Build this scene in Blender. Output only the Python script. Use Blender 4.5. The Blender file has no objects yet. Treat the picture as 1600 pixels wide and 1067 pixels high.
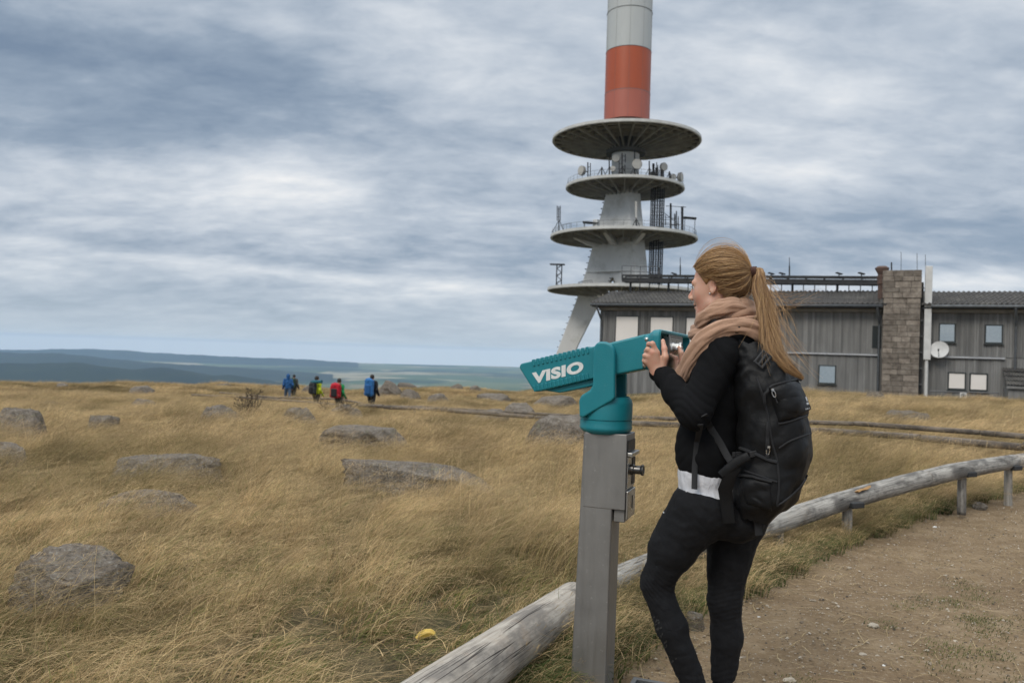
import bpy, bmesh, math, random
import numpy as np
from mathutils import Vector, Matrix, noise as mnoise

R = math.radians
SC = bpy.context.scene
COL = SC.collection

# ------------------------------------------------------------------ camera
F_PX = 1244.0                      # focal length in photo pixels (1600 wide)
CAM = Vector((0.0, 0.0, 1.30))
PITCH, ROLL = R(0.76), R(1.78)
_F = Vector((0, math.cos(PITCH), math.sin(PITCH)))
_r0 = Vector((1, 0, 0)); _u0 = Vector((0, -math.sin(PITCH), math.cos(PITCH)))
_RT = _r0 * math.cos(ROLL) + _u0 * math.sin(ROLL)
_UP = _u0 * math.cos(ROLL) - _r0 * math.sin(ROLL)
cam_d = bpy.data.cameras.new('camera'); cam = bpy.data.objects.new('camera', cam_d); COL.objects.link(cam)
cam_d.sensor_width = 36.0; cam_d.lens = F_PX / 1600 * 36
cam_d.clip_start = 0.05; cam_d.clip_end = 60000
m = Matrix((_RT, _UP, -_F)).transposed().to_4x4(); m.translation = CAM
cam.matrix_world = m
cam_d.dof.use_dof = True; cam_d.dof.focus_distance = 3.05; cam_d.dof.aperture_fstop = 5.0
SC.camera = cam

# ------------------------------------------------------------------ light
SUN_EL, SUN_AZ = R(42), R(215)     # azimuth clockwise from +Y: behind-left of the camera
SC.view_settings.view_transform = 'Standard'; SC.view_settings.look = 'None'
SC.view_settings.exposure = 0.0; SC.view_settings.gamma = 1.0
sd = bpy.data.lights.new('sun', 'SUN'); sun = bpy.data.objects.new('sun', sd); COL.objects.link(sun)
sd.energy = 1.5; sd.angle = R(20); sd.color = (1.0, 0.93, 0.82)
_sdir = Vector((math.sin(SUN_AZ) * math.cos(SUN_EL), math.cos(SUN_AZ) * math.cos(SUN_EL), math.sin(SUN_EL)))
sun.rotation_euler = _sdir.to_track_quat('Z', 'Y').to_euler()

def NT(nt):
    """tiny node-building helper"""
    def add(kind, inputs=None, **props):
        n = nt.nodes.new(kind)
        for k, v in props.items(): setattr(n, k, v)
        for k, v in (inputs or {}).items():
            s = n.inputs[k]
            if isinstance(v, bpy.types.NodeSocket): nt.links.new(v, s)
            else: s.default_value = v
        return n
    def math_(op, a, b=None, c=None, clamp=False):
        n = nt.nodes.new('ShaderNodeMath'); n.operation = op; n.use_clamp = clamp
        for i, v in enumerate((a, b, c)):
            if v is None: continue
            if isinstance(v, bpy.types.NodeSocket): nt.links.new(v, n.inputs[i])
            else: n.inputs[i].default_value = v
        return n.outputs[0]
    def mix(f, a, b, blend='MIX'):
        n = nt.nodes.new('ShaderNodeMix'); n.data_type = 'RGBA'; n.blend_type = blend
        for i, v in ((0, f), (6, a), (7, b)):
            if isinstance(v, bpy.types.NodeSocket): nt.links.new(v, n.inputs[i])
            else: n.inputs[i].default_value = v if i == 0 else (tuple(v) + (1,))[:4]
        return n.outputs[2]
    def ramp(f, stops, interp='LINEAR'):
        n = nt.nodes.new('ShaderNodeValToRGB'); n.color_ramp.interpolation = interp
        cr = n.color_ramp
        while len(cr.elements) < len(stops): cr.elements.new(0.5)
        for e, (p, c) in zip(cr.elements, stops):
            e.position = p; e.color = (tuple(c) + (1,))[:4] if hasattr(c, '__len__') else (c, c, c, 1)
        nt.links.new(f, n.inputs[0]); return n.outputs[0]
    return add, math_, mix, ramp

# sky: Nishita seen through and between a broken overcast layer, all laid out by direction
W = bpy.data.worlds.new('World'); SC.world = W; W.use_nodes = True
nt = W.node_tree; nt.nodes.clear()
add, mth, mix, ramp = NT(nt)
tc = add('ShaderNodeTexCoord')
sx = add('ShaderNodeSeparateXYZ', {0: tc.outputs['Generated']})
dx, dy, dz = sx.outputs
sky = add('ShaderNodeTexSky', sky_type='NISHITA', sun_disc=False, sun_elevation=SUN_EL, sun_rotation=SUN_AZ, altitude=1140.0, air_density=1.0, dust_density=1.5)
blue = mix(1.0, sky.outputs[0], (0.085, 0.085, 0.085), 'MULTIPLY')
zz = mth('ADD', mth('MAXIMUM', dz, 0.0), 0.27)
cu = mth('DIVIDE', dx, zz); cv = mth('DIVIDE', dy, zz)
cp = add('ShaderNodeCombineXYZ', {0: cu, 1: cv, 2: 0.0})
def cloud_noise(scale, sx_, sy_, det, rough, off, dist=0.3):
    mp = add('ShaderNodeMapping', {0: cp.outputs[0]}); mp.inputs['Scale'].default_value = (sx_, sy_, 1); mp.inputs['Location'].default_value = off
    mp.inputs['Rotation'].default_value = (0, 0, R(-14))
    return add('ShaderNodeTexNoise', {0: mp.outputs[0], 'Scale': scale, 'Detail': det, 'Roughness': rough, 'Distortion': dist}).outputs[0]
n1 = cloud_noise(1.1, 0.9, 1.1, 3.0, 0.5, (3.1, 1.7, 0), 0.5)
n2 = cloud_noise(3.4, 0.85, 1.2, 8.0, 0.56, (7.7, 2.2, 0), 0.35)
n3 = cloud_noise(12.0, 0.8, 1.25, 6.0, 0.54, (1.2, 9.4, 0), 0.3)
n4 = cloud_noise(4.6, 0.75, 1.3, 6.0, 0.56, (4.4, 6.1, 0), 0.2)
az = mth('ARCTAN2', dx, dy); el = mth('ARCSINE', dz)
def blob(px, py, sx_, sy_, amp, tilt=0.0):
    """a lighter or darker mass of cloud at one place of the sky, sizes in photo pixels"""
    d = _F + _RT * ((px - 800) / F_PX) + _UP * ((533.5 - py) / F_PX); d.normalize()
    a0, e0 = math.atan2(d.x, d.y), math.asin(d.z)
    ca, sa = math.cos(tilt), math.sin(tilt)
    u = mth('SUBTRACT', az, a0); v = mth('SUBTRACT', el, e0)
    uu = mth('ADD', mth('MULTIPLY', u, ca), mth('MULTIPLY', v, sa))
    vv = mth('SUBTRACT', mth('MULTIPLY', v, ca), mth('MULTIPLY', u, sa))
    uu = mth('MULTIPLY', uu, F_PX / sx_); vv = mth('MULTIPLY', vv, F_PX / sy_)
    q = mth('ADD', mth('MULTIPLY', uu, uu), mth('MULTIPLY', vv, vv))
    return mth('MULTIPLY', mth('EXPONENT', mth('MULTIPLY', q, -1.0)), amp)
t = mth('ADD', mth('MULTIPLY', n1, 0.80), mth('ADD', mth('MULTIPLY', n2, 0.80), mth('MULTIPLY', n3, 0.34)))
t = mth('ADD', mth('MULTIPLY', mth('SUBTRACT', t, 1.0), 0.95), 0.515)
BLOBS = ((250, 140, 460, 90, -0.24, -0.05), (650, 205, 360, 75, -0.16, -0.1), (60, 230, 220, 60, -0.12, 0), (440, 275, 230, 40, 0.22, 0.05),
         (100, 275, 140, 30, 0.16, 0), (620, 320, 260, 40, 0.10, 0), (820, 100, 240, 120, 0.20, 0.4), (1200, 120, 300, 110, 0.22, 0.1), (1180, 270, 220, 60, 0.10, 0), (1480, 90, 200, 60, -0.10, 0.1),
         (1350, 330, 320, 55, -0.12, 0.1), (1520, 380, 180, 35, -0.16, 0), (1540, 440, 200, 16, 0.40, 0), (300, 390, 400, 18, -0.13, -0.05), (420, 422, 360, 13, 0.22, -0.04),
         (700, 300, 200, 30, -0.10, 0), (720, 450, 260, 12, 0.16, -0.03), (1350, 200, 200, 40, -0.09, 0), (40, 40, 260, 50, -0.08, 0), (350, 70, 140, 40, 0.09, 0.3), (780, 392, 230, 24, -0.12, 0), (850, 505, 120, 8, 0.15, 0))
t = mth('ADD', t, mth('MULTIPLY', mth('SUBTRACT', mth('ABSOLUTE', mth('SUBTRACT', n4, 0.5)), 0.075), 0.62))   # creased, lumpy undersides
for b in BLOBS: t = mth('ADD', t, blob(*b))
ccol = ramp(t, [(0.02, (0.215, 0.285, 0.385)), (0.28, (0.325, 0.40, 0.50)), (0.50, (0.50, 0.565, 0.65)), (0.72, (0.70, 0.745, 0.80)), (1.0, (0.97, 0.965, 0.955))])
# towards the horizon the layer is seen through more air
hz = mth('POWER', mth('SUBTRACT', 1.0, mth('MINIMUM', mth('MULTIPLY', mth('MAXIMUM', dz, 0.0), 8.5), 1.0)), 1.6)
ccol = mix(mth('MULTIPLY', hz, 0.86), ccol, (0.50, 0.585, 0.665))
# brightened strip added to the sky at the horizon, offsetting the haze in front
strip = mth('EXPONENT', mth('MULTIPLY', mth('MAXIMUM', dz, 0.0), -180.0))
ccol = mix(strip, ccol, mix(1.0, ccol, (0.30, 0.28, 0.24), 'ADD'))
cover = add('ShaderNodeMapRange', {0: t, 1: 0.0, 2: 0.35, 3: 0.80, 4: 0.97}).outputs[0]
final = mix(cover, blue, ccol)
# an overcast dome is brightest overhead
final = mix(1.0, final, mix(add('ShaderNodeMapRange', {0: el, 1: 0.46, 2: 1.25}).outputs[0], (1, 1, 1), (4.2, 3.85, 3.4)), 'MULTIPLY')
# below the horizon: the world shows only where no ground stands
below = mth('GREATER_THAN', 0.0, mth('ADD', dz, 0.03))
final = mix(below, final, (0.20, 0.26, 0.30))
bg = add('ShaderNodeBackground', {0: final, 1: 1.0})
out = add('ShaderNodeOutputWorld', {0: bg.outputs[0]})
W.cycles.sampling_method = 'MANUAL'; W.cycles.sample_map_resolution = 1024

# ------------------------------------------------------------------ render
SC.render.engine = 'CYCLES'
cy = SC.cycles
cy.use_denoising = True
try: cy.denoiser = 'OPENIMAGEDENOISE'
except Exception: pass
cy.max_bounces = 6; cy.diffuse_bounces = 3; cy.glossy_bounces = 3; cy.transmission_bounces = 3; cy.transparent_max_bounces = 8
cy.volume_bounces = 1
cy.use_adaptive_sampling = False
SC.render.use_motion_blur = False

# ------------------------------------------------------------------ helpers
def ray(px, py):
    return _F + _RT * ((px - 800) / F_PX) + _UP * ((533.5 - py) / F_PX)
def P(px, py, y):
    """world point of a photo pixel at the depth y metres in front of the camera"""
    d = ray(px, py); return CAM + d * (y / d.y)
def on_plane(px, py, o, n):
    d = ray(px, py); return CAM + d * ((o - CAM).dot(n) / d.dot(n))
def smooth(a, b, x):
    t = np.clip((np.asarray(x, float) - a) / (b - a), 0, 1); return t * t * (3 - 2 * t)

YL = [-50, 2.8, 5, 8, 12, 20, 30, 38, 55, 75, 120, 200]
ZL = [0, 0, -.10, -.24, -.45, -.88, -1.36, -1.70, -2.2, -2.62, -3.6, -5.5]
ZR = [0, 0, -.10, -.16, -.22, -.37, -.56, -.72, -1.05, -1.9, -4.4, -9]
_rs = np.random.RandomState(5)
_ww = [(_rs.uniform(-1, 1, 2) * s, _rs.uniform(0, 6.28), a) for s, a in ((.35, .05), (.35, .05), (.8, .035), (.8, .035), (1.7, .02), (1.9, .02), (3.3, .012), (4.2, .010))]
def crest(a):
    return 74 + 130 * smooth(0.015, 0.075, a) - 14 * smooth(-0.2, -0.7, a)
def terrain(x, y):
    x = np.asarray(x, float); y = np.asarray(y, float)
    yy = np.maximum(y, 0.5); a = x / yy
    w = smooth(-0.06, 0.34, a)
    z = np.interp(y, YL, ZL) * (1 - w) + np.interp(y, YL, ZR) * w
    bump = sum(amp * np.sin(k[0] * x + k[1] * y + ph) for k, ph, amp in _ww)
    z = z + bump * (0.25 + 0.75 * smooth(4, 10, y)) * (1 + smooth(15, 50, y)) * smooth(2, 5, y)
    c = crest(a); over = np.maximum(0, y - c)
    z = z - over * 0.16 - over ** 2 * 0.0008
    side = np.maximum(0, np.abs(x) - 95)
    z = z - side * 0.12
    back = np.maximum(0, -y - 25)
    return np.maximum(z - back * 0.1, -302)
def tz(x, y): return float(terrain(x, y))
def G(px, py, lift=0.0):
    """where the photo pixel's ray meets the ground"""
    d = ray(px, py); t = 0.5
    while t < 400:
        p = CAM + d * t
        if p.z <= tz(p.x, p.y) + lift: break
        t *= 1.01
    lo, hi = t / 1.01, t
    for _ in range(18):
        mid = (lo + hi) / 2; p = CAM + d * mid
        if p.z <= tz(p.x, p.y) + lift: hi = mid
        else: lo = mid
    return CAM + d * hi

def tag(o, label=None, cat=None, group=None, kind=None):
    if label: o['label'] = label
    if cat: o['category'] = cat
    if group: o['group'] = group
    if kind: o['kind'] = kind
    return o
def empty(name, loc=(0, 0, 0), rz=0.0):
    o = bpy.data.objects.new(name, None); o.location = loc; o.rotation_euler = (0, 0, rz); o.empty_display_size = .2
    COL.objects.link(o); return o
def link(name, me, mat, parent=None, world=False):
    o = bpy.data.objects.new(name, me); COL.objects.link(o)
    if mat is not None:
        for mm in (mat if isinstance(mat, (list, tuple)) else [mat]): me.materials.append(mm)
    if parent is not None:
        o.parent = parent
        if world:                                     # mesh given in world coordinates
            o.matrix_parent_inverse = parent_inv(parent)
    return o
def parent_inv(p):
    mw = Matrix.Identity(4); q = p
    chain = []
    while q is not None: chain.append(q); q = q.parent
    for q in reversed(chain): mw = mw @ q.matrix_parent_inverse @ q.matrix_basis
    return mw.inverted()
def link_things_at(name, mats, loc): return empty(name, loc)

class MB:
    """collects boxes, bars, tubes and lofts into one mesh"""
    def __init__(s): s.v = []; s.f = []; s.m = []; s.sm = []
    def add(s, vs, fs, mi=0, sm=False):
        b = len(s.v); s.v += [tuple(v) for v in vs]
        for f in fs: s.f.append(tuple(b + i for i in f)); s.m.append(mi); s.sm.append(sm)
    def box(s, c, size, rot=None, mi=0):
        c = Vector(c); hx, hy, hz = size[0] / 2, size[1] / 2, size[2] / 2
        vs = [Vector((x, y, z)) for x in (-hx, hx) for y in (-hy, hy) for z in (-hz, hz)]
        if rot is not None: vs = [rot @ v for v in vs]
        s.add([c + v for v in vs], [(0, 1, 3, 2), (4, 6, 7, 5), (0, 4, 5, 1), (2, 3, 7, 6), (0, 2, 6, 4), (1, 5, 7, 3)], mi)
    def obox(s, o, u, v, w, a, b, c, mi=0):
        """box spanning a=(u0,u1), b=(v0,v1), c=(w0,w1) along axes u,v,w from o"""
        vs = [o + u * i + v * j + w * k for i in a for j in b for k in c]
        s.add(vs, [(0, 1, 3, 2), (4, 6, 7, 5), (0, 4, 5, 1), (2, 3, 7, 6), (0, 2, 6, 4), (1, 5, 7, 3)], mi)
    def prism(s, pts, d, mi=0, sm=False):
        n = len(pts); a = [Vector(p) for p in pts]; b = [p + Vector(d) for p in a]
        s.add(a + b, [tuple(range(n))[::-1], tuple(range(n, 2 * n))], mi)
        s.add(a + b, [(i, (i + 1) % n, n + (i + 1) % n, n + i) for i in range(n)], mi, sm)
    def tube(s, pts, rad, n=8, mi=0, cap=True, sm=True, flat=1.0, up=None):
        pts = [Vector(p) for p in pts]; k = len(pts)
        if not hasattr(rad, '__len__'): rad = [rad] * k
        rings = []; prev = None
        for i, p in enumerate(pts):
            d = (pts[min(i + 1, k - 1)] - pts[max(i - 1, 0)]).normalized()
            if prev is None:
                r = Vector(up) if up is not None else (Vector((0, 0, 1)) if abs(d.z) < .9 else Vector((1, 0, 0)))
            else: r = prev
            x = (r - d * r.dot(d)).normalized(); y = d.cross(x); prev = x
            rings.append([p + (x * math.cos(2 * math.pi * j / n) + y * (flat * math.sin(2 * math.pi * j / n))) * rad[i] for j in range(n)])
        s.loft(rings, mi, cap, sm)
    def loft(s, rings, mi=0, cap=True, sm=True):
        n = len(rings[0]); vs = [v for r in rings for v in r]; fs = []
        for i in range(len(rings) - 1):
            for j in range(n): fs.append((i * n + j, i * n + (j + 1) % n, (i + 1) * n + (j + 1) % n, (i + 1) * n + j))
        s.add(vs, fs, mi, sm)
        if cap:
            s.add(rings[0], [tuple(range(n))[::-1]], mi); s.add(rings[-1], [tuple(range(n))], mi)
    def lathe(s, o, prof, n=32, mi=0, sm=True, axis=(0, 0, 1), cap=True):
        o = Vector(o); a = Vector(axis).normalized()
        x = (Vector((1, 0, 0)) - a * a.x).normalized() if abs(a.x) < .9 else (Vector((0, 1, 0)) - a * a.y).normalized()
        y = a.cross(x)
        s.loft([[o + a * h + (x * math.cos(2 * math.pi * j / n) + y * math.sin(2 * math.pi * j / n)) * max(r, 1e-4) for j in range(n)] for r, h in prof], mi, cap, sm)
    def build(s, name, mat, parent=None, world=True, bevel=0, segs=2, autosmooth=None):
        me = bpy.data.meshes.new(name); me.from_pydata(s.v, [], s.f)
        me.polygons.foreach_set('material_index', s.m); me.polygons.foreach_set('use_smooth', s.sm)
        bm = bmesh.new(); bm.from_mesh(me); bmesh.ops.remove_doubles(bm, verts=bm.verts, dist=1e-6)
        bmesh.ops.recalc_face_normals(bm, faces=bm.faces)
        for e in bm.edges:
            if len(e.link_faces) == 2 and e.calc_face_angle(0) > R(42): e.smooth = False
        bm.to_mesh(me); bm.free()
        o = link(name, me, mat, parent, world)
        if bevel:
            b = o.modifiers.new('bevel', 'BEVEL'); b.width = bevel; b.segments = segs; b.limit_method = 'ANGLE'; b.angle_limit = R(35); b.harden_normals = True
            for p in me.polygons: p.use_smooth = True
        return o

# ------------------------------------------------------------------ signed-distance modelling
class SDF:
    def __init__(s): s.ops = []
    def cone(s, a, b, ra, rb, k=.02, sq=None):
        a = np.array(a, float); b = np.array(b, float); R_ = max(ra, rb)
        def f(X):
            pa = X - a; ba = b - a; t = np.clip((pa @ ba) / max(ba @ ba, 1e-12), 0, 1)
            return np.linalg.norm(pa - t[..., None] * ba, axis=-1) - (ra + (rb - ra) * t)
        s.ops.append(('+', f, np.minimum(a, b) - R_, np.maximum(a, b) + R_, k)); return s
    def ell(s, c, ax, r, k=.02, op='+'):
        """ellipsoid with axes ax (3 unit vectors) and radii r"""
        c = np.array(c, float); A = np.array([list(v) for v in ax], float); r = np.array(r, float); mr = r.max()
        def f(X):
            q = (X - c) @ A.T; k0 = np.linalg.norm(q / r, axis=-1); k1 = np.linalg.norm(q / r ** 2, axis=-1)
            return k0 * (k0 - 1) / np.maximum(k1, 1e-9)
        s.ops.append((op, f, c - mr, c + mr, k)); return s
    def box(s, c, ax, h, rnd, k=.02, op='+'):
        c = np.array(c, float); A = np.array([list(v) for v in ax], float); h = np.array(h, float); mr = np.linalg.norm(h)
        def f(X):
            q = np.abs((X - c) @ A.T) - h + rnd
            return np.linalg.norm(np.maximum(q, 0), axis=-1) + np.minimum(q.max(-1), 0) - rnd
        s.ops.append((op, f, c - mr, c + mr, k)); return s
    def half(s, c, n, k=.01):
        """cut away the side n points to"""
        c = np.array(c, float); n = np.array(n, float); n /= np.linalg.norm(n)
        def f(X): return -((X - c) @ n)
        s.ops.append(('-', f, None, None, k)); return s
    def mesh(s, name, res, disp=None, relax=1):
        adds = [o for o in s.ops if o[0] == '+']
        lo = np.min([o[2] for o in adds], 0) - 4 * res; hi = np.max([o[3] for o in adds], 0) + 4 * res
        N = np.ceil((hi - lo) / res).astype(int) + 1
        D = np.full(N, 1.0, np.float32)
        for op, f, a, b, k in s.ops:
            if a is None: i0 = np.zeros(3, int); i1 = N
            else:
                pad = k + 3 * res
                i0 = np.maximum(np.floor((a - pad - lo) / res).astype(int), 0); i1 = np.minimum(np.ceil((b + pad - lo) / res).astype(int) + 1, N)
            if np.any(i1 <= i0): continue
            g = np.meshgrid(*[lo[q] + res * np.arange(i0[q], i1[q]) for q in range(3)], indexing='ij')
            d = f(np.stack(g, -1)).astype(np.float32)
            sl = tuple(slice(i0[q], i1[q]) for q in range(3)); e = D[sl]
            if op == '+':
                h = np.clip(.5 + .5 * (e - d) / k, 0, 1); D[sl] = e * (1 - h) + d * h - k * h * (1 - h)
            else:
                d = -d; h = np.clip(.5 - .5 * (e - d) / k, 0, 1); D[sl] = e * (1 - h) + d * h + k * h * (1 - h)
        S = D < 0
        c = S[:-1, :-1, :-1].astype(np.int8)
        c = sum(S[i:N[0] - 1 + i, j:N[1] - 1 + j, l:N[2] - 1 + l].astype(np.int8) for i in (0, 1) for j in (0, 1) for l in (0, 1))
        cells = np.argwhere((c > 0) & (c < 8)); idx = np.full(np.array(N) - 1, -1, np.int64)
        idx[tuple(cells.T)] = np.arange(len(cells))
        acc = np.zeros((len(cells), 3)); cnt = np.zeros(len(cells))
        cor = [np.array((i, j, l)) for i in (0, 1) for j in (0, 1) for l in (0, 1)]
        val = {tuple(q): D[tuple((cells + q).T)] for q in cor}
        for q in cor:
            for ax in range(3):
                if q[ax]: continue
                q2 = q.copy(); q2[ax] = 1; d0 = val[tuple(q)]; d1 = val[tuple(q2)]
                mk = (d0 < 0) != (d1 < 0); t = d0[mk] / (d0[mk] - d1[mk])
                p = np.repeat(q[None].astype(float), mk.sum(), 0); p[:, ax] += t
                acc[mk] += p; cnt[mk] += 1
        V = lo + res * (cells + acc / cnt[:, None])
        Q = []
        for ax in range(3):
            b1, b2 = (ax + 1) % 3, (ax + 2) % 3
            s0 = [slice(None)] * 3; s1 = [slice(None)] * 3; s0[ax] = slice(0, -1); s1[ax] = slice(1, None)
            e = np.argwhere(S[tuple(s0)] != S[tuple(s1)])
            e = e[(e[:, b1] > 0) & (e[:, b2] > 0)]
            inside = S[tuple(e.T)]
            def ci(o1, o2):
                w = e.copy(); w[:, b1] -= o1; w[:, b2] -= o2; return idx[tuple(w.T)]
            q = np.stack([ci(1, 1), ci(0, 1), ci(0, 0), ci(1, 0)], 1)
            q[~inside] = q[~inside][:, ::-1]; Q.append(q)
        Q = np.concatenate(Q); Q = Q[(Q >= 0).all(1)]
        for _ in range(relax):                        # light Laplacian smoothing
            A = np.zeros_like(V); n = np.zeros(len(V))
            for i in range(4):
                a_, b_ = Q[:, i], Q[:, (i + 1) % 4]
                np.add.at(A, a_, V[b_]); np.add.at(n, a_, 1); np.add.at(A, b_, V[a_]); np.add.at(n, b_, 1)
            V = V * .5 + .5 * A / np.maximum(n, 1)[:, None]
        me = bpy.data.meshes.new(name); me.from_pydata(V.tolist(), [], Q.tolist())
        me.polygons.foreach_set('use_smooth', [True] * len(me.polygons)); me.update()
        if disp is not None:
            nr = np.zeros(len(V) * 3); me.vertices.foreach_get('normal', nr); nr = nr.reshape(-1, 3)
            V = V + nr * disp(V, nr)[:, None]; me.vertices.foreach_set('co', V.ravel()); me.update()
        return me

def waves(seed, comps):
    """cheap smooth 3-D noise: sums of sines, comps = (wavelength m, amplitude m, count)"""
    rs = np.random.RandomState(seed); L = []
    for wl, amp, n in comps:
        for _ in range(n):
            d = rs.normal(size=3); d /= np.linalg.norm(d); L.append((d * 2 * math.pi / wl * rs.uniform(.7, 1.4), rs.uniform(0, 6.28), amp / math.sqrt(n)))
    def f(V, N=None):
        w = np.zeros(len(V))
        for i, (k, ph, a) in enumerate(L):
            w = w + a * np.sin(V @ k + ph + 1.3 * np.sin(V @ np.roll(k, 1) * .45 + ph * 2))
        return w
    return f

# ------------------------------------------------------------------ materials
def _nt(name):
    m = bpy.data.materials.new(name); m.use_nodes = True; nt = m.node_tree; nt.nodes.clear()
    return m, nt
def mat(name, col, col2=None, scale=8.0, detail=5.0, rough=.6, rough2=None, metal=0.0, bump=0.0, bscale=None, stretch=(1, 1, 1), spec=.5, coat=0.0, sheen=0.0, dist=0.0, lo=.35, hi=.65, col3=None, scale3=2.0, bdist=.01, sss=0.0):
    m, nt = _nt(name); add, mth, mix, ramp = NT(nt)
    tc = add('ShaderNodeTexCoord'); mp = add('ShaderNodeMapping', {0: tc.outputs['Object']}); mp.inputs['Scale'].default_value = stretch
    n = add('ShaderNodeTexNoise', {0: mp.outputs[0], 'Scale': scale, 'Detail': detail, 'Roughness': .6, 'Distortion': dist})
    f = add('ShaderNodeMapRange', {0: n.outputs[0], 1: lo, 2: hi}).outputs[0]
    c = mix(f, col, col2 if col2 else tuple(x * .82 for x in col))
    if col3:
        n3 = add('ShaderNodeTexNoise', {0: tc.outputs['Object'], 'Scale': scale3, 'Detail': 6.0, 'Roughness': .65})
        c = mix(add('ShaderNodeMapRange', {0: n3.outputs[0], 1: .50, 2: .66}).outputs[0], c, col3)
    b = add('ShaderNodeBsdfPrincipled', {'Base Color': c, 'Metallic': metal, 'Specular IOR Level': spec, 'Coat Weight': coat, 'Sheen Weight': sheen})
    nt.links.new(add('ShaderNodeMapRange', {0: n.outputs[0], 1: .3, 2: .7, 3: rough, 4: rough2 if rough2 is not None else min(1, rough + .12)}).outputs[0], b.inputs['Roughness'])
    if sss: b.inputs['Subsurface Weight'].default_value = sss; b.inputs['Subsurface Radius'].default_value = (.012, .005, .003); b.inputs['Subsurface Scale'].default_value = 1.0
    if bump:
        nb = add('ShaderNodeTexNoise', {0: mp.outputs[0], 'Scale': bscale or scale * 3, 'Detail': 6.0, 'Roughness': .6})
        bn = add('ShaderNodeBump', {'Strength': bump, 'Distance': bdist, 'Height': nb.outputs[0]}); nt.links.new(bn.outputs[0], b.inputs['Normal'])
    add('ShaderNodeOutputMaterial', {0: b.outputs[0]})
    return m
# ================================================================== SETTING: ground, plain, hills, haze
# edge of the worn dirt (photo pixels -> ground points), used for the soil and for where plants grow
EDGE_PX = [(760, 1180), (905, 1066), (975, 1015), (1035, 975), (1085, 950), (1150, 922), (1205, 905), (1262, 872), (1330, 842), (1420, 812), (1500, 788), (1560, 772), (1620, 757), (1800, 720), (2100, 690)]
EDGE = [G(*q) for q in EDGE_PX]
EX = np.array([p.x for p in EDGE]); EY = np.array([p.y for p in EDGE])
def dirt_side(x, y):
    """signed distance to the dirt edge, positive on the trodden side (towards the camera's right)"""
    x = np.asarray(x, float); y = np.asarray(y, float); best = np.full(x.shape, 1e9); sg = np.ones(x.shape)
    for i in range(len(EX) - 1):
        ax, ay, bx, by = EX[i], EY[i], EX[i + 1], EY[i + 1]
        ux, uy = bx - ax, by - ay; t = np.clip(((x - ax) * ux + (y - ay) * uy) / (ux * ux + uy * uy), 0, 1)
        qx, qy = x - (ax + t * ux), y - (ay + t * uy); d = np.hypot(qx, qy); k = d < best
        best = np.where(k, d, best); sg = np.where(k, np.where(ux * (y - ay) - uy * (x - ax) < 0, 1.0, -1.0), sg)
    return best * sg

# ground: one sheet, fine near the camera, down to the plain far away
ang = np.concatenate([np.linspace(-48, 48, 420), np.linspace(50, 310, 110)]) * math.pi / 180
rad = np.concatenate([[0.25], np.geomspace(0.6, 90, 330), np.geomspace(93, 1500, 60)])
AA, RR = np.meshgrid(ang, rad)
gx, gy = np.sin(AA) * RR, np.cos(AA) * RR
gz = terrain(gx, gy)
sd_ = dirt_side(gx, gy)
# the trodden side is gently uneven and a hand's breadth lower than the turf
_d = smooth(-.12, .10, sd_ + .10 * np.sin(gx * 3.1 + gy * 1.7) + .06 * np.sin(gx * 7.7 - gy * 6.1))
gz = gz - .035 * _d + _d * .006 * np.sin(gx * 9 + gy * 4) * np.sin(gy * 11 - gx * 3)
na = len(ang); nr_ = len(rad)
V = np.stack([gx, gy, gz], -1).reshape(-1, 3)
faces = [(i * na + j, i * na + (j + 1) % na, (i + 1) * na + (j + 1) % na, (i + 1) * na + j) for i in range(nr_ - 1) for j in range(na)]
faces.append(tuple(range(na))[::-1])
me = bpy.data.meshes.new('ground'); me.from_pydata(V.tolist(), [], faces); me.polygons.foreach_set('use_smooth', [True] * len(me.polygons))
at_ = me.attributes.new('dirt', 'FLOAT', 'POINT'); at_.data.foreach_set('value', _d.reshape(-1).astype(np.float32))
M_ground, nt = _nt('ground_soil'); add, mth, mix, ramp = NT(nt)
geo = add('ShaderNodeNewGeometry'); pos = geo.outputs['Position']
def nz(scale, det=6.0, rough=.6, dist=0.0): return add('ShaderNodeTexNoise', {0: pos, 'Scale': scale, 'Detail': det, 'Roughness': rough, 'Distortion': dist}).outputs[0]
dirt = add('ShaderNodeAttribute', attribute_name='dirt').outputs['Fac']
n1, n2, n3, n4 = nz(.9), nz(6.0), nz(38.0, 4.0), nz(120.0, 3.0)
dc = ramp(n2, [(.25, (.155, .106, .058)), (.5, (.225, .160, .094)), (.75, (.295, .222, .142))])
dc = mix(add('ShaderNodeMapRange', {0: n1, 1: .45, 2: .65}).outputs[0], dc, (.175, .120, .070))
dc = mix(add('ShaderNodeMapRange', {0: n3, 1: .56, 2: .72, 4: .65}).outputs[0], dc, (.36, .29, .205))
dc = mix(add('ShaderNodeMapRange', {0: n3, 1: .42, 2: .30, 4: .6}).outputs[0], dc, (.070, .050, .032))
vor = add('ShaderNodeTexVoronoi', {0: pos, 'Scale': 55.0})
grit = add('ShaderNodeMapRange', {0: vor.outputs['Distance'], 1: .22, 2: .12, 4: .55}).outputs[0]
rnd = add('ShaderNodeSeparateColor', {0: vor.outputs['Color']}).outputs[0]
grit = mth('MULTIPLY', grit, mth('GREATER_THAN', rnd, .72))
dc = mix(grit, dc, (.36, .31, .25))
gc = ramp(n2, [(.3, (.045, .038, .020)), (.5, (.090, .072, .038)), (.7, (.150, .116, .060))])
gc = mix(add('ShaderNodeMapRange', {0: n3, 1: .55, 2: .68, 4: .7}).outputs[0], gc, (.27, .20, .10)); gc = mix(add('ShaderNodeMapRange', {0: n3, 1: .45, 2: .34, 4: .7}).outputs[0], gc, (.022, .019, .010))
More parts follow.
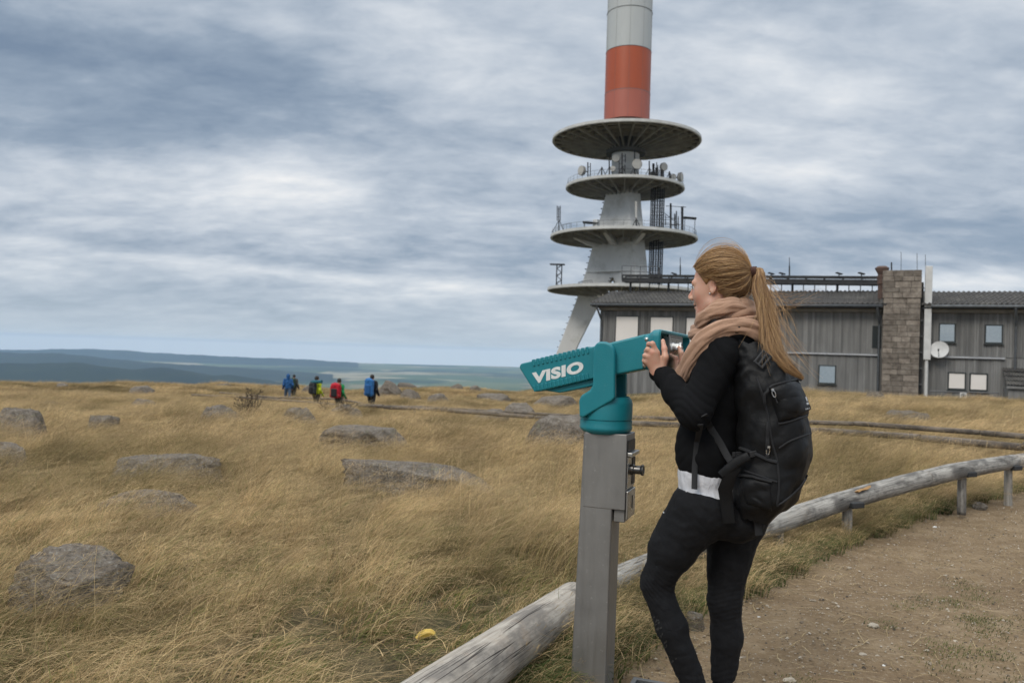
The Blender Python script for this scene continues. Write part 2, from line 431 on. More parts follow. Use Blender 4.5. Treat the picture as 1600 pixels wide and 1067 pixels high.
gc = mix(add('ShaderNodeMapRange', {0: n1, 1: .52, 2: .70, 4: .6}).outputs[0], gc, (.075, .078, .028))
# loose edge: break the dirt mask with noise
dm = add('ShaderNodeMapRange', {0: mth('ADD', dirt, mth('MULTIPLY', mth('SUBTRACT', n2, .5), 1.1)), 1: .32, 2: .68}).outputs[0]
c = mix(dm, gc, dc)
b = add('ShaderNodeBsdfPrincipled', {'Base Color': c, 'Roughness': .95, 'Specular IOR Level': .2})
hgt = mth('ADD', mth('MULTIPLY', n3, .6), mth('ADD', mth('MULTIPLY', n4, .35), mth('MULTIPLY', grit, .25)))
bn = add('ShaderNodeBump', {'Strength': 1.0, 'Distance': .024, 'Height': hgt}); nt.links.new(bn.outputs[0], b.inputs['Normal'])
add('ShaderNodeOutputMaterial', {0: b.outputs[0]})
ground = link('ground', me, M_ground); tag(ground, kind='structure')

# the plain far below, to the visible horizon
pv = []; pf = []; pr = np.concatenate([np.geomspace(350, 15600, 60)]); pa = np.linspace(-180, 180, 181)[:-1] * math.pi / 180
for r in pr:
    for a in pa: pv.append((math.sin(a) * r, math.cos(a) * r, -296 + 5 * math.sin(r * .0021 + a * 9) + 4 * math.sin(r * .0013 - a * 23)))
n = len(pa)
pf = [(i * n + j, i * n + (j + 1) % n, (i + 1) * n + (j + 1) % n, (i + 1) * n + j) for i in range(len(pr) - 1) for j in range(n)]
me = bpy.data.meshes.new('plain'); me.from_pydata(pv, [], pf)
M_plain, nt = _nt('plain_fields'); add, mth, mix, ramp = NT(nt)
pos = add('ShaderNodeNewGeometry').outputs['Position']
mp = add('ShaderNodeMapping', {0: pos}); mp.inputs['Scale'].default_value = (1, .55, 1)
vor = add('ShaderNodeTexVoronoi', {0: mp.outputs[0], 'Scale': .0016, 'Randomness': 1.0})
nn = add('ShaderNodeTexNoise', {0: mp.outputs[0], 'Scale': .00065, 'Detail': 5.0, 'Roughness': .6}).outputs[0]
fc = ramp(add('ShaderNodeSeparateColor', {0: vor.outputs['Color']}).outputs[0], [(0, (.06, .09, .035)), (.35, (.10, .12, .05)), (.6, (.17, .15, .08)), (.8, (.26, .23, .15)), (1, (.13, .10, .06))], 'CONSTANT')
c = mix(add('ShaderNodeMapRange', {0: nn, 1: .50, 2: .56}).outputs[0], fc, (.022, .040, .020))
b = add('ShaderNodeBsdfPrincipled', {'Base Color': c, 'Roughness': .95, 'Specular IOR Level': .1}); add('ShaderNodeOutputMaterial', {0: b.outputs[0]})
tag(link('plain', me, M_plain), kind='structure')

# wooded hills standing in the plain, each ridge its own profile (pixel x, pixel y of its crest) at its own distance
M_hill = mat('hill_forest', (.010, .018, .014), (.022, .032, .020), scale=.004, rough=.95, spec=.1)
def hill(name, prof, dist, width, seed):
    rs = random.Random(seed); rings = []
    px = np.array([q[0] for q in prof], float); py = np.array([q[1] for q in prof], float)
    xs = np.linspace(px[0], px[-1], 160); v = []; f = []
    K = 13
    for i, x in enumerate(xs):
        top = P(x, float(np.interp(x, px, py)) + .35 * math.sin(x * .11 + seed) + .25 * math.sin(x * .37), dist)
        hgt = max(top.z + 300, 2)
        for k in range(K):
            u = k / (K - 1) * 2 - 1
            q = Vector((top.x, top.y, 0)) * (1 + u * width / dist)
            prf = (1 - u * u) ** 1.5
            wob = 1 + .10 * mnoise.noise(Vector((q.x * .0011, q.y * .0011, seed))) * (1 - prf)
            v.append((q.x, q.y, -300 + hgt * prf * wob))
    for i in range(len(xs) - 1):
        for k in range(K - 1): f.append((i * K + k, (i + 1) * K + k, (i + 1) * K + k + 1, i * K + k + 1))
    me = bpy.data.meshes.new(name); me.from_pydata(v, [], f); me.polygons.foreach_set('use_smooth', [True] * len(f))
    tag(link(name, me, M_hill), kind='structure')
hill('near_hills', [(-420, 585), (-250, 565), (-120, 572), (0, 567), (60, 567.5), (120, 566), (170, 573), (205, 577), (240, 574.5), (262, 574), (300, 581), (335, 587), (360, 586), (400, 592), (450, 600), (520, 612)], 4800, 900, 3)
hill('middle_hills', [(-420, 540), (-300, 548), (-150, 544), (0, 549), (30, 552.5), (55, 551), (95, 552), (135, 556), (170, 560), (210, 564), (260, 568), (330, 572), (420, 578), (520, 586)], 7600, 1100, 8)
hill('far_hills', [(-420, 534), (-200, 537), (-60, 543), (30, 547), (80, 545.5), (130, 545), (190, 547), (240, 551), (300, 554), (380, 558), (470, 561), (560, 567)], 12500, 1000, 14)
0 and hill('lowland_ridges', [(430, 570), (500, 568), (560, 569), (610, 571.5), (680, 575), (760, 577), (850, 582), (950, 588)], 10200, 700, 21)

# air: one even box of haze round everything
mb = MB(); mb.box((0, 0, -125), (34000, 34000, 372)); haze_me = mb
M_haze, nt = _nt('haze_air'); add, mth, mix, ramp = NT(nt)
pvn = add('ShaderNodeVolumePrincipled', {'Color': (.48, .68, .95, 1), 'Density': 5.2e-5, 'Anisotropy': 0.0})
o_ = add('ShaderNodeOutputMaterial'); nt.links.new(pvn.outputs[0], o_.inputs['Volume'])
haze = mb.build('haze', M_haze); tag(haze, kind='stuff'); haze.location = (0, 0, 0)
# ================================================================== BOULDERS in the field
M_rock, nt = _nt('granite'); add, mth, mix, ramp = NT(nt)
tc = add('ShaderNodeNewGeometry'); pos = tc.outputs['Position']
def nz(scale, det=6.0, rough=.6, dist=0.0): return add('ShaderNodeTexNoise', {0: pos, 'Scale': scale, 'Detail': det, 'Roughness': rough, 'Distortion': dist}).outputs[0]
a, b_, c_, d_ = nz(2.2), nz(9.0), nz(45.0, 5.0), nz(160.0, 2.0)
col = ramp(b_, [(.25, (.070, .058, .047)), (.45, (.140, .120, .099)), (.62, (.200, .175, .148)), (.8, (.27, .245, .21))])
col = mix(add('ShaderNodeMapRange', {0: a, 1: .48, 2: .66, 4: .6}).outputs[0], col, (.205, .165, .130))
col = mix(add('ShaderNodeMapRange', {0: c_, 1: .55, 2: .68, 4: .75}).outputs[0], col, (.33, .315, .275))
col = mix(add('ShaderNodeMapRange', {0: c_, 1: .44, 2: .34, 4: .8}).outputs[0], col, (.060, .055, .050))
col = mix(add('ShaderNodeMapRange', {0: nz(5.0, 8.0, .7), 1: .60, 2: .66, 4: .6}).outputs[0], col, (.21, .215, .14))
col = mix(add('ShaderNodeMapRange', {0: d_, 1: .62, 2: .72, 4: .5}).outputs[0], col, (.07, .06, .055))
b = add('ShaderNodeBsdfPrincipled', {'Base Color': col, 'Roughness': .92, 'Specular IOR Level': .2})
h_ = mth('ADD', mth('MULTIPLY', b_, 1.0), mth('MULTIPLY', c_, .5))
bn = add('ShaderNodeBump', {'Strength': 1.0, 'Distance': .05, 'Height': h_}); nt.links.new(bn.outputs[0], b.inputs['Normal'])
add('ShaderNodeOutputMaterial', {0: b.outputs[0]})

ROCKS = []      # footprints (x, y, rx, ry, rot) so that no grass grows through stone
_ico = bmesh.new(); bmesh.ops.create_icosphere(_ico, subdivisions=5, radius=1.0)
_iv = np.array([v.co[:] for v in _ico.verts]); _if = [[v.index for v in f.verts] for f in _ico.faces]; _ico.free()
def rock(name, cx, by, wpx, hpx, label, seed, pw=2.6, depth=.75, lean=0.0, flat=0.0, yaw=0.0, cat='boulder', sink=.35, group=None, chips=13):
    """cx, by: photo pixel at the middle of its visible foot; wpx, hpx: its visible width and height in photo pixels"""
    p = G(cx, by); sc = p.y / F_PX
    w, h = wpx * sc, hpx * sc
    dpt = min(w * depth, 2.2)
    rs = np.random.RandomState(seed)
    V = _iv / (np.abs(_iv) ** pw).sum(1)[:, None] ** (1 / pw)
    nzv = np.array([mnoise.fractal(Vector(v * 1.3 + seed * 3.7), 1.0, 2.1, 5) for v in V])
    rid = np.array([abs(mnoise.noise(Vector(v * 2.1 + seed * 1.7))) for v in V])
    V = V * (1 + .20 * nzv - .13 * np.maximum(0, .10 - rid) / .10)[:, None]
    # chip it with a few planes so that it breaks along flat faces
    for _ in range(chips):
        n = rs.normal(size=3); n[2] = abs(n[2]) * .6; n /= np.linalg.norm(n); o = rs.uniform(.62, .93)
        d = V @ n - o; V = V - n * np.maximum(d, 0)[:, None] * .92
    if flat: V[:, 2] = np.where(V[:, 2] > 1 - flat, (1 - flat) + (V[:, 2] - 1 + flat) * .25, V[:, 2])
    V[:, 2] += lean * V[:, 0]
    nz2 = np.array([mnoise.fractal(Vector(v * 4.5 + seed * 2.1), .8, 2.1, 4) for v in V]); V = V * (1 + .035 * nz2)[:, None]
    V = V / np.array([np.ptp(V[:, 0]) / 2, np.ptp(V[:, 1]) / 2, 1.0]); top = V[:, 2].max()
    h += 0 if cat == 'stone' else .02 if p.y < 7 else min(.13, .05 + .003 * p.y)
    hz = h / (top + sink) ; V = V * np.array([w / 2, dpt / 2, hz])
    V[:, 2] += hz * sink
    c, s_ = math.cos(yaw), math.sin(yaw)
    V[:, :2] = np.stack([V[:, 0] * c - V[:, 1] * s_, V[:, 0] * s_ + V[:, 1] * c], 1)
    fwd = Vector((p.x, p.y, 0)).normalized()
    loc = Vector((p.x, p.y, 0)) + fwd * (dpt * .42); loc.z = p.z - .02
    me = bpy.data.meshes.new(name); me.from_pydata(V.tolist(), [], _if); me.polygons.foreach_set('use_smooth', [True] * len(_if))
    o = link(name, me, M_rock); o.location = loc
    tag(o, label, cat, group)
    ROCKS.append((loc.x, loc.y, w / 2, dpt / 2, yaw, h))
    return o
rock('boulder', 108, 962, 168, 92, 'big rounded granite boulder in the long grass, nearest the camera', 1, pw=2.7, depth=.8, sink=.45, chips=5)
rock('boulder', 256, 758, 190, 36, 'long low granite slab humped at its left end, above a thinner slab', 2, pw=2.8, depth=.5, lean=-.12, chips=7)
rock('boulder', 225, 812, 172, 40, 'thin flat slab of rock lying in grass below the humped slab', 3, pw=3.5, depth=.45, flat=.3)
rock('boulder', 32, 698, 100, 52, 'tall dark boulder with lichen at the left border of the photo', 4, pw=2.4, depth=.8, lean=-.25)
rock('boulder', 10, 728, 78, 27, 'pale wedge shaped rock just below the tall dark boulder', 5, pw=2.6, depth=.7, lean=-.2)
rock('boulder', 652, 777, 256, 44, 'long rectangular granite block with a squared left end', 6, pw=7.0, depth=.30, flat=.1, lean=-.14, sink=.5, chips=5)
rock('boulder', 568, 712, 160, 36, 'broad flat topped boulder behind the long rectangular block', 7, pw=4.5, depth=.5, flat=.2, chips=7)
rock('boulder', 892, 716, 160, 58, 'broad pale topped boulder right behind the telescope post', 8, pw=3.0, depth=.6, flat=.35)
rock('boulder', 812, 664, 56, 29, 'dark round boulder leaning against a lower grey one', 9, pw=2.5, depth=.9)
rock('boulder', 768, 667, 66, 22, 'low grey boulder touching the dark round one on its right', 10, pw=2.6, depth=.8, lean=.2)
rock('boulder', 868, 641, 92, 20, 'wide brown boulder under the telescope barrel, behind the log edging', 11, pw=2.8, depth=.6, lean=.1)
rock('boulder', 223, 620, 46, 14, 'small pointed boulder near the skyline on the left', 12, pw=2.3, depth=.8)
rock('boulder', 346, 673, 76, 33, 'grey sloping boulder beside the leafless dark bush', 13, pw=2.6, depth=.8)
rock('boulder', 160, 682, 54, 27, 'small grey boulder halfway up the slope on the left', 14, pw=2.6)
rock('boulder', 466, 671, 66, 28, 'rounded grey boulder below the hikers, right of the bush', 15, pw=2.5)
rock('boulder', 222, 645, 54, 17, 'low flat rock in grass below the pointed boulder', 16, pw=3.0)
rock('boulder', 80, 640, 40, 8, 'faint low stone in the grass on the far left slope', 17, pw=2.8)
rock('boulder', 611, 622, 46, 25, 'large brown boulder right behind the hiker with the blue pack', 18, pw=2.4, lean=-.15)
rock('boulder', 641, 627, 36, 16, 'dark wedge shaped rock right of the large brown boulder', 19, pw=2.5, lean=-.3)
rock('boulder', 684, 632, 40, 14, 'pale sloping rock on the far slope, middle of the field', 20, pw=2.5, lean=.25)
rock('boulder', 770, 630, 56, 12, 'low brown ridge of rock near the skyline left of the telescope', 21, pw=2.8)
rock('boulder', 712, 610, 22, 9, 'dark round stone standing on the skyline', 22, pw=2.4)
rock('boulder', 744, 613, 22, 9, 'dark flat stone on the skyline nearest the telescope tip', 23, pw=2.4)
rock('boulder', 636, 606, 34, 8, 'brown hump of rock breaking the skyline beside the hikers', 24, pw=2.5)
rock('boulder', 482, 616, 24, 12, 'grey rock behind the hiker in the yellow jacket', 25, pw=2.5, lean=.3)
rock('boulder', 538, 664, 62, 26, 'brown grassy hump of rock in front of the green jacketed hiker', 26, pw=2.4)
rock('boulder', 1368, 629, 34, 14, 'pale boulder at the foot of the granite chimney', 27, pw=2.6, depth=.5)
rock('boulder', 1418, 669, 84, 22, 'flat grey rock in the grass right behind the double log edging', 28, pw=3.0)
rock('boulder', 96, 607, 20, 6, 'small white stone near the skyline on the far left', 29, pw=2.5)
rock('boulder', 352, 607, 30, 6, 'dark flat rock at the skyline above the leafless bush', 30, pw=2.5)
rock('boulder', 1085, 975, 32, 22, 'flat pale stone on the dirt behind the woman\'s knee', 31, pw=2.6, cat='stone')
rock('stone', 1370, 812, 22, 9, 'brown stone at the turf edge under the log rail', 32, pw=2.6, cat='stone')
rock('stone', 1528, 792, 24, 10, 'grey stone where turf meets dirt, under the third rail post', 33, pw=2.6, cat='stone')
# ================================================================== GRASS
def grass_mat(name, tipA, tipB, base, patch, trans=.35):
    m, nt = _nt(name); add, mth, mix, ramp = NT(nt)
    bl = add('ShaderNodeAttribute', attribute_name='blade').outputs['Vector']
    s = add('ShaderNodeSeparateXYZ', {0: bl})           # x: random per blade, y: height along the blade
    pos = add('ShaderNodeNewGeometry').outputs['Position']
    n = add('ShaderNodeTexNoise', {0: pos, 'Scale': .33, 'Detail': 4.0, 'Roughness': .65}).outputs[0]
    n2 = add('ShaderNodeTexNoise', {0: pos, 'Scale': 1.9, 'Detail': 3.0}).outputs[0]
    rnd = add('ShaderNodeObjectInfo').outputs['Random']
    c = mix(s.outputs[0], tipA, tipB)
    c = mix(mth('MULTIPLY', add('ShaderNodeMapRange', {0: n, 1: .49, 2: .62}).outputs[0], .85), c, patch)
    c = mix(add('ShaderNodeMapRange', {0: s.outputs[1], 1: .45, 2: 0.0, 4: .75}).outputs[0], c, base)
    v = add('ShaderNodeMapRange', {0: mth('ADD', mth('MULTIPLY', rnd, .5), mth('MULTIPLY', n2, .5)), 1: .30, 2: .70, 3: .50, 4: 1.42}).outputs[0]
    c = mix(1.0, c, v, 'MULTIPLY')
    d = add('ShaderNodeBsdfPrincipled', {'Base Color': c, 'Roughness': .75, 'Specular IOR Level': .25})
    t = add('ShaderNodeBsdfTranslucent', {0: c})
    mx = add('ShaderNodeMixShader', {0: trans, 1: d.outputs[0], 2: t.outputs[0]})
    add('ShaderNodeOutputMaterial', {0: mx.outputs[0]}); return m
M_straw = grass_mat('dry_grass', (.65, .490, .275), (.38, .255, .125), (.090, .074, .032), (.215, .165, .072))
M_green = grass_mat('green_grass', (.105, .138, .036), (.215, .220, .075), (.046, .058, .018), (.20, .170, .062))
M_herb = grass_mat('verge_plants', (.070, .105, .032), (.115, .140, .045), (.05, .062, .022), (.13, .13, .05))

def clump(name, n, rad, h0, h1, wid, lean, curl, mats, seed, heads=.0, seg=4, mixf=.0):
    rs = random.Random(seed); v = []; f = []; at = []; mi = []
    for _ in range(n):
        a = rs.uniform(0, 6.283); r = rad * math.sqrt(rs.random()); x0, y0 = r * math.cos(a), r * math.sin(a)
        h = rs.uniform(h0, h1) * (.75 + .25 * rs.random()); ln = rs.gauss(lean, .20); dr = rs.gauss(0, .48)
        if rs.random() < .08: ln = rs.uniform(-.6, 1.3); dr = rs.uniform(-2.6, 2.6)
        ph = rs.uniform(-1.0, 1.0); w = wid * rs.uniform(.6, 1.25); rb = rs.random()
        pts = []
        for k in range(seg + 1):
            t = k / seg; bend = ln * t + curl * t * t * rs.uniform(.7, 1.3)
            hor = h * (bend * .75) * t; up = h * t * max(.25, 1 - .35 * abs(bend) * t)
            pts.append((x0 + hor * math.cos(dr), y0 + hor * math.sin(dr), up - .03))
        sx_, sy_ = math.cos(ph) * .5, math.sin(ph) * .5; b = len(v); green = rs.random() < mixf
        hd = rs.random() < heads
        for k, p in enumerate(pts):
            t = k / seg; ww = w * (1 - .85 * t)
            if hd and t > .6: ww = w * .55
            v += [(p[0] - sx_ * ww, p[1] - sy_ * ww, p[2]), (p[0] + sx_ * ww, p[1] + sy_ * ww, p[2])]
            at += [(rb, t, 0)] * 2
        for k in range(seg): f.append((b + 2 * k, b + 2 * k + 1, b + 2 * k + 3, b + 2 * k + 2)); mi.append(1 if green else 0)
        if hd and seg > 3:                                # an open, feathery seed head
            p0, p1 = Vector(pts[-2]), Vector(pts[-1])
            for _q in range(7):
                c0 = p0.lerp(p1, rs.uniform(.1, 1.0)); e = c0 + Vector((rs.gauss(.02, .016), rs.gauss(0, .014), rs.uniform(.004, .03))); b = len(v); w2 = w * .55
                v += [tuple(c0), (e.x - w2 * .5, e.y, e.z), (e.x + .006, e.y + .002, e.z + .006), (e.x + w2 * .5, e.y, e.z)]; at += [(min(1, rb * .5), 1, 0)] * 4; f.append((b, b + 1, b + 2, b + 3)); mi.append(0)
    me = bpy.data.meshes.new(name); me.from_pydata(v, [], f); me.polygons.foreach_set('material_index', mi)
    A = me.attributes.new('blade', 'FLOAT_VECTOR', 'POINT'); A.data.foreach_set('vector', [q for t in at for q in t])
    for m in mats: me.materials.append(m)
    return bpy.data.objects.new(name, me)

def field(name, protos, pts, label=None):
    """pts: rows (x, y, z, rot, scale, scale_z, prototype index): grass nobody could count, scattered as ONE object of stuff"""
    pts = np.array(pts, float)
    c = bpy.data.collections.new(name + '_tufts')
    for o in protos: c.objects.link(o)
    me = bpy.data.meshes.new(name); me.from_pydata(pts[:, :3].tolist(), [], [])
    for nm, typ, val in (('rot', 'FLOAT', pts[:, 3]), ('scl', 'FLOAT', pts[:, 4]), ('sclz', 'FLOAT', pts[:, 5])):
        me.attributes.new(nm, typ, 'POINT').data.foreach_set('value', val.astype(np.float32))
    me.attributes.new('kind_index', 'INT', 'POINT').data.foreach_set('value', pts[:, 6].astype(np.int32))
    o = bpy.data.objects.new(name, me); COL.objects.link(o); tag(o, kind='stuff')
    g = bpy.data.node_groups.new(name + '_scatter', 'GeometryNodeTree')
    g.interface.new_socket('Geometry', in_out='INPUT', socket_type='NodeSocketGeometry'); g.interface.new_socket('Geometry', in_out='OUTPUT', socket_type='NodeSocketGeometry')
    N = g.nodes.new; L = g.links.new
    gi, go = N('NodeGroupInput'), N('NodeGroupOutput'); ci = N('GeometryNodeCollectionInfo'); ci.inputs[0].default_value = c
    ci.inputs['Separate Children'].default_value = True; ci.inputs['Reset Children'].default_value = True
    ip = N('GeometryNodeInstanceOnPoints'); ip.inputs['Pick Instance'].default_value = True
    m2p = N('GeometryNodeMeshToPoints')
    def attr(nm, typ='FLOAT'):
        a = N('GeometryNodeInputNamedAttribute'); a.data_type = typ; a.inputs[0].default_value = nm; return a.outputs[0]
    cx = N('ShaderNodeCombineXYZ'); L(attr('rot'), cx.inputs[2]); cs = N('ShaderNodeCombineXYZ'); s_ = attr('scl'); L(s_, cs.inputs[0]); L(s_, cs.inputs[1]); L(attr('sclz'), cs.inputs[2])
    L(gi.outputs[0], ip.inputs['Points']); L(ci.outputs[0], ip.inputs['Instance']); L(attr('kind_index', 'INT'), ip.inputs['Instance Index'])
    L(cx.outputs[0], ip.inputs['Rotation']); L(cs.outputs[0], ip.inputs['Scale']); L(ip.outputs[0], go.inputs[0])
    md = o.modifiers.new('scatter', 'NODES'); md.node_group = g
    return o

# prototypes, sorted by name inside each collection
near = [clump('tuft_a', 80, .13, .30, .66, .0032, .62, .35, [M_straw, M_green], 1, .35, 5, .18), clump('tuft_b', 60, .12, .38, .80, .0030, .78, .40, [M_straw, M_green], 2, .6, 5, .10),
        clump('tuft_c', 90, .12, .12, .32, .0050, .35, .7, [M_green, M_straw], 3, 0, 4, .45), clump('tuft_d', 42, .15, .22, .55, .0040, 1.0, .6, [M_straw, M_green], 4, .1, 5, .25),
        clump('tuft_e', 90, .11, .05, .16, .0056, .3, .8, [M_green, M_straw], 5, 0, 3, .55)]
near.append(clump('tuft_w', 20, .16, .50, .95, .0030, .72, .35, [M_straw, M_green], 6, .85, 6, .03))
mid = [clump('tuft_f', 110, .30, .30, .62, .0068, .65, .35, [M_straw, M_green], 11, .3, 4, .12), clump('tuft_g', 110, .30, .38, .76, .0062, .80, .4, [M_straw, M_green], 12, .4, 4, .08),
       clump('tuft_h', 120, .28, .12, .28, .0090, .4, .7, [M_green, M_straw], 13, 0, 3, .5)]
mid.append(clump('tuft_w_mid', 34, .32, .50, .95, .0058, .75, .4, [M_straw, M_green], 14, .8, 5, .03))
far = [clump('tuft_i', 130, .60, .30, .60, .016, .65, .35, [M_straw, M_green], 21, .2, 3, .10), clump('tuft_j', 130, .60, .38, .72, .015, .8, .4, [M_straw, M_green], 22, .3, 3, .06),
       clump('tuft_k', 130, .55, .16, .30, .022, .4, .7, [M_green, M_straw], 23, 0, 3, .6)]
rs = np.random.RandomState(42)
def on_rock(x, y, grow=.0):
    m_ = np.zeros(x.shape, bool)
    for rx, ry, a, b, yaw, h in ROCKS:
        c, s = math.cos(-yaw), math.sin(-yaw); u = (x - rx) * c - (y - ry) * s; v = (x - rx) * s + (y - ry) * c
        m_ |= (u / (a * .86 + grow)) ** 2 + (v / (b * .62 + grow)) ** 2 < 1
    return m_
def before_rock(x, y):
    """height cap where a rock must stay in view behind the tuft"""
    cap = np.ones(x.shape)
    for rx, ry, a, b, yaw, h in ROCKS:
        dist = ry - b - y; near_ = (np.abs(x - rx * y / max(ry, .1)) < a * 1.0) & (dist > -.15) & (dist < 1.1 + .02 * ry)
        cap = np.where(near_, np.minimum(cap, np.clip(.55 + .40 * h + .5 * np.maximum(dist, 0), .55, 1)), cap)
    return cap
def lownoise(x, y, s, seed):
    r_ = np.random.RandomState(seed); w = np.zeros(x.shape)
    for _ in range(5):
        k = r_.normal(size=2) * s; w += np.sin(k[0] * x + k[1] * y + r_.uniform(0, 6.28) + np.sin(k[1] * x * .7 - k[0] * y * .6))
    return w / 2.2
def scatter(y0, y1, dens, spread=.74, xpad=.8):
    n = int(dens * (spread * (y1 * y1 - y0 * y0) + 2 * xpad * (y1 - y0)))
    y = np.sqrt(rs.uniform(y0 * y0, y1 * y1, n)); x = rs.uniform(-1, 1, n) * (spread * y + xpad)
    return x, y
PATH = []
def put(name, protos, x, y, pick, sc, scz):
    z = terrain(x, y); rot = rs.normal(0, .45, len(x)) + R(-8)
    field(name, protos, np.stack([x, y, z, rot, sc, scz, pick], 1))
# --- near
x, y = scatter(1.5, 13, 26)
ds = dirt_side(x, y); k = (ds < -.02) & ~on_rock(x, y); x, y, ds = x[k], y[k], ds[k]
g_ = lownoise(x, y, 1.1, 3); fx = -ds                                   # fx: metres into the turf
edge = smooth(.95, .35, fx) * smooth(9.5, 6.0, y)                        # trampled, short strip along the log rail
tram = np.exp(-(((x + .05) / .85) ** 2 + ((y - 3.45) / .95) ** 2))       # bare-ish patch round the banana
lowp = np.clip(edge * .85 + tram * 1.1, 0, 1)
u = rs.uniform(size=len(x))
pick = np.where(u < .40, 1, np.where(u < .72, 0, np.where(u < .86, 3, 2)))
pick = np.where((g_ > .30) & (u > .48), 2, pick)
v = rs.uniform(size=len(x)); pick = np.where(v < lowp, np.where(v < lowp * .55, 4, 2), pick)
fore = smooth(5.2, 2.8, y) * .45; v2 = rs.uniform(size=len(x)); pick = np.where(v2 < fore, np.where(v2 < fore * .5, 3, 2), pick)
cap = before_rock(x, y); near_cam = .62 + .38 * smooth(1.8, 4.2, y)
cxy = np.stack(scatter(1.2, 13.5, 3.2), 1)                               # tussock centres
dmin = np.full(len(x), 9.0)
for c_ in cxy: dmin = np.minimum(dmin, np.hypot(x - c_[0], y - c_[1]))
tus = np.clip(1.22 - 1.5 * dmin, .42, 1.22)
hvar = np.clip(.95 + .22 * lownoise(x, y, 2.1, 9), .55, 1.35) * tus
u = np.where(tus < .62, .95, u); pick = np.where((tus < .55) & (rs.uniform(size=len(x)) < .6), 2, pick)
scz = hvar * cap * near_cam * (1 - .45 * lowp) * rs.uniform(.8, 1.15, len(x))
keep = rs.uniform(size=len(x)) > tram * .55
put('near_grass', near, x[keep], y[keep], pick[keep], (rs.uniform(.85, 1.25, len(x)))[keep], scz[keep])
# --- short undergrowth between the tussocks nearest the camera
x, y = scatter(1.5, 7.5, 55); ds = dirt_side(x, y); k = (ds < -.02) & ~on_rock(x, y) & (np.hypot(x - .33, y - 3.12) > .38) & (rs.uniform(size=len(x)) > np.exp(-(((x + .35) / .45) ** 2 + ((y - 3.35) / .5) ** 2)) * .93); x, y, ds = x[k], y[k], ds[k]
u = rs.uniform(size=len(x)); put('undergrowth', near, x, y, np.where(u < .6, 4, np.where(u < .85, 2, 3)), rs.uniform(.8, 1.2, len(x)), rs.uniform(.45, 1.0, len(x)))
# --- taller wisps standing out above the rest
x, y = scatter(2.6, 13, 5.5); ds = dirt_side(x, y); k = (ds < -.75) & ~on_rock(x, y, .1) & (lownoise(x, y, 1.0, 21) > -.35) & (before_rock(x, y) > .98) & (np.hypot(x + .2, y - 3.3) > 1.0); x, y = x[k], y[k]
put('tall_wisps', near, x, y, np.full(len(x), 5), rs.uniform(.8, 1.2, len(x)), rs.uniform(.65, 1.1, len(x)))
# --- middle
x, y = scatter(12, 42, 12)
ds = dirt_side(x, y); k = (ds < -.1) & ~on_rock(x, y); x, y = x[k], y[k]
g_ = lownoise(x, y, .55, 4); u = rs.uniform(size=len(x))
pick = np.where(u < .46, 0, np.where(u < .9, 1, 2)); pick = np.where((g_ > .7) & (u > .55), 2, pick); pick = np.where((rs.uniform(size=len(x)) < .16) & (before_rock(x, y) > .98), 3, pick)
scz = np.clip(.95 + .25 * lownoise(x, y, 1.2, 10), .55, 1.4) * before_rock(x, y) * rs.uniform(.8, 1.15, len(x))
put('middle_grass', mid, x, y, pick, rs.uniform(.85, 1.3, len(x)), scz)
# --- far
x, y = scatter(40, 90, 3.6)
k = ~on_rock(x, y); x, y = x[k], y[k]
g_ = lownoise(x, y, .25, 5); u = rs.uniform(size=len(x))
pick = np.where(u < .5, 0, np.where(u < .92, 1, 2)); pick = np.where((g_ > .8) & (u > .6), 2, pick)
scz = np.clip(.9 + .25 * lownoise(x, y, .8, 11), .5, 1.3) * before_rock(x, y) * rs.uniform(.8, 1.1, len(x))
k = ~((x > 6.5) & (y > 47 + (26 - x) * .25))
put('far_grass', far, x[k], y[k], pick[k], rs.uniform(.85, 1.3, len(x))[k], scz[k])
# ================================================================== STATION BUILDING
def boards_mat(name, c1, c2, c3):
    m, nt = _nt(name); add, mth, mix, ramp = NT(nt)
    geo = add('ShaderNodeNewGeometry'); pos = geo.outputs['Position']
    mp = add('ShaderNodeMapping', {0: pos}); mp.inputs['Scale'].default_value = (1, 1, .10)
    a = add('ShaderNodeTexNoise', {0: mp.outputs[0], 'Scale': 4.0, 'Detail': 7.0, 'Roughness': .65}).outputs[0]
    b_ = add('ShaderNodeTexNoise', {0: pos, 'Scale': .35, 'Detail': 4.0}).outputs[0]
    c = ramp(a, [(.3, c1), (.55, c2), (.75, c3)])
    c = mix(1.0, c, add('ShaderNodeMapRange', {0: geo.outputs['Random Per Island'], 3: .70, 4: 1.16}).outputs[0], 'MULTIPLY')
    c = mix(1.0, c, add('ShaderNodeMapRange', {0: b_, 1: .35, 2: .65, 3: .90, 4: 1.06}).outputs[0], 'MULTIPLY')
    b = add('ShaderNodeBsdfPrincipled', {'Base Color': c, 'Roughness': .85, 'Specular IOR Level': .25}); add('ShaderNodeOutputMaterial', {0: b.outputs[0]}); return m
M_boards = boards_mat('weathered_boards', (.160, .160, .158), (.220, .219, .214), (.275, .272, .266))
M_roofm = mat('roof_sheet', (.040, .038, .037), (.072, .067, .063), scale=1.2, rough=.8, col3=(.10, .095, .085), scale3=.8)
M_fascia = mat('fascia_wood', (.27, .25, .22), (.20, .185, .165), scale=2.0, rough=.8)
M_zinc = mat('zinc_gutter', (.10, .11, .12), (.07, .075, .08), scale=3.0, rough=.5, metal=.3)
M_ledge = mat('ledge_metal', (.50, .51, .53), (.40, .41, .43), scale=2.0, rough=.4, metal=.3)
M_frame = mat('dark_frame', (.022, .030, .032), (.03, .036, .036), rough=.45)
M_glass = mat('window_glass', (.47, .495, .485), (.43, .455, .45), rough=.03, rough2=.05, spec=.9, metal=.9)
